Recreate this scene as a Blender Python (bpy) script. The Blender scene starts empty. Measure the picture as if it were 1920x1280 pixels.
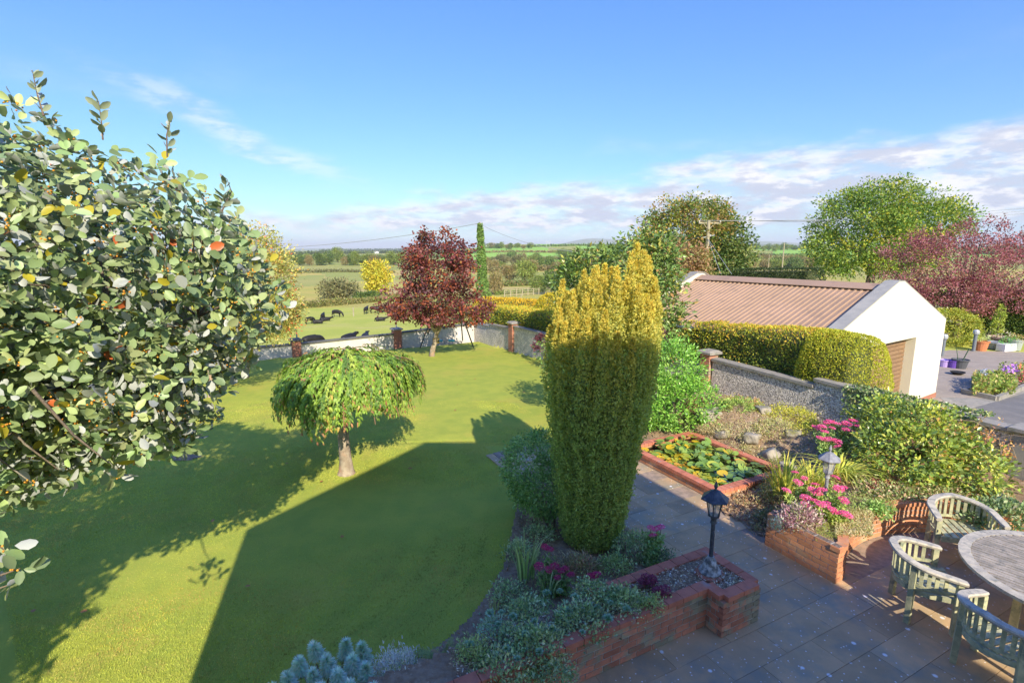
import bpy, math, random
import numpy as np
from mathutils import Vector, Matrix

# ---------------------------------------------------------------- camera, world, sun, exposure
sc = bpy.context.scene
col = sc.collection
PITCH = math.radians(10.07); FPX = 980.0; CAMH = 4.4
cam_d = bpy.data.cameras.new("camera"); cam = bpy.data.objects.new("camera", cam_d); col.objects.link(cam)
cam.location = (0, 0, CAMH); cam.rotation_euler = (math.pi/2 - PITCH, 0, 0)
cam_d.sensor_width = 36; cam_d.lens = FPX/1920*36; cam_d.clip_start = .05; cam_d.clip_end = 30000
sc.camera = cam
SUN_EL = math.radians(33.0); SUN_AZ = math.atan2(.29, .957)      # light travels towards (-.29, .957)
S = (math.sin(SUN_AZ)*math.cos(SUN_EL), -math.cos(SUN_AZ)*math.cos(SUN_EL), math.sin(SUN_EL))
w = bpy.data.worlds.new("World"); sc.world = w; w.use_nodes = True
nt = w.node_tree; nd = nt.nodes; lk = nt.links; nd.clear()
def wn(t, **k):
    n = nd.new(t)
    for a, b in k.items(): setattr(n, a, b)
    return n
sky = wn('ShaderNodeTexSky', sky_type='NISHITA', sun_disc=False)
sky.sun_elevation = SUN_EL; sky.sun_rotation = math.pi - SUN_AZ; sky.air_density = 1.0; sky.dust_density = .35; sky.ozone_density = 2.0
tc = wn('ShaderNodeTexCoord'); sep = wn('ShaderNodeSeparateXYZ'); lk.new(tc.outputs['Generated'], sep.inputs[0])
def wm(op, a, b=None, c=None, clamp=False):
    n = wn('ShaderNodeMath', operation=op, use_clamp=clamp)
    for i, v in enumerate((a, b, c)):
        if v is None: continue
        if isinstance(v, (int, float)): n.inputs[i].default_value = v
        else: lk.new(v, n.inputs[i])
    return n.outputs[0]
def wramp(v, a, b): 
    n = wn('ShaderNodeMapRange', interpolation_type='SMOOTHSTEP')
    lk.new(v, n.inputs[0]); n.inputs[1].default_value = a; n.inputs[2].default_value = b
    return n.outputs[0]
zz = sep.outputs[2]; xx = sep.outputs[0]; yy = sep.outputs[1]
# clouds: a layer seen in perspective, noise on (x, y)/(z + k)
den = wm('ADD', wm('MAXIMUM', zz, 0.0), .13)
cx = wn('ShaderNodeCombineXYZ'); lk.new(wm('DIVIDE', xx, den), cx.inputs[0]); lk.new(wm('DIVIDE', yy, den), cx.inputs[1])
def wnoise(scale, detail, rough, off, vec=None):
    mp = wn('ShaderNodeMapping'); lk.new(vec or cx.outputs[0], mp.inputs[0]); mp.inputs['Location'].default_value = off
    n = wn('ShaderNodeTexNoise'); n.inputs['Scale'].default_value = scale; n.inputs['Detail'].default_value = detail; n.inputs['Roughness'].default_value = rough
    lk.new(mp.outputs[0], n.inputs[0]); return n.outputs[0]
az = wm('ARCTAN2', xx, yy)
st = wn('ShaderNodeCombineXYZ'); lk.new(wm('MULTIPLY', az, 3.6), st.inputs[0]); lk.new(wm('MULTIPLY', zz, 12.0), st.inputs[1])
n1 = wnoise(1.35, 8, .56, (3.1, 1.7, .3), st.outputs[0]); n2 = wnoise(5.0, 6, .6, (7.3, 2.2, .9), st.outputs[0]); n3 = wnoise(.9, 6, .55, (1.3, 5.1, 4.4))
# upper edge of the bank rises from left to right
edge = wm('ADD', wm('ADD', wm('MULTIPLY', wm('MINIMUM', az, 0.0), .16), wm('MULTIPLY', wm('MAXIMUM', az, 0.0), .085)), .122)
edge = wm('ADD', wm('MAXIMUM', edge, .028), wm('MULTIPLY', wm('SUBTRACT', n1, .5), .15))
d = wm('SUBTRACT', edge, zz)
bank = wramp(d, -.012, .03)
lowgap = wramp(wm('ADD', zz, wm('MULTIPLY', wm('SUBTRACT', n2, .5), .07)), .012, .05)
bank = wm('MULTIPLY', bank, wm('MAXIMUM', lowgap, .25))
bank = wm('MULTIPLY', bank, wm('ADD', wm('MULTIPLY', wramp(wnoise(3.2, 7, .6, (2.3, 8.1, 1.9), st.outputs[0]), .36, .56), .5), .5))
# wisps
wis = wm('MULTIPLY', wramp(n3, .56, .8), .25)
wis = wm('MULTIPLY', wis, wm('SUBTRACT', 1.0, wramp(zz, .12, .36)))
# left streak
az2 = wm('ADD', az, .46)
stk = wm('SUBTRACT', zz, wm('ADD', wm('MULTIPLY', az2, -.34), .178))
stk = wm('ADD', stk, wm('MULTIPLY', wm('SUBTRACT', n1, .5), .10))
streak = wm('MULTIPLY', wm('SUBTRACT', 1.0, wramp(wm('ABSOLUTE', stk), .003, .035)), wm('SUBTRACT', 1.0, wramp(wm('ABSOLUTE', az2), .04, .26)))
streak = wm('MULTIPLY', streak, wm('ADD', wm('MULTIPLY', wramp(n2, .35, .65), .34), .12))
mask = wm('MAXIMUM', wm('MAXIMUM', bank, wis), streak, clamp=True)
# lit rims near the upper edge, lavender bases
lit = wm('MULTIPLY', wm('SUBTRACT', 1.0, wramp(d, .0, .075)), wramp(n2, .38, .62))
lit = wm('MAXIMUM', lit, wm('MULTIPLY', wramp(n2, .46, .60), .85))
ccol = wn('ShaderNodeMix', data_type='RGBA'); lk.new(lit, ccol.inputs[0])
CL = 5.2
ccol.inputs[6].default_value = (1.42, 1.54, 1.90, 1); ccol.inputs[7].default_value = (2.4, 2.38, 2.45, 1)
hs = wn('ShaderNodeHueSaturation'); hs.inputs['Saturation'].default_value = 1.12; hs.inputs['Value'].default_value = 1.0
lk.new(sky.outputs[0], hs.inputs['Color'])
s3 = wn('ShaderNodeSeparateColor'); lk.new(hs.outputs[0], s3.inputs[0]); c3 = wn('ShaderNodeCombineColor')
for i_, (g_, k_) in enumerate(((.85, .295), (.80, .445), (.22, 1.64))): lk.new(wm('MULTIPLY', wm('POWER', s3.outputs[i_], g_), k_), c3.inputs[i_])
mx = wn('ShaderNodeMix', data_type='RGBA'); lk.new(mask, mx.inputs[0]); lk.new(c3.outputs[0], mx.inputs[6]); lk.new(ccol.outputs[2], mx.inputs[7])
bg = wn('ShaderNodeBackground'); bg.inputs[1].default_value = .15; lk.new(mx.outputs[2], bg.inputs[0])
wo = wn('ShaderNodeOutputWorld'); lk.new(bg.outputs[0], wo.inputs[0])
sd = bpy.data.lights.new("sun", 'SUN'); sd.energy = 2.2; sd.angle = math.radians(.5); sd.color = (1, .90, .74)
so = bpy.data.objects.new("sun", sd); col.objects.link(so)
so.rotation_euler = Vector(S).to_track_quat('Z', 'Y').to_euler(); so.location = (20, -40, 40)
sc.view_settings.view_transform = 'Standard'; sc.view_settings.look = 'None'; sc.view_settings.gamma = 1
sc.view_settings.use_curve_mapping = False; sc.view_settings.exposure = 1.65
sc.render.engine = 'CYCLES'
sc.cycles.max_bounces = 6; sc.cycles.diffuse_bounces = 4; sc.cycles.transparent_max_bounces = 6; sc.cycles.transmission_bounces = 3
sc.cycles.volume_bounces = 0

# ---------------------------------------------------------------- placing
def ray(px, py):
    u = (px-960)/FPX; v = (py-640)/FPX
    f = math.cos(PITCH)-v*math.sin(PITCH)
    return u/f, (math.sin(PITCH)+v*math.cos(PITCH))/f      # sideways and downward per metre forward
def G(px, py, z=0.0):
    u, d = ray(px, py); y = (CAMH-z)/d
    return Vector((u*y, y, z))
A_ = Vector((.888, .460, 0)); B_ = Vector((.460, -.888, 0))     # the garden's own axes
AANG = math.atan2(.460, .888)
def AB(a, b, z=0.0): return Vector((a*A_.x+b*B_.x, a*A_.y+b*B_.y, z))
def alpha(x, y): return .888*x+.46*y
def ss(x, a, b):
    t = np.clip((x-a)/(b-a), 0, 1); return t*t*(3-2*t)
def wall_x(y):
    return np.where(y < 31.7, (11.95+np.clip(y-14.9, 0, 20)*.035-.46*y)/.888, -2.2+(y-31.7)*.10)
def vn(x, y, s, seed=0):      # smooth value noise
    x = np.asarray(x, float)/s; y = np.asarray(y, float)/s
    xi = np.floor(x); yi = np.floor(y); fx = x-xi; fy = y-yi; fx = fx*fx*(3-2*fx); fy = fy*fy*(3-2*fy)
    def h(a, b):
        v = np.sin(a*127.1+b*311.7+seed*74.7)*43758.5453; return v-np.floor(v)
    return (h(xi, yi)*(1-fx)+h(xi+1, yi)*fx)*(1-fy)+(h(xi, yi+1)*(1-fx)+h(xi+1, yi+1)*fx)*fy
def lawn_z(y): return np.interp(y, [-50, 12, 29, 33], [0, 0, -1.0, -1.2])
def T(x, y):
    x = np.asarray(x, float); y = np.asarray(y, float)
    left = np.interp(y, [-50, 12, 29, 31, 36, 45, 60, 87, 200, 500, 1300, 3000, 9000, 20000], [0, 0, -1.0, -1.9, -2.7, -3.45, -4.1, -5.2, -7.5, -8, -8, -12, -22, -60])
    right = np.interp(y, [-50, 34, 50, 90, 200, 500, 1300, 3000, 9000, 20000], [-.5, -.5, -1.6, -4.6, -7.5, -8, -8, -12, -22, -60])
    wgt = ss(x-wall_x(y), -.02, .25+np.clip(y-31, 0, 1e9)*.2)
    z = left*(1-wgt)+right*wgt
    u = x/np.maximum(y, 1)
    hill = ss(u, -.17, .0)*(ss(y, 420, 1350)*23+ss(y, 1350, 2300)*4)*(1-.35*ss(u, .25, .5))
    z = z+hill*(1-ss(y, 2600, 5200))
    ridge = np.where(y > 5200, ss(y, 5200, 9000)*(1-ss(y, 9500, 15000)), 0)*(30*ss(u, -.6, -.3)+(135+50*vn(u*1000, 0*u, 70, 3))*ss(u, .02, .16)*(1-.45*ss(u, .26, .6)))
    z = z+ridge+(vn(x, y, 60)-.5)*np.clip((y-90)/200, 0, 1)*1.6
    return z
def hit(px, py):
    u, d = ray(px, py); y = 18.0
    while y < 16000:
        if CAMH-d*y < float(T(u*y, y)): break
        y *= 1.01
    lo, hi = y/1.01, y
    for _ in range(20):
        m = (lo+hi)/2
        if CAMH-d*m < float(T(u*m, m)): hi = m
        else: lo = m
    return Vector((u*hi, hi, float(T(u*hi, hi))))

# ---------------------------------------------------------------- materials
def M(name, c1, c2=None, scale=4.0, rough=.8, bump=0.0, bscale=30.0, c3=None, s3=.6, t3=(.55, .7), rnd=0.0, metal=0.0, spec=.3, detail=5, dist=0.0, anis=None):
    m = bpy.data.materials.new(name); m.use_nodes = True; t = m.node_tree; N = t.nodes; L = t.links
    b = N['Principled BSDF']; b.inputs['Roughness'].default_value = rough; b.inputs['Metallic'].default_value = metal
    b.inputs['Specular IOR Level'].default_value = spec
    geo = N.new('ShaderNodeNewGeometry'); pos = geo.outputs['Position']
    if anis:
        mp = N.new('ShaderNodeMapping'); mp.vector_type = 'POINT'; mp.inputs['Rotation'].default_value = (0, 0, anis[0]); mp.inputs['Scale'].default_value = anis[1]
        L.new(pos, mp.inputs[0]); pos = mp.outputs[0]
    def noise(s, dt=detail):
        n = N.new('ShaderNodeTexNoise'); n.inputs['Scale'].default_value = s; n.inputs['Detail'].default_value = dt; n.inputs['Roughness'].default_value = .6
        L.new(pos, n.inputs[0]); return n.outputs[0]
    def ramp(v, a, b_):
        n = N.new('ShaderNodeMapRange'); n.interpolation_type = 'SMOOTHSTEP'; L.new(v, n.inputs[0]); n.inputs[1].default_value = a; n.inputs[2].default_value = b_; return n.outputs[0]
    def mixc(f, a, b_):
        n = N.new('ShaderNodeMix'); n.data_type = 'RGBA'; L.new(f, n.inputs[0])
        for i, v in ((6, a), (7, b_)):
            if isinstance(v, tuple): n.inputs[i].default_value = (*v, 1)
            else: L.new(v, n.inputs[i])
        return n.outputs[2]
    if c2 is not None: c = mixc(ramp(noise(scale), .34, .66), c1, c2)
    else: c = c1
    if c3 is not None: c = mixc(ramp(noise(s3), *t3), c, c3)
    if rnd:
        oi = N.new('ShaderNodeObjectInfo'); h = N.new('ShaderNodeHueSaturation')
        mr = N.new('ShaderNodeMapRange'); L.new(oi.outputs['Random'], mr.inputs[0]); mr.inputs[3].default_value = 1-rnd; mr.inputs[4].default_value = 1+rnd
        L.new(mr.outputs[0], h.inputs['Value'])
        if isinstance(c, tuple): h.inputs['Color'].default_value = (*c, 1)
        else: L.new(c, h.inputs['Color'])
        c = h.outputs[0]
    if isinstance(c, tuple): b.inputs['Base Color'].default_value = (*c, 1)
    else: L.new(c, b.inputs['Base Color'])
    if bump:
        bp = N.new('ShaderNodeBump'); bp.inputs['Strength'].default_value = 1; bp.inputs['Distance'].default_value = bump
        L.new(noise(bscale, 4), bp.inputs['Height']); L.new(bp.outputs[0], b.inputs['Normal'])
    return m
def leafmat(name, back=None, trans=.28, rough=.45, spec=.3, tr_tint=(1.1, 1.15, .5)):
    m = bpy.data.materials.new(name); m.use_nodes = True; t = m.node_tree; N = t.nodes; L = t.links
    b = N['Principled BSDF']; b.inputs['Roughness'].default_value = rough; b.inputs['Specular IOR Level'].default_value = spec
    a = N.new('ShaderNodeAttribute'); a.attribute_name = 'Col'; c = a.outputs['Color']
    cc = c
    if back:
        g = N.new('ShaderNodeNewGeometry'); mx = N.new('ShaderNodeMix'); mx.data_type = 'RGBA'; L.new(g.outputs['Backfacing'], mx.inputs[0])
        L.new(c, mx.inputs[6]); mx.inputs[7].default_value = (*back, 1); cc = mx.outputs[2]
    L.new(cc, b.inputs['Base Color'])
    tr = N.new('ShaderNodeBsdfTranslucent'); vm = N.new('ShaderNodeVectorMath'); vm.operation = 'MULTIPLY'; L.new(c, vm.inputs[0]); vm.inputs[1].default_value = tr_tint
    L.new(vm.outputs[0], tr.inputs[0])
    ms = N.new('ShaderNodeMixShader'); ms.inputs[0].default_value = trans; L.new(b.outputs[0], ms.inputs[1]); L.new(tr.outputs[0], ms.inputs[2])
    L.new(ms.outputs[0], N['Material Output'].inputs[0])
    return m

# ---------------------------------------------------------------- objects
def tag(o, label=None, cat=None, group=None, kind=None):
    if label: o['label'] = label
    if cat: o['category'] = cat
    if group: o['group'] = group
    if kind: o['kind'] = kind
    return o
def empty(name, loc=(0, 0, 0), rz=0.0, parent=None):
    o = bpy.data.objects.new(name, None); col.objects.link(o); o.location = loc; o.rotation_euler = (0, 0, rz); o.empty_display_size = .2
    if parent: o.parent = parent
    return o
def thing(name, label, cat, loc=(0, 0, 0), rz=0.0, group=None): return tag(empty(name, loc, rz), label, cat, group)
def link(name, me, mat=None, parent=None, loc=None, rz=None, world=False):
    o = bpy.data.objects.new(name, me); col.objects.link(o)
    if mat is not None and not me.materials: me.materials.append(mat)
    if parent: o.parent = parent
    if parent and world: o.location = Vector((0, 0, 0)) - parent.location
    if loc is not None: o.location = loc
    if rz is not None: o.rotation_euler = (0, 0, rz)
    return o
class MB:
    def __init__(s): s.v = []; s.f = []
    def add(s, V, F):
        k = len(s.v); s.v.extend([tuple(p) for p in V]); s.f.extend([tuple(i+k for i in f) for f in F])
    def box(s, c, size, rz=0.0, mat=None, rx=0.0, ry=0.0):
        hx, hy, hz = size[0]/2, size[1]/2, size[2]/2
        R = Matrix.Rotation(rz, 3, 'Z') @ Matrix.Rotation(ry, 3, 'Y') @ Matrix.Rotation(rx, 3, 'X'); c = Vector(c)
        V = [c+R @ Vector((x, y, z)) for x in (-hx, hx) for y in (-hy, hy) for z in (-hz, hz)]
        s.add(V, [(0, 1, 3, 2), (4, 6, 7, 5), (0, 4, 5, 1), (2, 3, 7, 6), (0, 2, 6, 4), (1, 5, 7, 3)]); return s
    def bar(s, p, q, w_, h_=None, up=(0, 0, 1)):
        h_ = h_ or w_; p = Vector(p); q = Vector(q); d_ = (q-p).normalized(); u_ = Vector(up)
        if abs(d_.dot(u_)) > .98: u_ = Vector((1, 0, 0))
        x_ = d_.cross(u_).normalized(); z_ = x_.cross(d_)
        V = [e+x_*a*w_/2+z_*b*h_/2 for e in (p, q) for a in (-1, 1) for b in (-1, 1)]
        s.add(V, [(0, 1, 3, 2), (4, 6, 7, 5), (0, 4, 5, 1), (2, 3, 7, 6), (0, 2, 6, 4), (1, 5, 7, 3)]); return s
    def tube(s, pts, rad, seg=6, cap=True):
        pts = [Vector(p) for p in pts]; n = len(pts)
        if isinstance(rad, (int, float)): rad = [rad]*n
        k = len(s.v); up = Vector((.13, .31, .94))
        for i, p in enumerate(pts):
            d_ = (pts[min(i+1, n-1)]-pts[max(i-1, 0)])
            d_ = d_.normalized() if d_.length > 1e-9 else Vector((0, 0, 1))
            uu = up if abs(d_.dot(up)) < .95 else Vector((1, 0, 0))
            a = d_.cross(uu).normalized(); b = d_.cross(a)
            for j in range(seg):
                t = 2*math.pi*j/seg; s.v.append(tuple(p+(a*math.cos(t)+b*math.sin(t))*rad[i]))
        for i in range(n-1):
            for j in range(seg):
                j2 = (j+1) % seg; s.f.append((k+i*seg+j, k+i*seg+j2, k+(i+1)*seg+j2, k+(i+1)*seg+j))
        if cap: s.f.append(tuple(k+j for j in range(seg))); s.f.append(tuple(k+(n-1)*seg+j for j in reversed(range(seg))))
        return s
    def lathe(s, prof, c=(0, 0, 0), seg=16, phase=0.0):
        k = len(s.v); n = len(prof)
        for r, z in prof:
            for j in range(seg):
                t = 2*math.pi*j/seg+phase; s.v.append((c[0]+r*math.cos(t), c[1]+r*math.sin(t), c[2]+z))
        for i in range(n-1):
            for j in range(seg):
                j2 = (j+1) % seg; s.f.append((k+i*seg+j, k+i*seg+j2, k+(i+1)*seg+j2, k+(i+1)*seg+j))
        s.f.append(tuple(k+j for j in reversed(range(seg)))); s.f.append(tuple(k+(n-1)*seg+j for j in range(seg)))
        return s
    def prism(s, poly, z0, z1):
        n = len(poly); k = len(s.v)
        for z in (z0, z1):
            for i, p in enumerate(poly):
                s.v.append((p[0], p[1], (z[i] if isinstance(z, (list, tuple)) else z)))
        s.f.append(tuple(k+i for i in reversed(range(n)))); s.f.append(tuple(k+n+i for i in range(n)))
        for i in range(n):
            j = (i+1) % n; s.f.append((k+i, k+j, k+n+j, k+n+i))
        return s
    def mesh(s, name, smooth=False):
        me = bpy.data.meshes.new(name); me.from_pydata(s.v, [], s.f); me.update()
        if smooth: me.shade_smooth()
        return me
    def build(s, name, mat, parent=None, world=False, loc=None, smooth=False, bevel=0.0, rz=None):
        me = s.mesh(name, smooth); o = link(name, me, mat, parent, loc, rz, world)
        if bevel:
            b = o.modifiers.new('b', 'BEVEL'); b.width = bevel; b.segments = 2; b.limit_method = 'ANGLE'
        return o
def npmesh(name, V, F, colr=None):
    """V (n,3), F (m,3) triangles, colr (n,3)"""
    me = bpy.data.meshes.new(name); n = len(V); m = len(F)
    me.vertices.add(n); me.vertices.foreach_set('co', np.asarray(V, np.float32).ravel())
    me.loops.add(m*3); me.loops.foreach_set('vertex_index', np.asarray(F, np.int32).ravel())
    me.polygons.add(m); me.polygons.foreach_set('loop_start', np.arange(0, m*3, 3, dtype=np.int32))
    me.update(calc_edges=True)
    if colr is not None:
        at = me.color_attributes.new('Col', 'FLOAT_COLOR', 'POINT')
        at.data.foreach_set('color', np.concatenate([colr, np.ones((n, 1))], 1).astype(np.float32).ravel())
    return me
TM = {
 'q': (np.array([(0, 0, 0), (.45, -.5, .12), (1, 0, 0), (.45, .5, .12)]), np.array([(0, 1, 2), (0, 2, 3)])),
 'o': (np.array([(0, 0, 0), (.25, .36, .05), (.6, .48, .08), (.88, .28, .02), (1, 0, -.05), (.88, -.28, .02), (.6, -.48, .08), (.25, -.36, .05), (.32, 0, -.02), (.68, 0, -.04)]),
       np.array([(0, 8, 1), (1, 8, 2), (2, 8, 9), (2, 9, 3), (3, 9, 4), (0, 7, 8), (7, 6, 8), (6, 9, 8), (6, 5, 9), (5, 4, 9)])),
 'b': (np.array([(0, -.5, 0), (0, .5, 0), (.5, -.42, .10), (.5, .42, .10), (1, 0, -.12)]), np.array([(0, 2, 1), (1, 2, 3), (2, 4, 3)])),
 't': (np.array([(0, -.5, 0), (0, .5, 0), (1, 0, 0)]), np.array([(0, 2, 1)])),
}
def norm(a): return a/np.maximum(np.linalg.norm(a, axis=1, keepdims=True), 1e-9)
def leaves(P, D, Nn, L, W, C, tmpl='q', curl=1.0):
    tv, tf = TM[tmpl]; n = len(P); k = len(tv)
    D = norm(D); Sd = norm(np.cross(Nn, D)); Nn = np.cross(D, Sd)
    L = np.broadcast_to(np.asarray(L, float), (n,)); W = np.broadcast_to(np.asarray(W, float), (n,))
    V = P[:, None, :]+D[:, None, :]*(tv[None, :, 0:1]*L[:, None, None])+Sd[:, None, :]*(tv[None, :, 1:2]*W[:, None, None])+Nn[:, None, :]*(tv[None, :, 2:3]*L[:, None, None]*curl)
    F = tf[None]+(np.arange(n)*k)[:, None, None]
    return V.reshape(-1, 3), F.reshape(-1, 3), np.repeat(C, k, axis=0)
def build_leaves(name, mat, parent, parts, world=True, stuff=False):
    Vs = []; Fs = []; Cs = []; k = 0
    for V, F, C in parts: Vs.append(V); Fs.append(F+k); Cs.append(C); k += len(V)
    V = np.concatenate(Vs)
    if parent is not None and world: V = V-np.array(parent.location)
    o = link(name, npmesh(name, V, np.concatenate(Fs), np.concatenate(Cs)), mat, parent)
    if stuff: o['kind'] = 'stuff'
    return o
def rdir(rng, n): return norm(rng.normal(size=(n, 3)))
def pal(rng, n, cols, wts=None, jit=.12):
    cols = np.array(cols, float); wts = np.array(wts, float)/sum(wts) if wts is not None else None
    c = cols[rng.choice(len(cols), n, p=wts)]*1.55
    return np.clip(c*(1+rng.normal(size=(n, 1))*jit)*(1+rng.normal(size=(n, 3))*.04), .003, .95)
def crown(rng, blobs, K, per, sp, cols, wts, L, W=None, droop=0.0, shell=(.55, 1.0), tmpl='q', zmin=None, mixl=.35, flat=.75, upn=.6, region=None, jit=.14):
    """foliage gathered in K clumps over the surfaces of ellipsoid blobs"""
    bl = np.array([b[:6] for b in blobs], float); ar = (bl[:, 3]*bl[:, 4]+bl[:, 3]*bl[:, 5]+bl[:, 4]*bl[:, 5]); ar = ar/ar.sum()
    cen = []; out = []
    while len(cen) < K:
        i = rng.choice(len(bl), p=ar); d = rdir(rng, 1)[0]; r = rng.uniform(*shell)
        p = bl[i, :3]+d*r*bl[i, 3:]
        q = np.sqrt((((p-bl[:, :3])/bl[:, 3:])**2).sum(1)); q[i] = 1
        if (q < .6).any(): continue
        if zmin is not None and p[2] < zmin: continue
        if region is not None and not region(p): continue
        cen.append(p); out.append(d/bl[i, 3:]/np.linalg.norm(d/bl[i, 3:]))
    cen = np.array(cen); out = np.array(out)
    cc = pal(rng, K, cols, wts, jit*.8)
    P = np.repeat(cen, per, 0); O = np.repeat(out, per, 0); n = len(P)
    off = rng.normal(size=(n, 3))*sp*np.array([1, 1, flat]); P = P+off
    C = np.repeat(cc, per, 0); alt = pal(rng, n, cols, wts, jit); mk = rng.random(n) < mixl; C[mk] = alt[mk]; C *= (1+rng.normal(size=(n, 1))*.08)
    D = norm(off/sp*.5+O*.5+rng.normal(size=(n, 3))*.5+np.array([0, 0, -droop]))
    Nn = norm(O*.5+rng.normal(size=(n, 3))*.55+np.array([0, 0, upn]))
    Ls = L*rng.uniform(.65, 1.3, n); Ws = (W or L*.62)/L*Ls
    return leaves(P, D, Nn, Ls, Ws, np.clip(C, .003, .95), tmpl), cen
def limbs(mb, base, top, r0, targets, rng, seg=7, fork=.66):
    base = Vector(base); top = Vector(top); n = 7; pts = []; rr = []
    for i in range(n):
        t = i/(n-1); j = Vector((rng.normal(), rng.normal(), 0))*r0*.25*(t > 0)
        pts.append(base.lerp(top, t)+j); rr.append(r0*(1.35 if i == 0 else 1.0)*(1-.55*t))
    mb.tube(pts, rr, seg)
    for q in targets:
        q = Vector(q); t = min(.98, fork+(1-fork)*rng.random()); s0 = base.lerp(top, t); mid = s0.lerp(q, .5)+Vector((0, 0, (q-s0).length*.12))
        mb.tube([s0, mid, q], [r0*.38, r0*.22, r0*.06], 5, False)
rng = np.random.default_rng(7)
GREENS = [(.10, .15, .03), (.15, .20, .04), (.07, .11, .03), (.20, .24, .05)]
m_lawn = M('lawn', (.35, .41, .065), (.43, .46, .07), 2.2, .95, .012, 60, c3=(.48, .44, .08), s3=.6, t3=(.5, .75), spec=.1)
m_field = M('pasture', (.42, .46, .09), (.50, .50, .11), .25, 1, .05, 6, c3=(.54, .48, .16), s3=.12, t3=(.5, .7), spec=.05)
m_marsh = M('rough_pasture', (.56, .46, .12), (.42, .41, .10), .05, 1, .2, 1.5, c3=(.54, .42, .17), s3=.02, t3=(.45, .62), spec=.05, anis=(0, (1, 2.6, 1)))
m_green = M('hill_grass', (.28, .50, .09), (.34, .54, .10), .01, 1, spec=.05)
m_scrub = M('scrub', (.32, .36, .10), (.44, .40, .13), .02, 1, 1.0, .3, spec=.05)
m_far = M('far_land', (.20, .27, .13), (.28, .30, .15), .0015, 1, spec=.05)
m_brick = M('brick', (.66, .26, .15), (.54, .21, .125), 9, .85, .005, 90, c3=(.36, .31, .20), s3=3.5, t3=(.46, .62), rnd=.24)
m_brickw = M('warm_brick', (.66, .30, .14), (.56, .23, .12), 8, .85, .004, 90, c3=(.66, .40, .22), s3=4, t3=(.48, .66), rnd=.22)
m_cope = M('coping_brick', (.62, .22, .13), (.50, .17, .10), 7, .8, .004, 90, c3=(.42, .32, .27), s3=5, t3=(.56, .74), rnd=.12)
m_mortar = M('mortar', (.58, .52, .44), (.44, .38, .31), 20, .95, .003, 90)
m_soil = M('soil', (.28, .18, .105), (.38, .27, .17), 14, 1, .03, 22, c3=(.44, .34, .23), s3=20, t3=(.58, .68))
m_cream = M('cream_render', (.78, .73, .60), (.74, .69, .56), 1.2, .85, .003, 70, c3=(.62, .58, .48), s3=1.1, t3=(.52, .8), anis=(0, (1, 1, .35)))
m_greyrender = M('grey_render', (.40, .38, .33), (.32, .31, .28), 3, .9, .004, 60)
m_concrete = M('concrete', (.36, .33, .28), (.29, .27, .24), 3, .9, .004, 50, c3=(.22, .22, .17), s3=7, t3=(.5, .7))
m_white = M('white_render', (.74, .70, .62), (.64, .60, .53), 1.5, .9, .004, 40, c3=(.42, .40, .35), s3=2.5, t3=(.55, .75))
m_darkcope = M('slate_coping', (.12, .12, .11), (.18, .17, .14), 2.5, .85, .005, 30)
m_asphalt = M('asphalt', (.17, .165, .16), (.21, .20, .19), 3, .95, .004, 90)
m_brownsteel = M('brown_steel', (.40, .26, .155), (.45, .29, .18), .8, .55, 0, 1, c3=(.33, .22, .14), s3=2.5, t3=(.5, .75), spec=.35)
m_door = M('brown_door', (.25, .15, .085), (.29, .18, .10), 5, .6, .001, 60)
m_grey_pl = M('grey_plastic', (.16, .18, .20), (.19, .21, .23), 5, .5)
m_dark = M('dark', (.03, .03, .03), rough=.8)
m_wood = M('weathered_wood', (.44, .38, .30), (.30, .26, .20), 9, .8, .002, 60, c3=(.22, .21, .18), s3=14, t3=(.5, .72), rnd=.1)
m_chair = M('green_grey_wood', (.58, .55, .32), (.38, .38, .23), 8, .8, .002, 60, c3=(.22, .25, .18), s3=9, t3=(.48, .68), rnd=.1)
m_chairtop = M('bleached_wood', (.58, .52, .40), (.42, .38, .31), 10, .8, .002, 60, c3=(.26, .26, .22), s3=11, t3=(.50, .70))
m_bark = M('bark', (.22, .17, .12), (.13, .10, .075), 12, .95, .02, 30, c3=(.30, .27, .20), s3=5, t3=(.5, .7))
m_palebark = M('pale_bark', (.46, .38, .27), (.30, .23, .16), 9, .95, .015, 30, c3=(.46, .26, .16), s3=3, t3=(.5, .7))
m_pole = M('pole_wood', (.42, .37, .25), (.33, .28, .19), 4, .9, .004, 30)
m_metal = M('galvanised', (.50, .52, .54), (.42, .44, .46), 9, .5, metal=.3)
m_blackmetal = M('black_metal', (.045, .05, .065), (.09, .10, .12), 18, .42, .001, 60, c3=(.30, .30, .30), s3=11, t3=(.62, .75), metal=.2, spec=.5)
m_greymetal = M('chalky_metal', (.34, .34, .35), (.22, .22, .24), 14, .6, .001, 60)
m_stone = M('rockery_stone', (.42, .37, .29), (.30, .27, .22), 6, .9, .02, 14, c3=(.25, .24, .10), s3=4, t3=(.5, .66))
m_terra = M('terracotta', (.62, .24, .10), (.54, .20, .09), 7, .8)
m_cow = M('black_hide', (.014, .013, .013), (.022, .02, .018), 6, .55, spec=.35)
m_wire = M('wire', (.30, .31, .33), rough=.5)
m_hide2 = M('dark_wood', (.07, .055, .04), rough=.9)
m_lm = leafmat('leaf'); m_lmw = leafmat('whitebeam_leaf', back=(.48, .50, .45), trans=.12, rough=.42, spec=.35)
m_gloss = leafmat('glossy_leaf', trans=.22, rough=.28, spec=.5); m_grassm = leafmat('grass_blade', trans=.3, rough=.6, spec=.15)
m_yew = leafmat('yew_spray', trans=.42, rough=.6, spec=.15, tr_tint=(1.1, 1.1, .6)); m_petal = leafmat('petal', trans=.15, rough=.6, tr_tint=(1, 1, 1))
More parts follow.
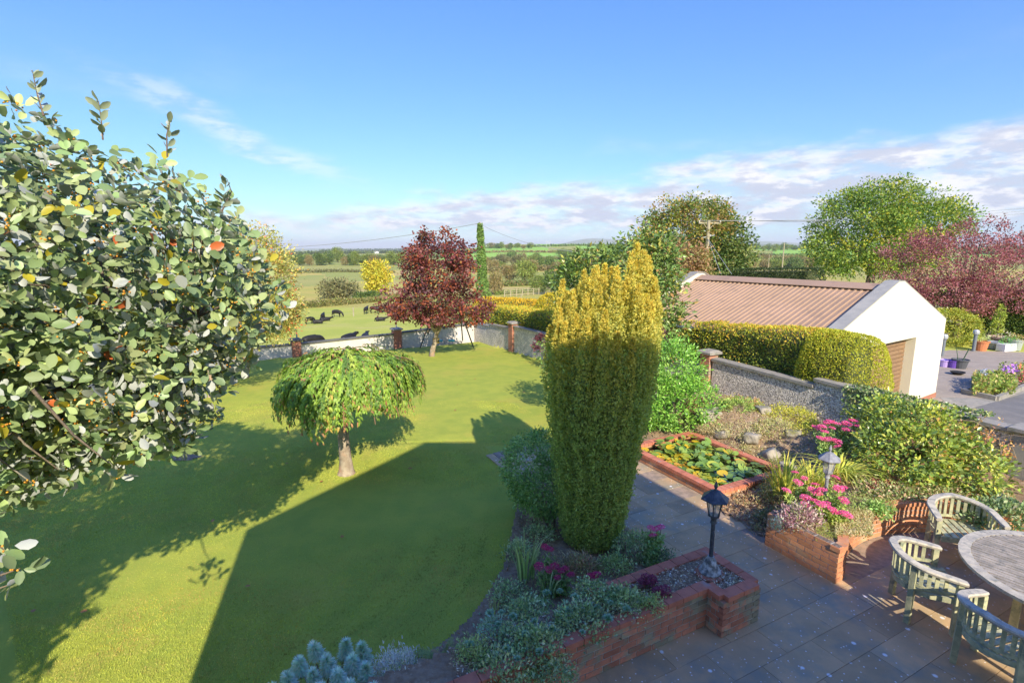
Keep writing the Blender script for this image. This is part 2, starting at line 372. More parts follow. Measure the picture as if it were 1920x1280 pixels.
def slabmat():
    m = M('paving_slab', (.62, .41, .215), (.48, .34, .185), 2.5, .9, .003, 120, c3=(.34, .31, .22), s3=1.6, t3=(.46, .68), rnd=.12)
    t = m.node_tree; N = t.nodes; L = t.links; b = N['Principled BSDF']; old = b.inputs['Base Color'].links[0].from_socket
    g = N.new('ShaderNodeNewGeometry')
    cur = old
    for sc_, lo, hi, seed in ((26, .80, .86, 0), (9, .845, .87, 5)):
        mp = N.new('ShaderNodeMapping'); mp.inputs['Location'].default_value = (seed, seed*2, 0); L.new(g.outputs['Position'], mp.inputs[0])
        v = N.new('ShaderNodeTexVoronoi'); v.inputs['Scale'].default_value = sc_; L.new(mp.outputs[0], v.inputs[0])
        # small spots of lichen: near a cell centre, in few of the cells
        d_ = N.new('ShaderNodeMapRange'); L.new(v.outputs['Distance'], d_.inputs[0]); d_.inputs[1].default_value = .26; d_.inputs[2].default_value = .16
        sp = N.new('ShaderNodeSeparateColor'); L.new(v.outputs['Color'], sp.inputs[0])
        k = N.new('ShaderNodeMapRange'); L.new(sp.outputs[0], k.inputs[0]); k.inputs[1].default_value = lo; k.inputs[2].default_value = hi
        mu = N.new('ShaderNodeMath'); mu.operation = 'MULTIPLY'; L.new(d_.outputs[0], mu.inputs[0]); L.new(k.outputs[0], mu.inputs[1])
        mx = N.new('ShaderNodeMix'); mx.data_type = 'RGBA'; L.new(mu.outputs[0], mx.inputs[0]); L.new(cur, mx.inputs[6]); mx.inputs[7].default_value = (.85, .83, .78, 1); cur = mx.outputs[2]
    L.new(cur, b.inputs['Base Color']); return m
m_slab = slabmat()
def pebblemat():
    m = M('pebble_dash', (.66, .60, .52), (.52, .48, .43), 2, .95, spec=.15)
    t = m.node_tree; N = t.nodes; L = t.links; b = N['Principled BSDF']; old = b.inputs['Base Color'].links[0].from_socket
    g = N.new('ShaderNodeNewGeometry'); v = N.new('ShaderNodeTexVoronoi'); v.inputs['Scale'].default_value = 42; L.new(g.outputs['Position'], v.inputs[0])
    sp = N.new('ShaderNodeSeparateColor'); L.new(v.outputs['Color'], sp.inputs[0])
    mr = N.new('ShaderNodeMapRange'); L.new(sp.outputs[1], mr.inputs[0]); mr.inputs[3].default_value = .35; mr.inputs[4].default_value = 1.65
    h = N.new('ShaderNodeHueSaturation'); L.new(old, h.inputs['Color']); L.new(mr.outputs[0], h.inputs['Value']); L.new(h.outputs[0], b.inputs['Base Color'])
    bp = N.new('ShaderNodeBump'); bp.invert = True; bp.inputs['Distance'].default_value = .012; L.new(v.outputs['Distance'], bp.inputs['Height']); L.new(bp.outputs[0], b.inputs['Normal'])
    return m
m_pebble = pebblemat()

# ---------------------------------------------------------------- the land
def build_land():
    az = np.concatenate([np.linspace(-1.5, -.86, 14), np.linspace(-.84, .84, 260), np.linspace(.86, 1.5, 14)])
    R = np.concatenate([np.linspace(1, 60, 110), np.geomspace(61, 18000, 190)])
    AZ, RR = np.meshgrid(az, R); X = RR*np.sin(AZ); Y = RR*np.cos(AZ)
    # ground behind the camera too: a separate sheet of the same height
    Z = T(X, Y)
    inside = (alpha(X, Y) < 12.0) & (X > -13.5) & (Y < 31.2) & ((Y-31.7) < (X+2.2)*.725)
    Z = np.where(inside, Z-.25, Z)
    n0, n1 = X.shape; V = np.stack([X, Y, Z], -1).reshape(-1, 3); idx = np.arange(n0*n1).reshape(n0, n1)
    a = idx[:-1, :-1]; b = idx[:-1, 1:]; c = idx[1:, 1:]; d_ = idx[1:, :-1]
    cx_ = (X[:-1, :-1]+X[1:, 1:])/2; cy_ = (Y[:-1, :-1]+Y[1:, 1:])/2; u = cx_/np.maximum(cy_, .5)
    k = np.full(cx_.shape, 1)
    k[cy_ < 88+u*6] = 0
    k[(cy_ > 260+120*(vn(u*10, cx_*0, 1, 2)-.5)) & (u < -.05)] = 3
    k[(cy_ > 130) & (vn(cx_, cy_, 38, 9) > .62)] = 3
    k[(cy_ > 330) & (u > -.16)] = 3
    pat = (np.floor(u*9+vn(u*20, cy_/300, 1, 4))+np.floor(cy_/260+.8*vn(u*8, u*0, 1, 5))).astype(int)
    k[(cy_ > 560) & (u > -.15) & (pat % 3 != 1)] = 2
    k[(cy_ > 2100) & (u > -.15)] = 3
    k[(cy_ > 700) & (u <= -.15) & (pat % 4 == 0)] = 2
    k[cy_ > 4200] = 4
    k[(cx_ > 12) & (cy_ > 10) & (cy_ < 66)] = 0
    F4 = np.stack([a, b, c, d_], -1).reshape(-1, 4); me = bpy.data.meshes.new('countryside')
    me.vertices.add(len(V)); me.vertices.foreach_set('co', V.astype(np.float32).ravel())
    me.loops.add(F4.size); me.loops.foreach_set('vertex_index', F4.astype(np.int32).ravel())
    me.polygons.add(len(F4)); me.polygons.foreach_set('loop_start', np.arange(0, F4.size, 4, dtype=np.int32)); me.update(calc_edges=True)
    for m in (m_field, m_marsh, m_green, m_scrub, m_far): me.materials.append(m)
    me.polygons.foreach_set('material_index', k.reshape(-1).astype(np.int32)); me.shade_smooth()
    o = link('terrain', me); o['kind'] = 'structure'
    mb = MB(); mb.prism([(-400, -400), (400, -400), (400, .6), (-400, .6)], -1.0, -.55); mb.build('rear_ground', m_field)['kind'] = 'structure'
build_land()
# lawn sheet
def in_lawn(x, y):
    be = bed_edge_x(y)
    return (x < be)
BEDL = [(-3.0, 3.6), (-1.9, 4.15), (-1.15, 4.75), (-.5, 5.6), (-.12, 6.6), (.0, 7.6), (.12, 8.6), (.26, 9.42)]
def bed_edge_x(y):
    ys = [p[1] for p in BEDL]; xs = [p[0] for p in BEDL]
    return np.interp(y, ys, xs)
def build_lawn():
    # corners follow the walls; the grid rows run across, each from the left wall to the bed, path or right wall
    ys = np.concatenate([np.linspace(-1, 14, 90), np.linspace(14.3, 31.6, 80)]); rows = []
    def lx(y): return np.where(y < 23.0, -12.9, -12.9+(y-23.0)/.725)
    def rx(y):
        r = float(wall_x(y))-.05
        if y < 9.42: r = float(bed_edge_x(y))+.03
        elif y < 10.9: r = (4.62-.46*y)/.888+.02
        elif y < 11.5: r = min(-.45+(y-10.83)/.46*.888+.07, 9)
        if 11.5 <= y: r = min(r, float(wall_x(y))-.05)
        return r
    n = 60; V = []
    for y in ys:
        l = float(lx(y)); r = max(rx(y), l+.02)
        for t in np.linspace(0, 1, n): V.append((l+(r-l)*t, y, 0))
    V = np.array(V); V[:, 2] = lawn_z(V[:, 1])-.02+(vn(V[:, 0], V[:, 1], 1.7, 1)-.5)*.03
    idx = np.arange(len(V)).reshape(len(ys), n)
    a = idx[:-1, :-1].ravel(); b = idx[:-1, 1:].ravel(); c = idx[1:, 1:].ravel(); d_ = idx[1:, :-1].ravel()
    F = np.concatenate([np.stack([a, b, c], 1), np.stack([a, c, d_], 1)])
    me = npmesh('lawn', V, F); me.shade_smooth(); o = link('lawn', me, m_lawn); o['kind'] = 'structure'
build_lawn()
# grass blades standing on the nearer lawn
def build_grass():
    n = 560000
    y = 3.6+(rng.random(n)**1.5)*12.0; x = -11+rng.random(n)*15
    ok = (np.abs(x/y) < 1.08) & (x < np.where(y < 9.42, bed_edge_x(y), np.where(y < 11.3, (4.62-.46*y)/.888-.4*0, 3.6-.2*y+4)))
    ok &= ~((y > 9.42) & (alpha(x, y) > 4.55) & (.46*x-.888*y > -9.92))
    ok &= ~((y > 10.5) & (alpha(x, y) > 7.0))
    x = x[ok]; y = y[ok]; n = len(x)
    P = np.stack([x, y, lawn_z(y)-.022], 1)
    D = norm(rng.normal(size=(n, 3))*np.array([.55, .55, .1])+np.array([.1, .25, .75]))
    Nn = rdir(rng, n)
    tone = vn(x, y, .5, 11)[:, None]*.6+vn(x, y, .13, 12)[:, None]*.4
    dry = (vn(x, y, .35, 21)[:, None] > .62)*.5+(rng.random((n, 1)) < .14)*.6
    dd = bed_edge_x(y)-x+.05*np.sin(y*2.1); worn = np.exp(-((dd-.42)/.07)**2)+.8*np.exp(-((dd-.72)/.06)**2)+.9*np.exp(-((dd-1.15)/.09)**2)+.5*np.exp(-((dd-1.6)/.08)**2)
    worn = worn*ss(y, 3.8, 5)*(1-ss(y, 8.6, 9.8)); stripe = .5+.5*np.sin((x*.93+y*.36)*math.pi/.55); clump = vn(x, y, .28, 31)
    C = np.array([.47, .53, .10])*(1-tone)+np.array([.66, .67, .12])*tone
    C = C*(1-dry)+np.array([.60, .48, .16])*dry
    C = C*(1-.48*worn[:, None])*(1+rng.normal(size=(n, 1))*.17)*(.90+.10*stripe[:, None]+.16*(clump[:, None]-.5)); brown = (vn(x, y, .9, 41) > .68)[:, None]*(rng.random((n, 1)) < .35); C = np.where(brown, C*np.array([1.15, .85, 1.0]), C)
    L = rng.uniform(.014, .032, n)
    build_leaves('grass', m_grassm, None, [leaves(P, D, Nn, L, .007, np.clip(C, .01, .9), 't')], stuff=True)
build_grass()

# ---------------------------------------------------------------- paving
patio = tag(empty('patio'), kind='structure')
mb = MB()
bedding = [AB(4.62, -9.83), AB(9.6, -9.83), AB(9.6, -4.4), AB(12.1, -4.4), AB(12.1, 3.0), AB(-1, 3.0), AB(-1, -3.75), AB(4.6, -3.75), AB(5.15, -3.75), AB(5.15, -8.6), AB(4.62, -8.6)]
mb.prism(bedding, -.12, -.006); mb.build('bedding', M('joint_sand', (.42, .31, .22), (.28, .22, .16), 9, 1), patio)
_slabm = {}
def slab_mesh(L_):
    k = round(L_, 2)
    if k not in _slabm:
        b = MB(); b.box((0, 0, -.02), (L_-.005, .395, .04)); _slabm[k] = b.mesh('slab'); _slabm[k].materials.append(m_slab)
    return _slabm[k]
nsl = 0
for r in range(-17, 9):
    b0 = -3.12+.4*r
    off = 0.0 if r % 2 == 0 else .42
    for q in range(-4, 14):
        a0 = 4.63+off+.83*(q-5); a1 = a0+.83
        lo, hi = -1.0, 12.0
        if b0+.4 < -3.70: lo = 5.15 if b0 > -8.7 else 4.62
        if b0 < -9.85: continue
        s0, s1 = max(a0, lo), min(a1, hi)
        if s1-s0 < .08: continue
        mid = AB((s0+s1)/2, b0+.2)
        al, be = (s0+s1)/2, b0+.2
        if be < -5.95 and al > 7.5: continue              # pond and what lies behind it
        if be < -4.4 and al > 7.45: continue
        if be < -3.7 and s0 > 6.85: continue
        if (mid-Vector((6.35, 5.45, 0))).length > 2.5 and mid.y > 6.2 and al > 7: continue
        if mid.y < 2.6 or mid.x > 10.0: continue
        u_ = mid.x/mid.y
        if u_ > 1.25: continue
        o = link('slab', slab_mesh(s1-s0), None, patio, loc=(mid.x, mid.y, float(rng.normal())*.0012), rz=AANG+float(rng.normal())*.002); o['kind'] = 'structure'; nsl += 1
# narrow edging beside the lawn
for k in range(2):
    o = link('edging_slab', slab_mesh(.83), None, patio, loc=AB(4.52, -9.38+.84*k, -.004), rz=AANG+math.pi/2); o.scale = (1, .42, 1); o['kind'] = 'structure'

# ---------------------------------------------------------------- bricks
BRL, BRH, BRW, J = .211, .061, .1025, .014
_br = {}
def brick_mesh(mat, w_=BRW):
    k = (mat.name, w_)
    if k not in _br:
        b = MB(); b.box((0, 0, 0), (BRL, w_, BRH)); me = b.mesh('brick'); me.materials.append(mat); _br[k] = me
    return _br[k]
def brick_wall(parent, path, z0, courses, mat=None, cope=None, capw=.15, core=True, side=0, caph=BRH, closed=False, vis=None, cope_cross=False):
    """single-leaf brick walls along a path (list of Vectors, centre line)"""
    mat = mat or m_brick; off = parent.location
    segs = list(zip(path[:-1], path[1:]))
    for si, (p, q) in enumerate(segs):
        p = Vector((p[0], p[1], 0)); q = Vector((q[0], q[1], 0)); d_ = q-p; Ln = d_.length; d_.normalize(); rz = math.atan2(d_.y, d_.x)
        if core:
            b = MB(); c = (p+q)/2; b.box((c.x, c.y, z0+courses*.075/2-.004), (Ln-.03 if len(segs) < 8 else Ln+.01, BRW-.014, courses*.075-.006), rz); b.build('mortar', m_mortar, parent, True)
        for k in range(courses):
            lo_ = 0 if (si == 0 and not closed) else (BRW/2+.012 if k % 2 == 0 else -BRW/2)
            hi_ = Ln if (si == len(segs)-1 and not closed) else (Ln+BRW/2 if k % 2 == 0 else Ln-BRW/2-.012)
            if len(segs) > 8: lo_, hi_ = 0, Ln
            s = -(BRL+J)/2 if k % 2 else 0.0
            while s < hi_-.01:
                a0 = max(s, lo_); a1 = min(s+BRL, hi_); s += BRL+J
                if hi_-a1 < .05 and a1 < hi_: a1 = hi_; s = hi_
                if a1-a0 < .03: continue
                c = p+d_*((a0+a1)/2)
                if vis and not vis(c, k): continue
                o = link('brick', brick_mesh(mat), None, parent)
                o.location = Vector((c.x, c.y, z0+k*.075+BRH/2+.007))-off; o.rotation_euler = (0, 0, rz+float(rng.normal())*.006); o.scale = ((a1-a0)/BRL, 1+float(rng.normal())*.012, 1)
        if cope is not None:
            zc = z0+courses*.075+caph/2; un = .113 if cope_cross else .225
            n = max(1, round((Ln+capw*(si == len(segs)-1 and not closed))/un)); tot = Ln+capw/2*(0 if closed else 1); w0 = -capw/2 if si == 0 and not closed else 0
            tot = Ln-w0+(capw/2 if si == len(segs)-1 and not closed else 0)
            n = max(1, round(tot/un)); e = tot/n
            for i in range(n):
                c = p+d_*(w0+(i+.5)*e)
                o = link('coping_brick', brick_mesh(cope, capw), None, parent); o.location = Vector((c.x, c.y, zc+float(rng.normal())*.001))-off
                o.rotation_euler = (0, 0, rz+float(rng.normal())*.006); o.scale = ((e-.008)/BRL, 1, caph/BRH)

# long planter with the lamp bay
planter = thing('brick_planter', 'long red brick planter with a stepped lamp bay at its patio end', 'planter', AB(3, -4.1))
h2 = .06
zt = .49
Q = [AB(.6, -3.89), AB(4.62, -3.89), AB(4.62, -3.66), AB(5.14, -3.66), AB(5.14, -4.39), AB(3.35, -4.39)]
brick_wall(planter, Q[:5], 0.0, 6, cope=m_cope, capw=.14)
brick_wall(planter, Q[4:], 0.0, 6, cope=m_cope, capw=.14, vis=lambda c, k: k > 3)
def soil_patch(name, poly, z, parent, bumpy=.025, step=.07, mat=None, structure=False, seed=0):
    xs = [p[0] for p in poly]; ys = [p[1] for p in poly]; X, Y = np.meshgrid(np.arange(min(xs), max(xs)+step, step), np.arange(min(ys), max(ys)+step, step))
    def inside(x, y):
        c = np.zeros(x.shape, bool); n = len(poly)
        for i in range(n):
            x1, y1 = poly[i][0], poly[i][1]; x2, y2 = poly[(i+1) % n][0], poly[(i+1) % n][1]
            if y1 == y2: continue
            c ^= ((y1 > y) != (y2 > y)) & (x < (x2-x1)*(y-y1)/(y2-y1)+x1)
        return c
    Z = z+(vn(X, Y, .22, seed)-.5)*bumpy*2+(vn(X, Y, .09, seed+1)-.5)*bumpy if not callable(z) else z(X, Y)
    V = np.stack([X, Y, Z], -1).reshape(-1, 3); idx = np.arange(X.size).reshape(X.shape)
    a = idx[:-1, :-1].ravel(); b = idx[:-1, 1:].ravel(); c = idx[1:, 1:].ravel(); d_ = idx[1:, :-1].ravel()
    cen = (V[a]+V[c])/2; ok = inside(cen[:, 0], cen[:, 1]); a, b, c, d_ = a[ok], b[ok], c[ok], d_[ok]
    F = np.concatenate([np.stack([a, b, c], 1), np.stack([a, c, d_], 1)])
    if parent is not None: V = V-np.array(parent.location)
    me = npmesh(name, V, F); me.shade_smooth(); o = link(name, me, mat or m_soil, parent)
    if structure: o['kind'] = 'structure'
    return o, inside
soil_patch('soil', [AB(-.9, -3.92), AB(4.64, -3.92), AB(4.64, -3.7), AB(5.1, -3.7), AB(5.1, -4.36), AB(-.9, -4.36)], .475, planter)
_, inpl = soil_patch('bed_soil', [AB(4.6, -8.6), AB(5.15, -8.6), AB(5.15, -4.44), AB(-1, -4.44), (-3.0, 3.6), (-1.9, 4.15), (-1.15, 4.75), (-.5, 5.6), (-.12, 6.6), (0, 7.6), (.12, 8.6), (.26, 9.42)], .03, None, structure=True, step=.028)
# bark chips on the soil
def debris(name, mat, n, fx, cols, L, parent=None, lift=.01, tm='q', kind=True, Wf=.4):
    P = fx(n); n = len(P); D = norm(rng.normal(size=(n, 3))*np.array([1, 1, .25])); Nn = norm(rng.normal(size=(n, 3))*.4+np.array([0, 0, 1]))
    Ls = L*rng.uniform(.5, 1.5, n)
    return build_leaves(name, mat, parent, [leaves(P+np.array([0, 0, lift]), D, Nn, Ls, Ls*Wf, pal(rng, n, cols, None, .2), tm)], stuff=kind)
def fab(a0, a1, b0, b1, z, jit=.012):
    def f(n):
        a = rng.uniform(a0, a1, n); b = rng.uniform(b0, b1, n); return np.stack([a*.888+b*.46, a*.46-b*.888, np.full(n, z)+rng.random(n)*jit], 1)
    return f
debris('mulch', m_lm, 3200, fab(1.5, 5.08, -4.34, -3.94, .485), [(.42, .34, .24), (.22, .16, .11), (.34, .25, .17), (.62, .56, .46)], .03, planter)
debris('mulch', m_lm, 500, fab(4.68, 5.08, -3.94, -3.72, .485), [(.42, .34, .24), (.22, .16, .11), (.34, .25, .17), (.62, .56, .46)], .03, planter)
def fbedlit(n):
    q = fab(1.0, 5.1, -8.5, -4.5, .06)(n); return q[q[:, 0] > bed_edge_x(q[:, 1])+.06]
debris('leaf_litter', m_lm, 2500, fbedlit, [(.20, .12, .07), (.30, .14, .07), (.12, .09, .06), (.35, .28, .17)], .04)

# pond
pond = thing('garden_pond', 'rectangular garden pond with a low red brick rim full of lily pads', 'pond', AB(8.1, -7.2))
PA = dict(a0=7.2, a1=9.0, b0=-8.35, b1=-6.0)
pp = [AB(PA['a0'], PA['b1']), AB(PA['a0'], PA['b0']), AB(PA['a1'], PA['b0']), AB(PA['a1'], PA['b1'])]
brick_wall(pond, pp+[pp[0]], 0, 2, mat=m_brickw, cope=m_cope, capw=.16, closed=True, cope_cross=True)
m_water = bpy.data.materials.new('pond_water'); m_water.use_nodes = True; b = m_water.node_tree.nodes['Principled BSDF']
b.inputs['Base Color'].default_value = (.012, .016, .010, 1); b.inputs['Roughness'].default_value = .06; b.inputs['Specular IOR Level'].default_value = .5
mb = MB(); mb.prism([AB(PA['a0']+.04, PA['b1']-.04), AB(PA['a0']+.04, PA['b0']+.04), AB(PA['a1']-.04, PA['b0']+.04), AB(PA['a1']-.04, PA['b1']-.04)], .0, .10)
mb.build('water', m_water, pond, True)
lily = thing('water_lily', 'green and yellow water lily pads crowding the pond surface', 'water lily', AB(8.1, -7.2, .1))
pads = []
tries = 0
while len(pads) < 285 and tries < 9000:
    tries += 1
    a = rng.uniform(7.32, 8.9); b = rng.uniform(-8.2, -6.1)
    dn = (a-8.0)**2/.6+(b+7.35)**2/1.25
    if rng.random() > math.exp(-dn*.6)*1.4: continue
    if any(math.hypot(a-p[0], b-p[1]) < .050 for p in pads): continue
    pads.append((a, b))
padm = []
for k, c in enumerate([(.26, .42, .08), (.36, .50, .09), (.48, .52, .08), (.80, .55, .04), (.74, .40, .06), (.16, .28, .08)]):
    vs = []; n = 12
    for j in range(n+1):
        t = .25+(2*math.pi-.5)*j/n; rj = 1+.05*math.sin(3*t+k); vs.append((rj*math.cos(t), rj*math.sin(t)*.92, .10+.05*math.sin(2*t+k)))
    vs = [(0, 0, 0)]+vs; fs = [(0, j, j+1) for j in range(1, n+1)]
    me = npmesh('lily_pad', np.array(vs), np.array(fs), np.tile(np.array(c), (len(vs), 1))); me.shade_smooth(); me.materials.append(m_gloss); padm.append(me)
for a, b in pads:
    p = AB(a, b); near = (a-7.2)/1.8
    k = rng.choice([0, 1, 2, 3, 4, 5], p=[.34, .26, .16, .09, .03, .12] if near > .28 else [.10, .14, .24, .28, .14, .10])
    if b > -6.5 and a > 7.8: k = 5
    up = float(rng.random())**2*.16*(1 if near > .25 else .15)
    o = link('lily_pad', padm[int(k)], None, lily); s_ = rng.uniform(.06, .108); o.scale = (s_, s_, s_)
    o.location = Vector((p.x, p.y, .115+up))-lily.location; o.rotation_euler = (float(rng.normal())*(.1+1.8*up), float(rng.normal())*(.1+1.8*up), rng.uniform(0, 6.28))

# raised bed with the round seating bay
bed = thing('raised_bed', 'raised brick flower bed curving round the table bay', 'raised bed', AB(8, -5))
CT = Vector((6.35, 5.42, 0)); RB = 2.15
c0 = AB(6.77, -4.62); c1 = AB(6.77, -3.66)
ang0 = math.atan2(c1.y+.02-CT.y, c1.x+.09-CT.x)
arc = [CT+Vector((math.cos(ang0-t), math.sin(ang0-t), 0))*(RB+.1*math.sin(t*.6)+.22*max(0, t-1.2)) for t in np.linspace(.03, 2.9, 34)]
brick_wall(bed, [AB(7.75, -4.64), c0, c1+B_*.055], 0, 7, mat=m_brickw)
brick_wall(bed, [c1]+arc, 0, 6, mat=m_brickw, cope=m_brickw, capw=.13)
def bed_z(X, Y):
    a = .888*X+.46*Y; b = .46*X-.888*Y
    k = 1-(1-ss(b, -5.45, -4.62))*(1-ss(a, 8.0, 9.6)); k = k*(1-(1-ss(b, -4.72, -4.60))*(1-ss(a, 6.85, 7.6)))
    return .47*k-.03*(1-k)+(vn(X, Y, .22, 4)-.5)*.05*k
_, inbed = soil_patch('soil', [c0+Vector((0, 0, 0)), c1]+arc+[Vector((9.6, 5.0, 0)), AB(11.85, -3.9), AB(11.85, -5.6), AB(6.9, -5.5)], bed_z, bed, .03, step=.06)
def rock_z(X, Y):
    a = .888*X+.46*Y; b = .46*X-.888*Y
    h = .04+.42*ss(a, 8.9, 10.6)*(1-.3*ss(a, 11, 11.9))+.35*np.exp(-((a-9.9)**2/.5+(b+8.2)**2/.9))+.36*ss(b, -6.1, -5.0)*ss(a, 7.5, 8.8)
    return (h+(vn(X, Y, .25, 5)-.5)*.10*ss(a, 6.95, 7.4))*ss(a, 6.9, 7.2)+.012
soil_patch('ground_soil', [AB(6.95, -5.9), AB(9.08, -5.9), AB(9.08, -8.45), AB(7.3, -8.45), AB(7.3, -11.8), AB(11.9, -11.8), AB(11.9, -5.0), AB(6.9, -4.75)], rock_z, None, step=.09, structure=True)
def frock(n):
    a = rng.uniform(9.1, 11.8, n); b = rng.uniform(-9.5, -5.2, n); x = a*.888+b*.46; y = a*.46-b*.888; return np.stack([x, y, rock_z(x, y)+.01], 1)
debris('rockery_litter', m_lm, 11000, frock, [(.45, .36, .22), (.36, .27, .14), (.28, .30, .08), (.50, .42, .28)], .05, tm='b', Wf=.2, lift=.02)
def flit(n):
    a = rng.uniform(6.95, 9.0, n); b = rng.uniform(-5.85, -4.8, n); x = a*.888+b*.46; y = a*.46-b*.888; return np.stack([x, y, rock_z(x, y)+.01], 1)
debris('leaf_litter', m_lm, 4200, flit, [(.45, .30, .15), (.36, .17, .10), (.20, .14, .09), (.48, .40, .24)], .045, lift=.02)
for k, (a, b, s_, lbl) in enumerate([(9.55, -8.35, .26, 'largest rounded grey boulder at the top left of the rockery'), (9.6, -7.2, .20, 'flat pale stone in the middle of the rockery slope'), (10.6, -7.75, .17, 'grey rock half buried in moss high on the rockery'),
      (9.35, -6.6, .21, 'broad brown stone at the foot of the rockery above the pond'), (10.3, -6.75, .15, 'rough stone below the yellow moss on the rockery'), (11.0, -6.35, .10, 'small pinkish square stone lying on the yellow moss'),
      (9.3, -7.75, .15, 'tilted stone beside the boulder and above the lily pads'), (9.25, -6.1, .17, 'stone at the pond corner behind the iris clump'), (10.0, -8.8, .17, 'weathered stone at the far end of the rockery')]):
    p = AB(a, b); bm = MB(); r3 = np.random.default_rng(k); V = []; 
    import bmesh
    q = bmesh.new(); bmesh.ops.create_icosphere(q, subdivisions=3, radius=1)
    for v in q.verts:
        c = v.co; f = 1+.28*(vn(c.x*1.3+c.z, c.y*1.3+k*7, .8, k)-.5)+.14*(vn(c.x+3*c.z, c.y, .3, k+1)-.5)
        f = float(f); c = Vector((max(-.75, min(.75, c.x)), max(-.7, min(.8, c.y)), max(-.8, min(.62, c.z)))); v.co = c*f
    me = bpy.data.meshes.new('stone'); q.to_mesh(me); q.free(); me.shade_smooth()
    o = link('rockery_stone', me, m_stone); o.scale = (s_*1.35, s_, s_*.8); o.rotation_euler = (.2*float(r3.normal()), .2*float(r3.normal()), r3.uniform(0, 6)); o.location = (p.x, p.y, float(rock_z(p.x, p.y))+s_*.32)
    tag(o, lbl, 'stone')

# ---------------------------------------------------------------- garden walls
def wall_piece(name, p, q, zb, zt0, zt1, th, mat, parent, cope=None, ch=.07, cw=.12, nsub=1):
    """a length of wall from p to q; zb may differ at the ends"""
    zb0, zb1 = zb if isinstance(zb, tuple) else (zb, zb)
    p = Vector((p[0], p[1], 0)); q = Vector((q[0], q[1], 0)); d_ = (q-p).normalized(); n = Vector((-d_.y, d_.x, 0))*th/2
    def hexa(w_, z00, z01, z10, z11, nm, mt):
        nn = n.normalized()*w_/2; b = MB()
        V = [(*(p-nn).xy, z00), (*(p+nn).xy, z00), (*(q+nn).xy, z10), (*(q-nn).xy, z10), (*(p-nn).xy, z01), (*(p+nn).xy, z01), (*(q+nn).xy, z11), (*(q-nn).xy, z11)]
        b.add(V, [(3, 2, 1, 0), (4, 5, 6, 7), (0, 1, 5, 4), (1, 2, 6, 5), (2, 3, 7, 6), (3, 0, 4, 7)]); return b.build(nm, mt, parent, True)
    hexa(th, zb0, zt0-ch, zb1, zt1-ch, name, mat)
    if cope: hexa(th+cw, zt0-ch+.001, zt0, zt1-ch+.001, zt1, 'coping', cope)
# right boundary, pebble-dashed, stepped
def wp(y, da=0.0):     # a point on the wall's centre line at a given y
    return Vector((float(wall_x(y)), y, 0))
pw = thing('pebble_dashed_wall', 'grey pebble-dashed garden wall stepping down beside the lawn and rockery', 'garden wall', wp(12))
TH = .2
def zg(y): return float(lawn_z(y))
wall_piece('wall_panel', wp(8.75), wp(12.02), -.5, 1.29, 1.40, TH, m_pebble, pw, m_concrete)
wall_piece('wall_panel', wp(12.03), wp(14.70), -.5, 1.24, 1.31, TH, m_pebble, pw, m_concrete)
wall_piece('wall_panel', wp(15.1), wp(20.4), -.7, 1.02, .92, TH, m_pebble, pw, m_concrete)
wall_piece('wall_panel', wp(20.41), wp(26.5), (-1.0, -1.2), .68, .52, TH, m_pebble, pw, m_concrete)
wall_piece('wall_panel', wp(26.9), wp(29.4), -1.3, .36, .22, TH, m_pebble, pw, m_concrete)
wall_piece('wall_panel', wp(29.41), wp(31.6), -1.3, .10, -.02, TH, m_pebble, pw, m_concrete)
def pillar(parent, p, zb, zt, wd=.36, mat=m_brick, capm=m_concrete, bricks=False, rz=AANG):
    mm = MB(); mm.box((p.x, p.y, (zb+zt)/2), (wd-(.016 if bricks else 0), wd-(.016 if bricks else 0), zt-zb), rz)
    pl = mm.build('pillar', m_mortar if bricks else m_brickfar, parent, True)
    b = MB(); b.lathe([((wd+.14)*.707, 0), ((wd+.14)*.707, .06), ((wd-.02)*.707, .11)], (p.x, p.y, zt), 4, rz+math.pi/4); b.build('pillar_cap', capm, parent, True)
    if bricks:
        n = int((zt-zb)/.075)
        for k in range(n):
            for s_ in range(4):
                an = rz+s_*math.pi/2; d_ = Vector((math.cos(an), math.sin(an), 0)); t_ = Vector((-d_.y, d_.x, 0))
                for h_ in ((-.25, .25) if (k+s_) % 2 else (-.36, .12)):
                    c = p+d_*(wd/2-BRW/2)+t_*h_*wd*.92
                    if (k+s_) % 2 == 0: c = p+d_*(wd/2-BRW/2)+t_*(h_+.12)*wd
                    o = link('brick', brick_mesh(mat), None, parent); o.location = Vector((c.x, c.y, zt-.045-k*.075))-parent.location; o.rotation_euler = (0, 0, an+math.pi/2); o.scale = (wd*.5/BRL*.93, .9, 1)
m_brickfar = bpy.data.materials.new('far_brick'); m_brickfar.use_nodes = True
def _bf():
    t = m_brickfar.node_tree; N = t.nodes; L = t.links; b = N['Principled BSDF']; b.inputs['Roughness'].default_value = .9
    tcn = N.new('ShaderNodeTexCoord'); sx = N.new('ShaderNodeSeparateXYZ'); L.new(tcn.outputs['Object'], sx.inputs[0]); cb = N.new('ShaderNodeCombineXYZ')
    ad = N.new('ShaderNodeMath'); ad.operation = 'ADD'; L.new(sx.outputs[0], ad.inputs[0]); L.new(sx.outputs[1], ad.inputs[1]); L.new(ad.outputs[0], cb.inputs[0]); L.new(sx.outputs[2], cb.inputs[1])
    br = N.new('ShaderNodeTexBrick'); L.new(cb.outputs[0], br.inputs[0]); br.inputs['Scale'].default_value = 1; br.inputs['Brick Width'].default_value = .225; br.inputs['Row Height'].default_value = .075; br.inputs['Mortar Size'].default_value = .008
    br.inputs['Color1'].default_value = (.46, .15, .08, 1); br.inputs['Color2'].default_value = (.34, .11, .07, 1); br.inputs['Mortar'].default_value = (.38, .28, .2, 1)
    L.new(br.outputs[0], b.inputs['Base Color'])
_bf()
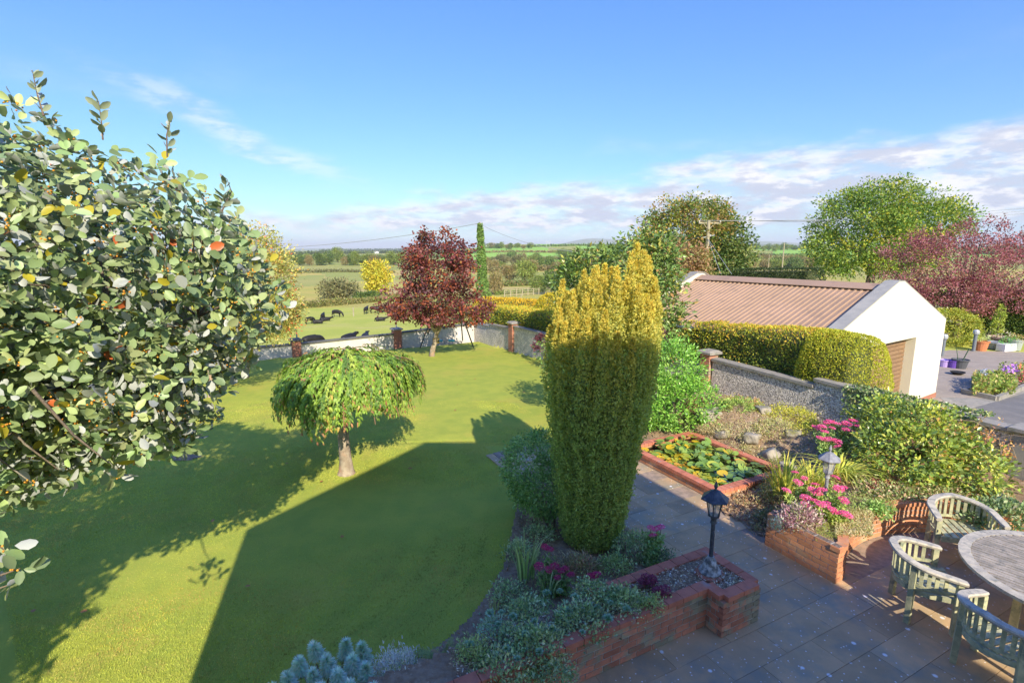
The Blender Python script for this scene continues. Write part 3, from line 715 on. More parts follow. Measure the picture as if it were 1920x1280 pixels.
pillar(pw, wp(14.9), -.5, 1.40, bricks=True)
pillar(pw, wp(26.7), -1.3, .60, wd=.42)
b = MB(); p = wp(8.62); b.box((p.x, p.y, .39), (.34, .34, 1.78), AANG); b.build('end_pillar', m_greyrender, pw, True)
b = MB(); b.box((p.x, p.y, 1.31), (.5, .5, .06), AANG); b.build('pillar_cap', m_concrete, pw, True)
# brick wall at the picture's right edge
bw = thing('brick_wall', 'red brick wall rising behind the bench chairs at the right edge', 'brick wall', (9.3, 7.6, 0))
brick_wall(bw, [Vector((8.99, 8.36, 0)), Vector((9.62, 6.6, 0))], .1, 17, mat=m_brick, cope=m_cope, capw=.16, vis=lambda c, k: k > 2)
# far wall, white rendered, dark coping, brick pillars
fw = thing('white_garden_wall', 'low white rendered wall with dark coping between lawn and cattle field', 'garden wall', (-6.5, 28.6, -1))
def wz(x): return float(np.interp(x, [-13, -2.2], [-.80, -1.0]))
corner = Vector((-2.2, 31.7, 0)); lft = Vector((-13.0, 23.85, 0))
def fp(t): return corner.lerp(lft, t)
def far_h(px_top):     # nothing
    return px_top
segs = [(0.0, .375, -.06, -.16), (.405, .775, -.20, -.22), (.805, 1.0, -.22, -.15)]
for t0, t1, z0_, z1_ in segs: wall_piece('wall_panel', fp(t0+.001), fp(t1), -3.2, z0_, z1_, .2, m_white, fw, m_darkcope, cw=.14)
wang = math.atan2(corner.y-lft.y, corner.x-lft.x)
pillar(fw, fp(.39), -3.2, -.02, wd=.42, capm=m_concrete, rz=wang); pillar(fw, fp(.79), -3.2, -.08, wd=.42, capm=m_darkcope, rz=wang)
sw = thing('side_garden_wall', 'low grey rendered wall glimpsed through the whitebeam leaves on the far left', 'garden wall', (-13, 18, 0))
wall_piece('wall_panel', (-13.0, 23.8), (-12.65, 16.6), -1.2, .1, .15, .2, m_white, sw, m_darkcope, cw=.1)
wall_piece('wall_panel', (-12.65, 16.6), (-12.4, 2), -1.2, .35, .4, .2, m_greyrender, sw, m_darkcope, cw=.1)
for nm, t, lb in (('fence_post', .39, 'thin pale post standing behind the right brick pillar of the white wall'), ('fence_post', .79, 'thin pale post standing behind the left brick pillar of the white wall')):
    p = fp(t)+Vector((-.1, .45, 0)); zt_ = CAMH-ray(0, 600)[1]*p.y if t < .5 else CAMH-ray(0, 618)[1]*p.y
    b = MB(); b.tube([(0, 0, -1.2), (0, 0, zt_)], .035, 7); b.lathe([(.045, zt_-.02), (.045, zt_+.02), (.01, zt_+.04)], seg=7); o = b.build(nm, m_concrete, loc=(p.x, p.y, 0)); tag(o, lb, 'post')

# ---------------------------------------------------------------- the house behind the camera (its shadow falls over lawn and patio)
hz = -.14
house = thing('house', 'gabled cream house whose upper window overlooks the garden', 'house', (2.5, -3, 0))
prof = [(-1.87, 0), (-1.87, 5.2), (1.52, 7.8), (4.29, 7.8), (5.55, 6.6), (5.55, 0)]; SHX = 2.85
b = MB(); V = [(x, hz, z) for x, z in prof]+[(x+SHX, hz-5.5, z) for x, z in prof]; n = len(prof)
b.add(V, [tuple(range(n)), tuple(reversed(range(n, 2*n)))]+[(i, (i+1) % n+0, (i+1) % n+n, i+n) for i in range(n)]); b.build('wall', m_cream, house, True)
b = MB()
for (x0, z0_), (x1, z1_) in zip(prof[1:4], prof[2:5]):
    q = [(x0, hz, z0_+.01), (x1, hz, z1_+.01), (x1+SHX, hz-5.5, z1_+.01), (x0+SHX, hz-5.5, z0_+.01)]; q2 = [(x_, y_, z_+.09) for x_, y_, z_ in q]
    b.add(q+q2, [(3, 2, 1, 0), (4, 5, 6, 7), (0, 1, 5, 4), (1, 2, 6, 5), (2, 3, 7, 6), (3, 0, 4, 7)])
b.build('roof', m_darkcope, house, True)
for (x, z) in ((-.2, 1.5), (3.6, 1.5), (3.9, 4.3)):
    b = MB(); b.box((x, hz+.03, z), (1.5, .05, 1.2)); b.build('window', m_dark, house, True)

# ---------------------------------------------------------------- neighbour's yard
def sheet(name, pts, z, mat, th=.05):
    b = MB(); b.prism([(p[0], p[1]) for p in pts], z-th, z); o = b.build(name, mat); o['kind'] = 'structure'; return o
def g(px, py, z=-.47): return G(px, py, z)
m_paver = M('yard_paving', (.40, .33, .26), (.33, .275, .22), 1.2, .95, .004, 40, c3=(.45, .39, .31), s3=5, t3=(.55, .7), anis=(.4, (1, 3, 1)))
sheet('paved_yard', [(11.0, 10.0), g(1700, 800), (16.5, 22.5), g(1780, 656), g(1830, 657), g(1920, 660), g(2150, 675), g(2300, 900)], -.47, m_paver)
sheet('concrete_apron', [(12.4, 13.0), g(1762, 745), g(1868, 748), g(1975, 716), g(1975, 722), g(1805, 770), g(1770, 800)], -.464, m_concrete)
sheet('road', [g(1807, 770), g(1920, 736), g(2200, 660), g(2300, 900), g(1900, 900)], -.466, m_asphalt)
# ---------------------------------------------------------------- garage
ZG = -.47
ga = Vector((11.0, 14.8, 0)); gn = Vector((.838, .545, 0)); gr = Vector((-.545, .838, 0)); GW = 3.65; GL = 7.05; ZE = 2.05; ZA = 3.34
gar = thing('garage', 'cream garage with brown corrugated steel roof and brown roller door', 'garage', (ga.x, ga.y, ZG))
def gp(n_, r_, z): return ga+gn*n_+gr*r_+Vector((0, 0, z))
def gz(n_): return ZA-(ZA-ZE)*abs(n_)/GW
# front wall with door opening, .3 thick
DR, DL, DT = 1.50, -1.45, 1.76
outl = [(-GW, ZG), (DL, ZG), (DL, DT), (DR, DT), (DR, ZG), (GW, ZG), (GW, gz(GW)+.02), (.16, ZA+.13), (-.16, ZA+.13), (-GW, gz(GW)+.02)]
b = MB()
def wallpoly(polys, r0, r1):
    for P in polys:
        k = len(P); b.add([gp(n_, r0, z) for n_, z in P]+[gp(n_, r1, z) for n_, z in P], [tuple(range(k)), tuple(reversed(range(k, 2*k)))]+[(i, i+k, (i+1) % k+k, (i+1) % k) for i in range(k)])
EZ = gz(GW)+.10
wallpoly([[(-GW, ZG), (DL, ZG), (DL, DT), (-GW, DT)], [(DR, ZG), (GW, ZG), (GW, DT), (DR, DT)], [(-GW, DT), (GW, DT), (GW, EZ), (.17, ZA+.14), (-.17, ZA+.14), (-GW, EZ)]], 0, .34)
b.build('front_wall', m_cream, gar, True)
b = MB(); wallpoly([[(-GW, EZ+.002), (-.17, ZA+.142), (.17, ZA+.142), (GW, EZ+.002), (GW, EZ+.03), (.175, ZA+.17), (-.175, ZA+.17), (-GW, EZ+.03)]], .0, .36); b.build('verge_coping', m_greyrender, gar, True)
b = MB(); wallpoly([[(-GW, ZG), (GW, ZG), (GW, EZ), (.17, ZA+.14), (-.17, ZA+.14), (-GW, EZ)]], GL-.3, GL); b.build('rear_wall', m_cream, gar, True)
b = MB(); wallpoly([[(-GW, EZ+.002), (-.17, ZA+.142), (.17, ZA+.142), (GW, EZ+.002), (GW, EZ+.03), (.175, ZA+.17), (-.175, ZA+.17), (-GW, EZ+.03)]], GL-.34, GL+.02); b.build('verge_coping', m_concrete, gar, True)
b = MB()
for s_ in (-1, 1):
    V = [gp(s_*(GW-.02), .34, ZG), gp(s_*(GW-.02), GL-.3, ZG), gp(s_*(GW-.02), GL-.3, ZE-.06), gp(s_*(GW-.02), .34, ZE-.06)]; W_ = [v-gn*s_*.25 for v in V]; b.add(V+W_, [(0, 1, 2, 3), (7, 6, 5, 4), (0, 4, 5, 1), (1, 5, 6, 2), (2, 6, 7, 3), (3, 7, 4, 0)])
b.build('side_wall', m_cream, gar, True)
b = MB(); b.box((0, 0, 0), (7.36, .02, .16)); pc = gp(0, -.012, ZG+.08)
o = b.build('plinth', m_brickfar, gar, loc=gp(2.59, -.012, ZG+.10)-gar.location); o.scale = ((GW-DR)/7.36, 1, 1); o.rotation_euler = (0, 0, math.atan2(gn.y, gn.x))
# roof sheets: trapezoid ribs running down the slope
def roof(side):
    V = []; F = []; pr = []; r = .36; pitch = .172
    while r < GL-.36:
        pr += [(r, 0), (r+.095, 0), (r+.112, .028), (r+.150, .028)]; r += pitch
    pr.append((GL-.36, 0))
    e_n = GW+.12
    for rr, h in pr:
        V.append(gp(side*.0, rr, gz(0)-.03+h)); V.append(gp(side*e_n, rr, gz(e_n)+h))
    for i in range(len(pr)-1): F.append((2*i, 2*i+1, 2*i+3, 2*i+2))
    b = MB(); b.add(V, F); o = b.build('roof_sheet', m_brownsteel, gar, True); so_ = o.modifiers.new('s', 'SOLIDIFY'); so_.thickness = .012
roof(-1); roof(1)
b = MB()
for s_ in (-1, 1):
    q = [gp(0, .36, ZA+.065), gp(s_*.42, .36, gz(.42)+.062), gp(s_*.42, GL-.36, gz(.42)+.062), gp(0, GL-.36, ZA+.065)]
    b.add(q+[v-Vector((0, 0, .014)) for v in q], [(0, 1, 2, 3), (7, 6, 5, 4), (0, 4, 5, 1), (1, 5, 6, 2), (2, 6, 7, 3)])
b.build('ridge_cap', m_brownsteel, gar, True)
b = MB()
for s_ in (-1, 1):
    pts = [gp(s_*(GW+.10), .3, gz(GW+.1)-.06), gp(s_*(GW+.10), GL-.3, gz(GW+.1)-.06)]
    b.tube(pts, .055, 8)
b.build('gutter', m_grey_pl, gar, True)
# roller door: separate slats
nsl_ = 17; sh = (DT-ZG)/nsl_; me = None
for i in range(nsl_):
    if me is None:
        b = MB(); prf = [(0, 0), (-.018, .012), (-.022, sh*.5), (-.012, sh-.012), (0, sh-.006)]; L_ = DR-DL; V = []
        for x_ in (0, L_): V += [(x_, y_, z_) for y_, z_ in prf]
        b.add(V, [(i_, i_+1, i_+6, i_+5) for i_ in range(4)]+[(0, 5, 9, 4), (0, 4, 3, 2, 1), (5, 6, 7, 8, 9)]); me = b.mesh('slat'); me.materials.append(m_door)
    o = link('door_slat', me, None, gar); o.location = gp(DL, .28, ZG+i*sh)-gar.location; o.rotation_euler = (0, 0, math.atan2(gn.y, gn.x))
b = MB(); b.box((0, 0, 0), (DR-DL, .02, DT-ZG)); b.build('door_backing', m_dark, gar, loc=gp((DR+DL)/2, .32, (ZG+DT)/2)-gar.location, rz=math.atan2(gn.y, gn.x))

# ---------------------------------------------------------------- garden table
tb = thing('garden_table', 'round weathered slatted wooden garden table between the three chairs', 'table', (6.40, 5.32, 0), math.radians(-52))
TR = 1.06; ZT = .74
n = 40; b = MB()
for i in range(n):
    t0 = 2*math.pi*i/n; t1 = 2*math.pi*(i+1)/n-.004
    P = [(TR*math.cos(t0), TR*math.sin(t0)), (TR*math.cos(t1), TR*math.sin(t1)), ((TR-.12)*math.cos(t1), (TR-.12)*math.sin(t1)), ((TR-.12)*math.cos(t0), (TR-.12)*math.sin(t0))]
    b.prism(P, ZT-.035, ZT)
b.build('rim', m_chairtop, tb)
for i in range(-15, 16):
    y_ = i*.0605; hw = math.sqrt(max(0, (TR-.125)**2-y_*y_))
    if hw < .1: continue
    for s_ in (-1, 1):
        b = MB(); x0, x1 = (.065, hw) if s_ > 0 else (-hw, -.065); b.box(((x0+x1)/2, y_, ZT-.017+.0015*(i % 3)), (x1-x0, .049, .026)); b.build('table_slat', m_wood, tb)
b = MB(); b.box((0, 0, ZT-.014), (.12, 2*(TR-.13), .032)); b.build('cross_rail', m_chairtop, tb)
for s_ in (-1, 1):
    for q_ in (-1, 1):
        b = MB(); b.box((s_*.42, q_*.42, .34), (.075, .075, .68)); b.build('leg', m_chair, tb)
b = MB(); b.lathe([(.60, 0), (.60, .07)], (0, 0, ZT-.115), 20); b.build('apron', m_chair, tb)
ls = tag(MB().lathe([(.0, 0), (.10, 0), (.10, .02), (.29, .022), (.30, .03), (.30, .045), (.29, .052), (.0, .052)], seg=36).build('lazy_susan', m_chairtop, loc=(6.55, 5.36, ZT+.006), smooth=False), 'round pale turntable lying in the middle of the garden table', 'turntable')
m_pad = M('dark_pad', (.05, .07, .11), rough=.7)
tag(MB().lathe([(.36, 0), (.36, .004)], seg=36).build('round_mat', m_pad, loc=(6.53, 5.35, ZT+.001)), 'dark blue round mat under the turntable on the table', 'mat')

# ---------------------------------------------------------------- barrel chairs
def chair_path(n=41, R=.30, F_=.20):
    pts = []                                         # from one arm end round the back to the other; faces +x
    for t in np.linspace(-1, 1, n):
        a = t*2.25; 
        if abs(a) <= math.pi/2: x_, y_ = -.02-R*math.cos(a), R*math.sin(a)*1.08
        else:
            e = (abs(a)-math.pi/2)/(2.25-math.pi/2); x_, y_ = -.02+e*(F_+.04), math.copysign(R*1.08+.015*e, a)
        pts.append((x_, y_, t))
    return pts
def make_chair(label, loc, rz):
    t = thing('barrel_chair', label, 'chair', loc, rz, 'wooden barrel-backed chairs round the garden table')
    P = chair_path(); zr = lambda s: .66+.13*(1-abs(s))**.9*1.0
    b = MB(); k = None
    for i, (x_, y_, s) in enumerate(P):
        nx = -(P[min(i+1, 40)][1]-P[max(i-1, 0)][1]); ny = P[min(i+1, 40)][0]-P[max(i-1, 0)][0]; l = math.hypot(nx, ny); nx /= l; ny /= l
        w_ = .045 if abs(s) < .9 else .045*(1-(abs(s)-.9)*2.5); z = zr(s)
        b.v += [(x_+nx*w_, y_+ny*w_, z), (x_-nx*w_, y_-ny*w_, z), (x_+nx*(w_-.008), y_+ny*(w_-.008), z+.016), (x_-nx*(w_-.008), y_-ny*(w_-.008), z+.016), (x_+nx*(w_-.01), y_+ny*(w_-.01), z-.026), (x_-nx*(w_-.01), y_-ny*(w_-.01), z-.026)]
        if i:
            a = 6*(i-1); c = 6*i
            for p_, q_ in ((2, 3), (3, 1), (1, 5), (5, 4), (4, 0), (0, 2)): b.f.append((a+p_, a+q_, c+q_, c+p_))
    b.f += [(0, 2, 3, 1, 5, 4), tuple(240+j for j in (4, 5, 1, 3, 2, 0))]
    b.build('arm_rail', m_chairtop, t)
    b = MB(); Z0, Z1 = .375, .435                              # curved seat rim
    for i, (x_, y_, s) in enumerate(P):
        f = .93; b.v += [(x_*f, y_*f, Z0), (x_*f, y_*f, Z1), (x_*f*.88, y_*f*.88, Z1), (x_*f*.88, y_*f*.88, Z0)]
        if i:
            a = 4*(i-1); c = 4*i
            for p_, q_ in ((0, 1), (1, 2), (2, 3), (3, 0)): b.f.append((a+p_, a+q_, c+q_, c+p_))
    b.f += [(0, 1, 2, 3), (163, 162, 161, 160)]
    b.build('seat_frame', m_chair, t)
    MB().box((.235, 0, .40), (.035, .60, .07)).build('front_rail', m_chair, t)
    b = MB(); Z0, Z1 = .47, .505                              # lower back rail
    for i, (x_, y_, s) in enumerate(P):
        f = .97; b.v += [(x_*f, y_*f, Z0), (x_*f, y_*f, Z1), (x_*f*.93, y_*f*.93, Z1), (x_*f*.93, y_*f*.93, Z0)]
        if i:
            a = 4*(i-1); c = 4*i
            for p_, q_ in ((0, 1), (1, 2), (2, 3), (3, 0)): b.f.append((a+p_, a+q_, c+q_, c+p_))
    b.build('back_rail', m_chair, t)
    for i in range(-3, 4):                                     # seat slats run front to back
        y_ = i*.078; xb = -.27*math.sqrt(max(.1, 1-(y_/.33)**2)); MB().box(((xb+.245)/2, y_, .438+.001*(i % 2)), (.245-xb, .058, .016)).build('seat_slat', m_chair, t)
    for i in range(2, 39, 2):
        x_, y_, s = P[i]; f = .955
        if i in (2, 38, 12, 28): continue
        a = math.atan2(y_, x_); MB().bar((x_*f*.98, y_*f*.98, .49), (x_*f, y_*f, zr(s)-.02), .034, .013, up=(math.cos(a), math.sin(a), 0)).build('back_slat', m_chair, t)
    for i in (1, 39, 12, 28):
        x_, y_, s = P[i]; f = .95; b = MB(); a = math.atan2(y_, x_) if i in (12, 28) else 0
        b.bar((x_*f*(1.05 if i in (12, 28) else 1), y_*f*(1.05 if i in (12, 28) else 1), 0), (x_*f, y_*f, zr(s)-.02), .052, .05, up=(math.cos(a), math.sin(a), 0)); b.build('leg', m_chair, t)
    return t
SCH = 1.12
for lb, loc, an in (('green-grey barrel chair behind the table, its back to the brick bay', (6.40, 6.86, 0), -107), ('green-grey barrel chair left of the table, half in sunlight, nearest the raised bed', (5.04, 5.76, 0), -21), ('shaded barrel chair cut off by the lower right corner, its arm under the table edge', (5.06, 4.74, 0), 14)):
    c = make_chair(lb, loc, math.radians(an)); c.scale = (SCH, SCH*1.02, 1.04)

# ---------------------------------------------------------------- garden lamps
m_lampglass = bpy.data.materials.new('lamp_glass'); m_lampglass.use_nodes = True; _b = m_lampglass.node_tree.nodes['Principled BSDF']
_b.inputs['Base Color'].default_value = (.75, .75, .72, 1); _b.inputs['Roughness'].default_value = .15; _b.inputs['Alpha'].default_value = .38
def lamp(label, loc, h, mt, mbase, foot=True, s=1.0, low=None):
    t = thing('garden_lamp', label, 'lamp', loc)
    b = MB(); zl = h-.40*s
    b.lathe([(.034, .10), (.036, .14), (.026, .18), (.024, zl-.10), (.040, zl-.09), (.030, zl-.05), (.038, zl-.03), (.034, zl)], seg=10); b.build('post', mt, t, smooth=False)
    if foot:
        MB().lathe([(.17, 0), (.175, .03), (.15, .045)], (0, 0, -.03), 18).build('plinth', m_cope, t)
        MB().lathe([(.13, 0), (.135, .025), (.11, .06), (.085, .11), (.07, .16), (.045, .20), (.04, .22)], (0, 0, .005), 12).build('base', mbase, t)
    b = MB(); r0, r1 = .055*s, .092*s; zt_ = zl+.20*s
    b.lathe([(r0+.012, zl), (r0+.012, zl+.015)], seg=6); b.build('lantern_floor', mt, t)
    for j in range(6):
        a0 = math.pi/3*j; a1 = a0+math.pi/3
        MB().bar((r0*math.cos(a0), r0*math.sin(a0), zl+.01), (r1*math.cos(a0), r1*math.sin(a0), zt_), .011).build('frame_bar', mt, t)
        q = MB(); f = .97; q.add([(r0*f*math.cos(a0), r0*f*math.sin(a0), zl+.015), (r0*f*math.cos(a1), r0*f*math.sin(a1), zl+.015), (r1*f*math.cos(a1), r1*f*math.sin(a1), zt_), (r1*f*math.cos(a0), r1*f*math.sin(a0), zt_)], [(0, 1, 2, 3)]); q.build('pane', m_lampglass, t)
    b = MB(); b.lathe([(.150*s, zt_-.012), (.152*s, zt_), (.085*s, zt_+.055*s), (.05*s, zt_+.085*s), (.028*s, zt_+.095*s)], seg=6); b.build('roof', mt, t)
    b = MB(); b.lathe([(.020*s, zt_+.09*s), (.012*s, zt_+.115*s), (.022*s, zt_+.135*s), (.018*s, zt_+.155*s), (.006*s, zt_+.195*s)], seg=8); b.build('finial', mt, t)
    return t
lamp('black lantern post with flaking white foot standing in the brick planter', AB(4.83, -4.05, .49), 1.20, m_blackmetal, M('flaking_paint', (.55, .55, .52), (.12, .12, .11), 16, .8), True, 1.12)
lamp('grey-topped lantern post rising from the pink sedums of the raised bed', (4.92, 7.66, .18), 1.24, m_greymetal, m_greymetal, False, 1.12)

# ---------------------------------------------------------------- far side of the drive
def bollard(label, loc, h):
    t = thing('bollard_light', label, 'light', loc, 0, 'dark bollard lights along the drive')
    MB().lathe([(.075, 0), (.075, h-.2), (.085, h-.2), (.085, h-.17)], seg=12).build('post', m_grey_pl, t)
    MB().lathe([(.075, h-.17), (.13, h-.13), (.135, h-.02), (.10, h+.05), (.03, h+.07)], seg=12).build('lamp_head', m_metal, t)
bollard('bollard light against the corner of the cream garage', g(1766, 667), .95)
bollard('bollard light standing beside the terracotta pot at the lawn edge', g(1825, 658), .98)
def pot(label, loc, r, h, mt, plantcols=None, ph=.25, n=220, square=False, name='plant_pot', cat='pot', L=.07):
    t = thing(name, label, cat, loc)
    if square:
        b = MB(); b.prism([(-r, -r*.45), (r, -r*.45), (r, r*.45), (-r, r*.45)], 0, h); b.build('box', mt, t, rz=.3)
    else:
        MB().lathe([(r*.68, 0), (r*.9, h*.85), (r*1.0, h*.86), (r*1.02, h), (r*.9, h), (r*.85, h*.9)], seg=16).build('pot', mt, t)
    if plantcols:
        (pt, _) = crown(rng, [(loc[0], loc[1], loc[2]+h+ph*.35, r*1.1, r*(.6 if square else 1.0), ph*.6)], 22, n//22, .06, plantcols, None, L)
        build_leaves('foliage', m_lm, t, [pt])
    return t
FL = [(.12, .2, .05), (.2, .26, .07), (.3, .33, .1)]
m_lil = M('lilac_plastic', (.50, .36, .72), rough=.5); m_pur = M('purple_plastic', (.16, .08, .42), rough=.45); m_wp = M('white_plastic', (.8, .8, .8), rough=.5)
pot('terracotta pot with pale green leaves beside the bollard light', g(1838, 657), .32, .48, m_terra, [(.45, .5, .25), (.3, .4, .15)], .3)
pot('wide grey bowl on the paving between the terracotta and pink pots', g(1861, 653), .42, .34, M('grey_bowl', (.34, .35, .38), rough=.6), None)
pot('low wide pinkish stone pot with a tall conifer and pale flowers', g(1872, 649), .55, .5, M('pink_pot', (.42, .27, .23), (.34, .22, .19), 6, .9), [(.55, .5, .38), (.3, .35, .15), (.6, .5, .5)], .4)
t = thing('dwarf_conifer', 'slim yellow-green dwarf conifer rising from the wide pinkish pot', 'conifer', g(1866, 650)); p = g(1866, 650)
pt, _ = crown(rng, [(p.x, p.y, p.z+1.1, .20, .2, .75), (p.x, p.y, p.z+1.7, .12, .12, .4)], 60, 14, .06, [(.35, .38, .07), (.25, .3, .06)], None, .09, droop=-.8); build_leaves('foliage', m_lm, t, [pt]); MB().tube([(0, 0, .3), (0, 0, 1.9)], .02, 5).build('stem', m_bark, t)
pot('white rectangular trough with bright green leaves in front of the grey pot', g(1886, 657), .42, .34, m_wp, [(.12, .3, .07), (.16, .34, .08)], .35, square=True, name='plant_trough', cat='trough')
pot('pale grey-green bucket-shaped pot at the right end of the row', g(1902, 656), .32, .52, M('grey_green_pot', (.38, .42, .38), rough=.7), [(.4, .3, .12), (.3, .33, .1)], .25)
pot('lilac plastic pot half hidden behind the garage corner', g(1769, 687), .22, .30, m_lil, None)
pot('deep purple plastic pot standing next to the black tub', g(1786, 689), .22, .32, m_pur, None)
t = pot('black round tub holding two spiky green leaves', g(1799, 690), .30, .38, M('black_pot', (.10, .105, .115), rough=.55), None)
b = MB(); b.bar((-.1, 0, .3), (-.2, .05, .82), .05, .015); b.bar((.08, 0, .3), (.24, -.05, .85), .06, .015); b.build('spiky_leaf', M('spike', (.10, .16, .08)), t)
t = thing('dark_bowl', 'small dark bowl lying on the paving in front of the black tub', 'bowl', g(1795, 702)); MB().lathe([(.12, 0), (.24, .1), (.25, .12), (.2, .08)], seg=14).build('bowl', m_dark, t)
# wheelie bin
bp_ = gp(GW+.45, .9, ZG); t = thing('wheelie_bin', 'grey wheelie bin against the side of the garage', 'bin', bp_, math.atan2(gn.y, gn.x))
b = MB(); b.add([(-.22, -.25, .06), (.22, -.25, .06), (.22, .25, .06), (-.22, .25, .06), (-.29, -.33, 1.0), (.29, -.33, 1.0), (.29, .33, 1.0), (-.29, .33, 1.0)], [(3, 2, 1, 0), (4, 5, 6, 7), (0, 1, 5, 4), (1, 2, 6, 5), (2, 3, 7, 6), (3, 0, 4, 7)]); b.build('body', m_grey_pl, t)
b = MB(); b.box((0, 0, 1.03), (.64, .74, .06)); b.box((0, .36, 1.0), (.5, .06, .05)); b.build('lid', m_grey_pl, t, bevel=.015)
for s_ in (-1, 1):
    b = MB(); b.tube([(s_*.26-.02, .2, .1), (s_*.26+.03, .2, .1)], .1, 12); b.build('wheel', m_dark, t)
# kerbed flower bed on the drive
fb = thing('kerbed_flower_bed', 'concrete-kerbed flower bed of mixed bright flowers on the drive', 'flower bed', g(1880, 735))
k0, k1, k2, k3, k4 = g(1805, 737), g(1868, 751), g(1985, 700), g(1960, 690), g(1868, 712)
for p_, q_ in ((k0, k1), (k1, k2), (k2, k3), (k3, k0)):
    b = MB(); m_ = ZG+.07; b.bar((p_.x, p_.y, m_), (q_.x, q_.y, m_), .13, .16); b.build('kerb', m_concrete, fb, True)
def fbz(n, cols, px0, px1, py0, py1, L, h, tm='q'):
    P = []
    for _ in range(n):
        a = g(rng.uniform(px0, px1), rng.uniform(py0, py1)); P.append((a.x, a.y, a.z+.05+h*rng.random()))
    P = np.array(P); return leaves(P, rdir(rng, n)+np.array([0, 0, .5]), rdir(rng, n)*.6+np.array([0, 0, .7]), L*rng.uniform(.6, 1.3, n), L*.6, pal(rng, n, cols), tm)
build_leaves('foliage', m_lm, fb, [fbz(2600, [(.22, .3, .06), (.3, .34, .08), (.14, .2, .05), (.38, .3, .12)], 1822, 1900, 716, 744, .12, .38), fbz(1500, [(.22, .3, .06), (.2, .26, .08), (.3, .28, .14)], 1870, 1985, 702, 722, .12, .45)], stuff=True)
build_leaves('purple_flowers', m_petal, fb, [fbz(420, [(.48, .20, .70), (.55, .28, .75)], 1876, 1905, 709, 722, .1, .5)], stuff=True)
build_leaves('red_flowers', m_petal, fb, [fbz(130, [(.65, .10, .10), (.75, .2, .18)], 1827, 1852, 733, 741, .1, .35), fbz(240, [(.62, .12, .14)], 1906, 1960, 712, 724, .1, .5)], stuff=True)
build_leaves('orange_flowers', m_petal, fb, [fbz(240, [(.85, .25, .05), (.8, .35, .1)], 1906, 1940, 704, 714, .1, .55)], stuff=True)
build_leaves('silver_leaves', m_lm, fb, [fbz(200, [(.45, .46, .52)], 1828, 1850, 716, 724, .1, .4)], stuff=True)

# ---------------------------------------------------------------- poles and wires
def pole(label, loc, h, r, name='utility_pole', mt=None):
    t = thing(name, label, 'pole', loc); MB().tube([(0, 0, -1), (0, 0, h)], [r, r*.72], 10).build('post', mt or m_pole, t); return t
def at_d(px, py, D):
    u, d = ray(px, py); return Vector((u*D, D, CAMH-d*D))
P1 = at_d(1329, 414, 40); P1b = Vector((P1.x, P1.y, float(T(P1.x, P1.y))))
t = pole('tall wooden electricity pole with a crossarm behind the garage', P1b, P1.z-P1b.z, .17)
b = MB(); zz_ = P1.z-P1b.z-.15; b.bar((-.75, 0, zz_), (.95, .2, zz_), .10, .12); b.bar((-.4, .02, zz_), (0, 0, zz_-.55), .04); b.bar((.5, .1, zz_), (0, 0, zz_-.55), .04); b.build('crossarm', m_pole, t)
b = MB(); b.bar((-.5, 0, zz_-1.1), (.5, 0, zz_-.9), .05); b.bar((.3, 0, zz_-.95), (-.3, 0, zz_-.55), .05); b.build('bracket', m_metal, t)
b = MB()
for x_ in (-.68, .1, .88): b.lathe([(.04, 0), (.06, .05), (.035, .12)], (x_, .05, zz_+.06), 6)
b.build('insulator', m_white, t)
PL = at_d(897, 419, 52); PLb = Vector((PL.x+.15, PL.y, float(T(PL.x, PL.y))))
def wire(label, p, q, sag, r=.018):
    pts = [Vector(p).lerp(Vector(q), s)-Vector((0, 0, 4*sag*s*(1-s))) for s in np.linspace(0, 1, 15)]
    o = MB().tube(pts, r, 5).build('overhead_wire', m_wire); tag(o, label, 'wire')
wire('single wire running left from the ivy-clad pole over the red maple', PL, at_d(470, 466, 62), .5, .03)
wire('wire sagging from the ivy-clad pole to the bracket of the tall electricity pole', PL, P1+Vector((-.5, 0, -1.15)), 1.9, .02)
for k, (x_, lb) in enumerate(((-.68, 'nearest-left wire of the three running right from the crossarm'), (.1, 'middle wire of the three running right from the crossarm'), (.88, 'right-hand wire of the three running right from the crossarm'))):
    wire(lb, P1+Vector((x_, 0, .02)), at_d(2050, 377+k*6, 48+k*2), .5, .018)
for k, (x_, q_) in enumerate(((.25, (1352, 500)), (.5, (1372, 500)))):
    e = hit(*q_); e = at_d(q_[0], q_[1]+14, 36); o = MB().tube([P1+Vector((0, 0, -1.3)), e], .016, 5).build('stay_wire', m_wire); tag(o, ('steeper' if k == 0 else 'flatter')+' stay wire slanting down from the tall electricity pole', 'wire')
for px, yt, yb, lb in ((1466, 456, 508, 'pale wooden pole standing in the field beyond the dark clipped hedge'), (1440, 478, 508, 'shorter distant pole left of the pale field pole'), (741, 516, 552, 'short grey pole beside the yellow autumn tree')):
    e = hit(px, yb); h = (yb-yt)*e.y/FPX; pole(lb, e, h, h*.022, mt=m_pole)
pyl = hit(1028, 463)
for sx in (-1, 1):
    pass
t = thing('pylon', 'tiny white twin-leg pylon on the far green hill', 'pylon', pyl); hh = 11*pyl.y/FPX
b = MB()
for sx in (-1, 1): b.bar((sx*3.2*pyl.y/FPX, 0, 0), (sx*2.6*pyl.y/FPX, 0, hh), .5)
b.bar((-5*pyl.y/FPX, 0, hh*.82), (5*pyl.y/FPX, 0, hh*.82), .45); b.build('frame', m_metal, t)

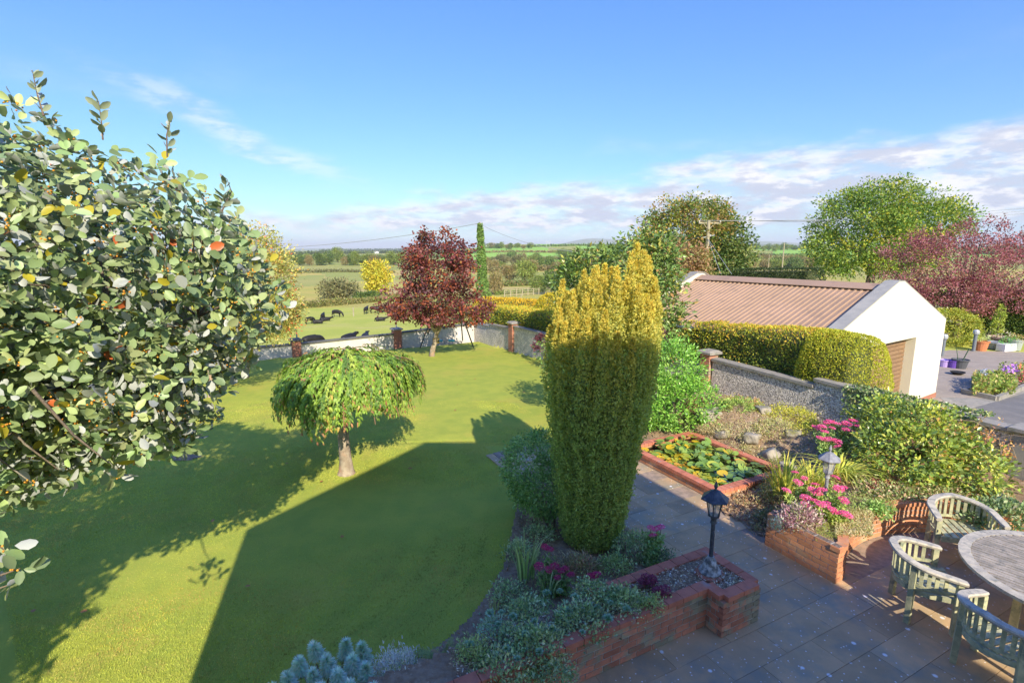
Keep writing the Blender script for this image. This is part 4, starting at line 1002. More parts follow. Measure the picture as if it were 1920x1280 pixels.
# ---------------------------------------------------------------- paddock rails
ff = hit(946, 557); fe = hit(1020, 551)
rf = thing('rail_fence', 'pale wooden rail fence with posts across the far paddock corner', 'fence', ff)
for i in range(8):
    p = ff.lerp(fe, i/7); p.z = float(T(p.x, p.y)); b = MB(); b.box((p.x, p.y, p.z+.75), (.17, .17, 1.5)); b.build('post', m_pole, rf, True)
for k, z_ in enumerate((.5, .95, 1.35)):
    b = MB(); b.bar(ff+Vector((0, 0, z_)), fe+Vector((0, 0, z_)), .05, .11); b.build('rail', m_pole, rf, True)
gt = thing('field_gate', 'silver metal gate at the right end of the rail fence', 'gate', fe)
b = MB()
for z_ in (.3, .6, .9, 1.2): b.bar(fe+Vector((.1, 0, z_)), fe+Vector((1.6, -1.6, z_)), .05)
b.build('bars', m_metal, gt, True)
b = MB(); b.bar(fe+Vector((.1, 0, .1)), fe+Vector((.1, 0, 1.5)), .14); b.bar(fe+Vector((1.6, -1.6, .1)), fe+Vector((1.6, -1.6, 1.5)), .14); b.build('post', m_metal, gt, True)
for k, (px, py, h, lb) in enumerate(((663, 593, 1.2, 'lone short wooden stake in the cattle pasture between two cows'), (977, 562, 1.1, 'brown stake standing on the grass before the rail fence'), (659, 567, 1.1, 'thin stake in the low hedge behind the grazing cattle'))):
    e = hit(px, py); tag(MB().tube([(0, 0, -.3), (0, 0, h)], .09, 6).build('stake', m_pole, loc=e), lb, 'post')
# parked cars glimpsed behind the garage
for px, lb, cc in ((1552, 'dark blue car roof glimpsed behind the garage ridge', (.08, .10, .18)), (1578, 'pale silver-blue car behind the garage beside the blue one', (.45, .52, .62))):
    e = at_d(px, 531, 33); t = thing('parked_car', lb, 'car', (e.x, e.y, float(T(e.x, e.y))), .35)
    mc = M('car_paint', cc, rough=.25, spec=.6)
    b = MB(); b.add([(-2.0, -.8, .35), (2.0, -.8, .35), (2.0, .8, .35), (-2.0, .8, .35), (-1.95, -.8, .85), (1.9, -.78, .8), (1.9, .78, .8), (-1.95, .8, .85)], [(3, 2, 1, 0), (4, 5, 6, 7), (0, 1, 5, 4), (1, 2, 6, 5), (2, 3, 7, 6), (3, 0, 4, 7)]); b.build('body', mc, t, bevel=.12)
    b = MB(); b.add([(-1.5, -.72, .84), (1.0, -.72, .84), (1.0, .72, .84), (-1.5, .72, .84), (-1.1, -.6, 1.38), (.35, -.6, 1.38), (.35, .6, 1.38), (-1.1, .6, 1.38)], [(4, 5, 6, 7), (0, 1, 5, 4), (1, 2, 6, 5), (2, 3, 7, 6), (3, 0, 4, 7)]); b.build('windows', m_dark, t)
    MB().box((-.37, 0, 1.40), (1.5, 1.24, .05)).build('roof', mc, t, bevel=.02)
    for x_ in (-1.3, 1.25):
        for y_ in (-.76, .76): MB().tube([(x_, y_-.1, .32), (x_, y_+.1, .32)], .32, 14).build('wheel', m_dark, t)

# ---------------------------------------------------------------- swing frame beneath the red tree
sg = thing('swing_set', 'dark metal swing frame with yellow and blue seats behind the red tree', 'swing set', (-3.1, 27.2, zg(27.2)))
zs = zg(27.2)
def sp_(px, py):
    e = G(px, py, zs); return e
lf0, lf1, rf0, rf1 = sp_(788, 652), sp_(798, 640), sp_(888, 652), sp_(866, 640)
tl = Vector((-4.15, 27.6, zs+2.1)); tr_ = Vector((-2.75, 27.6, zs+2.1))
m_sw = M('swing_paint', (.05, .07, .07), rough=.5)
for p_, q_ in ((lf0, tl), (lf1+Vector((0, .5, 0)), tl), (rf0, tr_), (rf1+Vector((0, .5, 0)), tr_)): MB().tube([p_, q_], .035, 6).build('leg', m_sw, sg, True)
MB().tube([tl, tr_], .035, 6).build('top_bar', m_sw, sg, True)
for px, cc, nm in ((818, (.75, .45, .08), 'yellow'), (824, (.05, .35, .50), 'blue'), (847, (.05, .38, .48), 'turquoise')):
    e = G(px, 642, zs+.35); e.y = 27.7; e.x = ray(px, 640)[0]*27.7; ms_ = M('seat_'+nm, cc, rough=.5)
    st_ = MB().box((e.x, e.y, zs+.42), (.34, .16, .08 if nm != 'yellow' else .3)).build('swing_seat', ms_, sg, True); st_['label'] = nm+' swing seat'
    for s_ in (-.15, .15): MB().tube([(e.x+s_, e.y, zs+.44), (e.x+s_, 27.6, zs+2.1)], .012, 4).build('chain', m_wire, sg, True)

# ---------------------------------------------------------------- cattle
def cow_mesh(pose, seed):
    """one continuous body: trunk, neck and head by skinning, legs joined"""
    v = []; e = []; r = []
    def node(p, rad, frm=None):
        v.append(p); r.append(rad)
        if frm is not None: e.append((frm, len(v)-1))
        return len(v)-1
    if pose == 'lie': H0 = .38
    else: H0 = .88
    a = node((.0, 0, H0), (.30, .34)); b_ = node((-.45, 0, H0+.02), (.30, .33), a); c = node((-.78, 0, H0+.05), (.20, .24), b_)
    node((-.90, 0, H0-.02), (.05, .05), c); node((-.93, 0, H0-.38), (.035, .035), len(v)-1); node((-.92, 0, max(.12, H0-.62)), (.05, .05), len(v)-1)
    d_ = node((.45, 0, H0+.03), (.27, .33), a); f = node((.72, 0, H0+.06), (.19, .24), d_)
    if pose == 'graze': g1 = node((.98, .02, H0-.18), (.14, .17), f); g2 = node((1.14, .03, H0-.50), (.11, .12), g1); node((1.24, .03, H0-.74), (.075, .08), g2)
    else: g1 = node((.98, .03, H0+.20), (.14, .16), f); g2 = node((1.18, .05, H0+.24), (.11, .12), g1); node((1.42, .06, H0+.10), (.07, .08), g2)
    for s_ in (-1, 1): node((v[g2][0]-.06, s_*.19, v[g2][2]+.07), (.035, .02), g2)
    if pose == 'lie':
        for s_ in (-1, 1):
            k = node((.50, s_*.22, .22), (.10, .10), d_); node((.78, s_*.24, .10), (.06, .06), k); k = node((-.60, s_*.26, .2), (.13, .12), b_); node((-.25, s_*.36, .09), (.07, .06), k)
    else:
        st = .06*(1 if seed % 2 else -1)
        for s_ in (-1, 1):
            k = node((.50, s_*.17, .62), (.10, .11), d_); k2 = node((.52+st*s_, s_*.17, .36), (.055, .06), k); k3 = node((.50+st*s_*1.5, s_*.17, .06), (.045, .05), k2); node((.54+st*s_*1.5, s_*.17, .0), (.055, .05), k3)
            k = node((-.66, s_*.18, .66), (.14, .15), b_); k2 = node((-.76-st*s_, s_*.17, .40), (.065, .07), k); k3 = node((-.70-st*s_*1.5, s_*.17, .07), (.045, .05), k2); node((-.66-st*s_*1.5, s_*.17, .0), (.055, .05), k3)
    me = bpy.data.meshes.new('cow'); me.from_pydata(v, e, []); o = bpy.data.objects.new('tmp', me); col.objects.link(o)
    sk = o.modifiers.new('s', 'SKIN'); lay = me.skin_vertices[0].data
    for i, q in enumerate(r): lay[i].radius = q
    lay[0].use_root = True
    sb = o.modifiers.new('u', 'SUBSURF'); sb.levels = 1; sb.render_levels = 1
    dg = bpy.context.evaluated_depsgraph_get(); out = bpy.data.meshes.new_from_object(o.evaluated_get(dg)); bpy.data.objects.remove(o); out.name = 'cow_body'; out.shade_smooth(); out.materials.clear(); out.materials.append(m_cow); return out
cm = {p: cow_mesh(p, i) for i, p in enumerate(('graze', 'stand', 'lie'))}
COWS = [(557, 603, 'graze', 80, 'black cow seen end-on grazing furthest left'), (581, 609, 'graze', 60, 'black cow grazing nearest the rowan, second from left'), (596, 609, 'lie', 10, 'black calf lying between two grazing cows'),
        (606, 602, 'stand', 100, 'upright black cow standing just above a small lying calf'), (610, 604, 'lie', 30, 'small black calf lying at the feet of the standing cow'), (632, 596, 'graze', -15, 'black cow side-on grazing right of the standing cow'),
        (687, 590, 'stand', 92, 'black cow facing away, alone beyond the wooden stake'), (704, 589, 'stand', 5, 'long black cow side-on beside the red tree'), (722, 588, 'graze', 185, 'black cow partly hidden by the red leaves'), (713, 604, 'lie', 20, 'black cow lying under the red branch tip')]
for px, py, pose, an, lb in COWS:
    e = hit(px, py-2); o = link('cow', cm[pose]); s_ = e.y*(16 if pose != 'lie' else 16)/FPX/1.33*1.02; s_ = min(s_*.92, 1.1); o.location = e; o.scale = (s_, s_, s_); o.rotation_euler = (0, 0, math.radians(an)); tag(o, lb, 'cow', 'black cattle grazing in the field')
for px, pt_, an, D, lb in ((585, 627, 48, 37.5, 'black cow back showing just behind the left brick pillar'), (653, 620, 70, 38.5, 'dark rump of a cow showing above the middle of the white wall'), (684, 617, 95, 39, 'rounded black cow back right of the middle rump above the wall'), (756, 611, 140, 40, 'black cow lying along the wall behind the right brick pillar')):
    u, d = ray(px, pt_); o = link('cow', cm['stand' if px in (653, 684) else 'graze']); o.scale = (1.05, 1.05, 1.0); zt_ = CAMH-d*D; o.location = (u*D, D, float(T(u*D, D)))
    s_ = max(.6, min(.9, (zt_-float(T(u*D, D)))/1.22)); o.scale = (s_, s_, s_); o.rotation_euler = (0, 0, math.radians(an)); tag(o, lb, 'cow', 'black cattle grazing in the field')
# ---------------------------------------------------------------- vegetation helpers
def tree(label, base, h_trunk, r0, blobs, K, per, sp, cols, wts, L, name='tree', cat='tree', mat=None, bark=None, nl=9, group=None, extra=None, **kw):
    base = Vector(base); t = thing(name, label, cat, base, 0, group)
    pt, cen = crown(rng, blobs, K, per, sp, cols, wts, L, **kw)
    parts = [pt]+(extra or []); build_leaves('crown', mat or m_lm, t, parts)
    top = base+Vector((0, 0, h_trunk)); cz = np.mean([b[:3] for b in blobs], 0); top = Vector((base.x*.4+cz[0]*.6, base.y*.4+cz[1]*.6, max(top.z, base.z+h_trunk)))
    sel = cen[rng.choice(len(cen), nl)]; mb = MB(); limbs(mb, base-Vector((0, 0, .1)), top, r0, [tuple(np.array(top)*.25+c*.75) for c in sel], rng)
    mb.build('trunk', bark or m_bark, t, True, smooth=True); return t
def bl(px, py, D, rx, ry, rz): p = at_d(px, py, D); return (p.x, p.y, p.z, rx, ry, rz)
def mound(name, label, cat, c, r, n, L, cols, wts=None, W=None, mat=None, tmpl='q', upn=.5, droop=0, low=True, parent=None, pname='foliage', sp=.04, per=9, wild=.12, upd=.3):
    """rounded plant: leaves over the upper shell of an ellipsoid with an uneven surface"""
    t = parent or thing(name, label, cat, c)
    K = n//per; d_ = rdir(rng, K); d_[:, 2] = np.abs(d_[:, 2])*(1 if low else 1); rr = rng.uniform(.72, 1.0, K)*(1+rng.normal(size=K)*wild*.5)
    cen = np.array(c)+d_*rr[:, None]*np.array(r); P = np.repeat(cen, per, 0)+rng.normal(size=(K*per, 3))*sp; O = np.repeat(d_, per, 0)
    cc = np.repeat(pal(rng, K, cols, wts, .12), per, 0)*(1+rng.normal(size=(K*per, 1))*.12)
    D = norm(O*.6+rng.normal(size=O.shape)*.5+np.array([0, 0, upd-droop])); Nn = norm(O*.4+rng.normal(size=O.shape)*.5+np.array([0, 0, upn]))
    Ls = L*rng.uniform(.6, 1.3, len(P)); build_leaves(pname, mat or m_lm, t, [leaves(P, D, Nn, Ls, (W or L*.55)/L*Ls, np.clip(cc, .004, .95), tmpl)]); return t
def blades(name, label, cat, c, n, h, spread, w_, cols, wts=None, lean=(0, 0), r=.08, arch=.5, parent=None, part='leaves_stuff', seg=6, each=0):
    """arching strap leaves; the first ones are separate leaf parts"""
    t = parent or thing(name, label, cat, c); mb_all = ([], [], []); k = 0; objs = 0
    for i in range(n):
        a = rng.uniform(0, 2*math.pi); H_ = h*rng.uniform(.6, 1.1); out = spread*rng.uniform(.2, 1.0); bx = r*rng.random()*math.cos(a); by = r*rng.random()*math.sin(a)
        dx, dy = math.cos(a)*out+lean[0], math.sin(a)*out+lean[1]; pts = []
        for s in np.linspace(0, 1, seg): pts.append((c[0]+bx+dx*s**1.5, c[1]+by+dy*s**1.5, c[2]+H_*(s-arch*s*s*s*(1+.3*out/spread))))
        sd = np.array([-math.sin(a+.6), math.cos(a+.6), 0]); V = []
        for j, p in enumerate(pts):
            wj = w_*(1-(j/(seg-1))**2.2)*.5+.0008; V += [np.array(p)-sd*wj, np.array(p)+sd*wj]
        F = []
        for j in range(seg-1): F += [(2*j, 2*j+1, 2*j+2), (2*j+1, 2*j+3, 2*j+2)]
        C = np.tile(pal(rng, 1, cols, wts, .14), (len(V), 1)); tip = np.linspace(0, 1, seg).repeat(2)[:, None]; C = C*(1-.35*tip)+np.array([.42, .32, .10])*.35*tip
        if i < each:
            o = link('leaf', npmesh('leaf', np.array(V)-np.array(t.location), np.array(F), C), m_grassm, t)
        else: mb_all[0].append(np.array(V)); mb_all[1].append(np.array(F)+k); mb_all[2].append(C); k += len(V)
    if mb_all[0]: build_leaves('foliage', m_grassm, t, [(np.concatenate(mb_all[0]), np.concatenate(mb_all[1]), np.concatenate(mb_all[2]))])
    return t
_hm = {}
def head_mesh(cc, key):
    if key in _hm: return _hm[key]
    n = 220; a = rng.uniform(0, 2*math.pi, n); r = np.sqrt(rng.random(n)); P = np.stack([r*np.cos(a), r*np.sin(a), .38*np.sqrt(1-r*r*.9)+rng.normal(size=n)*.07], 1)
    V, F, C = leaves(P, rdir(rng, n)+np.array([0, 0, .3]), rdir(rng, n)*.5+np.array([0, 0, 1]), .26*rng.uniform(.6, 1.2, n), .22, pal(rng, n, cc, None, .14), 'q')
    me = npmesh('flower_head', V, F, C); me.materials.append(m_petal); _hm[key] = me; return me
def sedum(label, c, heads, cc, key, r=.5, leafcols=None, name='sedum', stems=True, cat='flowering plant', hr=(.045, .07), leafn=700):
    t = thing(name, label, cat, c); me = head_mesh(cc, key)
    mb = MB()
    for p in heads:
        o = link('flower_head', me, None, t); s_ = rng.uniform(*hr); o.scale = (s_, s_, s_); o.location = Vector(p)-Vector(c); o.rotation_euler = (float(rng.normal())*.18, float(rng.normal())*.18, rng.uniform(0, 6))
        mb.tube([Vector(p)-Vector((0, 0, .01)), Vector((p[0]*.6+c[0]*.4, p[1]*.6+c[1]*.4, c[2]))], .004, 4, False)
    mb.build('stem', M('stem_'+key, (.22, .25, .10)), t, True)
    P = []; 
    for _ in range(leafn):
        q = heads[rng.integers(len(heads))]; s = rng.random()*.85; P.append((q[0]*(1-.4*(1-s))+c[0]*.4*(1-s)+rng.normal()*.035, q[1]*(1-.4*(1-s))+c[1]*.4*(1-s)+rng.normal()*.035, c[2]+(q[2]-.03-c[2])*s+rng.normal()*.01))
    P = np.array(P); n = len(P); build_leaves('foliage', m_lm, t, [leaves(P, norm(rdir(rng, n)+np.array([0, 0, .2])), rdir(rng, n)*.5+np.array([0, 0, 1]), .055*rng.uniform(.6, 1.3, n), .032, pal(rng, n, leafcols or [(.18, .28, .08), (.28, .36, .12), (.12, .2, .06)]), 'q')])
    return t

# ---------------------------------------------------------------- whitebeam close on the left
def whitebeam():
    blobs = [(-4.5, 3.9, 4.40, 1.5, 1.6, 1.30), (-3.35, 4.3, 4.25, 1.15, 1.1, .95), (-3.5, 4.35, 3.55, 1.15, 1.1, .75), (-4.6, 3.2, 3.45, 1.3, 1.3, .70),
             (-5.6, 2.3, 4.0, 1.9, 1.8, 1.5), (-5.2, 4.8, 4.0, 1.6, 1.4, 1.2), (-2.75, 4.55, 4.0, .75, .75, .62), (-3.9, 4.9, 3.0, .95, .8, .55), (-6.2, 3.4, 3.6, 1.6, 1.6, 1.4), (-5.6, .6, 3.6, 1.7, 1.7, 1.3), (-3.55, 4.45, 2.85, .85, .7, .42), (-4.3, 4.1, 2.75, .85, .8, .42), (-4.7, .1, 3.5, 1.2, 1.3, 1.0)]
    t = thing('whitebeam', 'big whitebeam with silvery leaves and orange berries filling the left side', 'tree', (-6.1, 2.4, 0))
    K = 9400
    _, cen = crown(rng, blobs, K, 1, .01, [(1, 1, 1)], None, .1, shell=(.50, 1.03))
    # hanging sprigs and upright shoots
    ex = [at_d(205, 868, 3.4), at_d(-20, 1040, 2.9), at_d(60, 905, 3.5), at_d(110, 880, 3.7), at_d(8, 1030, 2.9), at_d(38, 1065, 2.8), at_d(20, 1095, 2.9), at_d(330, 800, 4.4), at_d(300, 770, 4.3), at_d(355, 815, 4.6)]
    sh = [(62, 140, 3.9), (185, 190, 4.1), (318, 228, 4.4), (425, 335, 4.6)]
    shl = []; m_sh = M('shoot', (.18, .12, .09))
    for px, py, D in sh:
        p = np.array(at_d(px, py, D)); q = p-np.array([rng.normal()*.08, 0, .27]); MB().tube([q, (p+q)/2+rng.normal(size=3)*.02, p], [.007, .005, .0025], 5, False).build('shoot', m_sh, t, True)
        for s in np.linspace(.1, 1, 15): shl.append(q*(1-s)+p*s)
    cen = np.concatenate([cen, np.array([tuple(e) for e in ex])]); nK = len(cen)
    per = 6; P = np.repeat(cen, per, 0); n = len(P); ctr = np.array([-4.6, 3.6, 3.8]); O = norm(P-ctr)
    ang = np.tile(np.arange(per)*2*math.pi/per, nK)+np.repeat(rng.uniform(0, 6, nK), per)
    ax = norm(np.repeat(rdir(rng, nK)*.75, per, 0)+O*.6+np.array([.1, -.25, .45])); e1 = norm(np.cross(ax, np.array([.3, .2, .9]))); e2 = np.cross(ax, e1)
    D = norm(e1*np.cos(ang)[:, None]+e2*np.sin(ang)[:, None]+ax*.35+rng.normal(size=(n, 3))*.22)
    Nn = norm(ax+rng.normal(size=(n, 3))*.35); L = .100*rng.uniform(.55, 1.2, n); W = L*rng.uniform(.52, .70, n)
    flip = rng.random(n) < .12; Nn[flip] *= -1
    cc = np.repeat(pal(rng, nK, [(.16, .215, .085), (.21, .26, .11), (.125, .17, .08), (.26, .31, .13)], [4, 3, 3, 1.6], .1), per, 0)
    yl = rng.random(n) < .035; cc[yl] = [.42, .36, .03]; rd_ = rng.random(n) < .008; cc[rd_] = [.5, .13, .04]; cc *= (1+rng.normal(size=(n, 1))*.1)
    P = P+D*.02+rng.normal(size=(n, 3))*.02
    # extra shoot leaves
    sp2 = np.repeat(np.array(shl), 1, 0); m = len(sp2); D2 = norm(rdir(rng, m)*np.array([1, 1, .3])+np.array([0, 0, .6])); 
    P = np.concatenate([P, sp2]); D = np.concatenate([D, D2]); Nn = np.concatenate([Nn, -norm(rdir(rng, m)*.5+np.array([0, .3, .6]))]); L = np.concatenate([L, .085*rng.uniform(.7, 1.2, m)]); W = np.concatenate([W, L[-m:]*.5]); cc = np.concatenate([cc, np.tile([.30, .34, .22], (m, 1))])
    cc = np.clip(cc, .01, .9)
    # the 300 nearest to the camera are leaves of their own
    dist = np.linalg.norm(P-np.array([0, 0, CAMH]), axis=1); vis = (np.abs(P[:, 0]/np.maximum(P[:, 1], .1)) < 1.02)
    order = np.argsort(np.where(vis, dist, 99)); solo = order[:300]; rest = np.ones(len(P), bool); rest[solo] = False
    build_leaves('foliage', m_lmw, t, [leaves(P[rest], D[rest], Nn[rest], L[rest], W[rest], cc[rest], 'o')], stuff=True)
    lms = {}
    for i in solo:
        key = tuple(np.round(cc[i]*9).astype(int))
        if key not in lms:
            V, F, C = leaves(np.zeros((1, 3)), np.array([[1., 0, 0]]), np.array([[0, 0, 1.]]), 1.0, .68, cc[i:i+1], 'o'); lms[key] = npmesh('leaf', V, F, C); lms[key].materials.append(m_lmw); lms[key].shade_smooth()
        d_ = D[i]; s_ = np.cross(Nn[i], d_); s_ /= np.linalg.norm(s_); nn = np.cross(d_, s_); o = link('leaf', lms[key], None, t)
        Mx = Matrix([[d_[k]*L[i], s_[k]*L[i], nn[k]*L[i], P[i][k]-t.location[k]] for k in range(3)]+[[0, 0, 0, 1]]); o.matrix_basis = Mx
    # berries
    bc = cen[rng.random(nK) < .30]; bv = []; bf = []; k = 0
    ico_v = np.array([(0, 0, 1), (.89, 0, .45), (.28, .85, .45), (-.72, .53, .45), (-.72, -.53, .45), (.28, -.85, .45), (.72, .53, -.45), (-.28, .85, -.45), (-.89, 0, -.45), (-.28, -.85, -.45), (.72, -.53, -.45), (0, 0, -1)])
    ico_f = np.array([(0, 1, 2), (0, 2, 3), (0, 3, 4), (0, 4, 5), (0, 5, 1), (1, 6, 2), (2, 7, 3), (3, 8, 4), (4, 9, 5), (5, 10, 1), (6, 7, 2), (7, 8, 3), (8, 9, 4), (9, 10, 5), (10, 6, 1), (11, 7, 6), (11, 8, 7), (11, 9, 8), (11, 10, 9), (11, 6, 10)])
    for c in bc:
        for _ in range(rng.integers(4, 9)):
            p = c+norm(rng.normal(size=(1, 3)))[0]*.032+np.array([0, -.02, .0]); bv.append(ico_v*.0075+p); bf.append(ico_f+k); k += 12
    V = np.concatenate(bv)-np.array(t.location); me = npmesh('berries', V, np.concatenate(bf)); me.shade_smooth(); o = link('berries', me, M('orange_berry', (.75, .38, .04), (.6, .22, .03), 20, .4), t); o['kind'] = 'stuff'
    # wood
    mb = MB(); base = Vector((-6.1, 2.4, -.05)); fk = Vector((-5.6, 2.7, 2.4)); mb.tube([base, base.lerp(fk, .3), base.lerp(fk, .65), fk], [.24, .17, .15, .14], 10)
    for q in ex[:8]:
        q = Vector(q); h_ = Vector((q.x-.35, q.y-.1, q.z+.55)) if q.z > 2.6 else Vector((q.x-.22, q.y-.06, q.z+.04)); mb.tube([h_, h_.lerp(q, .5)+Vector((0, 0, -.05)), q], [.012, .008, .004], 5, False)
    tips = cen[rng.choice(nK, 150, replace=False)]; hubs = [Vector(b[:3])-Vector((0, 0, b[5]*.3)) for b in blobs]
    for h_ in hubs: mb.tube([fk, fk.lerp(h_, .5)+Vector((0, 0, .15)), h_], [.06, .035, .02], 7, False)
    for q in tips:
        q = Vector(q); h_ = min(hubs, key=lambda s: (s-q).length); mb.tube([h_, h_.lerp(q, .5)+Vector((0, 0, .06)), q], [.013, .008, .004], 5, False)
    mb.build('trunk', m_bark, t, True, smooth=True)
whitebeam()
# more boughs of the same kind outside the frame are left out; their shade comes from this crown

# ---------------------------------------------------------------- golden yew
def yew():
    c = Vector((1.24, 7.30, 0)); t = thing('golden_yew', 'tall columnar golden yew with upright spires beside the patio', 'yew', c)
    # outline: (height, left, right) in metres beside the axis
    def half(z): return np.interp(z, [0, .35, .9, 1.6, 2.4, 3.2, 3.6, 4.4], [.36, .47, .55, .64, .76, .79, .76, .66])
    sp = []                                   # spires: x, y, top, radius
    rg = np.random.default_rng(21)
    for i in range(30):                       # ring of spires
        a = 2*math.pi*i/30+rg.normal()*.05; r = rg.uniform(.88, 1.0); sx, sy = math.cos(a)*r, math.sin(a)*r
        sp.append((sx, sy, 3.93+.22*sx+.10*sy-.35*max(0, -sx-.75)*3+rg.normal()*.22-(.35*rg.random() if sy < -.3 else 0), rg.uniform(.06, .09)))
    for i in range(13):
        a = 2*math.pi*i/13+rg.normal()*.1; r = rg.uniform(.55, .74); sx, sy = math.cos(a)*r, math.sin(a)*r
        sp.append((sx, sy, 4.02+.24*sx+.06*sy+rg.normal()*.13, rg.uniform(.065, .09)))
    for i in range(5):
        a = rg.uniform(0, 6.28); r = rg.uniform(.0, .4); sx, sy = math.cos(a)*r, math.sin(a)*r; sp.append((sx, sy, 4.08+.24*sx+rg.normal()*.08, rg.uniform(.07, .09)))
    sp += [(.72, -.35, 4.36, .085), (.88, -.1, 4.28, .09), (.42, -.45, 4.26, .08), (.12, -.55, 4.16, .085), (.9, .2, 4.1, .1), (1.0, -.05, 3.9, .1)]
    sp = [(a_, b_, min(c_, 4.46), d_) for a_, b_, c_, d_ in sp]
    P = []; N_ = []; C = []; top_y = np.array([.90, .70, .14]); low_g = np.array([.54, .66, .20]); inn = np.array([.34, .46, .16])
    for sx, sy, top, r in sp:
        n = 1500 if math.hypot(sx, sy) > .8 else 900
        z = top-(rg.random(n)**(1.5 if n > 1000 else 1.0))*((top-.05) if n > 1000 else 1.5)
        a = rg.uniform(0, 2*math.pi, n); rr = r*np.minimum(1, ((top-z)/.55)**.75+.14)*(1+.22*np.sin(z*21+sx*9))*(.75+.4*rg.random(n))
        h = half(z); k_ = np.clip(h/.8, .4, 1)*.80
        x = c.x+sx*(h-r*.6)+np.cos(a)*rr+.012*(z-2)*5*.5; y = c.y+sy*(h-r*.6)+np.sin(a)*rr
        P.append(np.stack([x, y, z], 1)); N_.append(np.stack([np.cos(a)*.8+sx*.6, np.sin(a)*.8+sy*.6, np.full(n, .35)], 1))
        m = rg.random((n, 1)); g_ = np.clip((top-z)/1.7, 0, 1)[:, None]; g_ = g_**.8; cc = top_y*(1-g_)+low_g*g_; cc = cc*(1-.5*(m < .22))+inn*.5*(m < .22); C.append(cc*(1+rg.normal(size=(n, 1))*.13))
    # filling shell of sprays over the body, lobed
    n = 26000; a = rg.uniform(0, 2*math.pi, n); z = .05+rg.random(n)*3.05; h = half(z)*(.93+.05*np.sin(a*17+1.5*np.sin(z*4))+.035*np.sin(z*19+a*6))*(.90+.13*rg.random(n))
    P.append(np.stack([c.x+np.cos(a)*h+.03*(z-2), c.y+np.sin(a)*h, z], 1)); N_.append(np.stack([np.cos(a), np.sin(a), np.full(n, .3)], 1))
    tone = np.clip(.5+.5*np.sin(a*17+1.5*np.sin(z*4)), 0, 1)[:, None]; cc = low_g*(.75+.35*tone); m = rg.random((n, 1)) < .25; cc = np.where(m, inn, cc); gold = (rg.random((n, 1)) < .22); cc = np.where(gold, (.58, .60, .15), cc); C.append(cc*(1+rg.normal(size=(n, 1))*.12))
    P = np.concatenate(P); N_ = norm(np.concatenate(N_)); C = np.clip(np.concatenate(C), .02, .9); n = len(P)
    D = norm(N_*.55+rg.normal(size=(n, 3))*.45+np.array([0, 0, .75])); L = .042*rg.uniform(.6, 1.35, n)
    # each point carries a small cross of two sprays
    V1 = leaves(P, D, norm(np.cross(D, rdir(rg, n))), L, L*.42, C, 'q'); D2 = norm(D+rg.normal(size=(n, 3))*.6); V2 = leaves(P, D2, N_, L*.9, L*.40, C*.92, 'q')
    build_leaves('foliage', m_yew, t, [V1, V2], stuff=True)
    b = MB(); prof = [(float(half(z))*.80, z) for z in np.linspace(.1, 2.6, 12)]+[(.45, 2.9)]; b.lathe(prof, (c.x+.02, c.y, 0), 20); b.build('foliage_core', M('inner_yew', (.30, .34, .11), (.20, .22, .08), 9, 1, .03, 30), t, True)  # added solid core; its colour sets how shaded the gaps look
    for k in range(5):
        an = k*1.3; b = MB(); b.tube([(c.x+.05*math.cos(an), c.y+.05*math.sin(an), -.05), (c.x+.18*math.cos(an), c.y+.18*math.sin(an), .6)], [.05, .035], 6); b.build('stem', m_bark, t, True)
yew()
# round grey-green shrub left of the yew, on several bare stems
def round_shrub():
    c = (.42, 8.02, .86); t = thing('round_shrub', 'rounded grey-green shrub on twisted bare stems at the left foot of the yew', 'shrub', (.5, 7.9, 0))
    pt, cen = crown(rng, [(*c, .56, .56, .64), (.52, 7.8, .70, .50, .45, .50)], 900, 18, .045, [(.17, .30, .09), (.23, .36, .12), (.14, .23, .07), (.29, .40, .16)], None, .044, W=.022, shell=(.84, 1.0))
    build_leaves('foliage', m_lm, t, [pt], stuff=True); mb = MB()
    for k in range(9):
        a = k*.7; q = Vector((c[0]+.3*math.cos(a), c[1]+.3*math.sin(a), .6+.1*(k % 3))); s0 = Vector((.62+.05*math.cos(a), 7.55+.05*math.sin(a), 0)); mb.tube([s0, s0.lerp(q, .4)+Vector((.06*math.sin(3*a), .05*math.cos(2*a), .02)), s0.lerp(q, .75), q], [.022, .018, .014, .008], 6, False)
    mb.build('stem', m_palebark, t, True, smooth=True)
round_shrub()

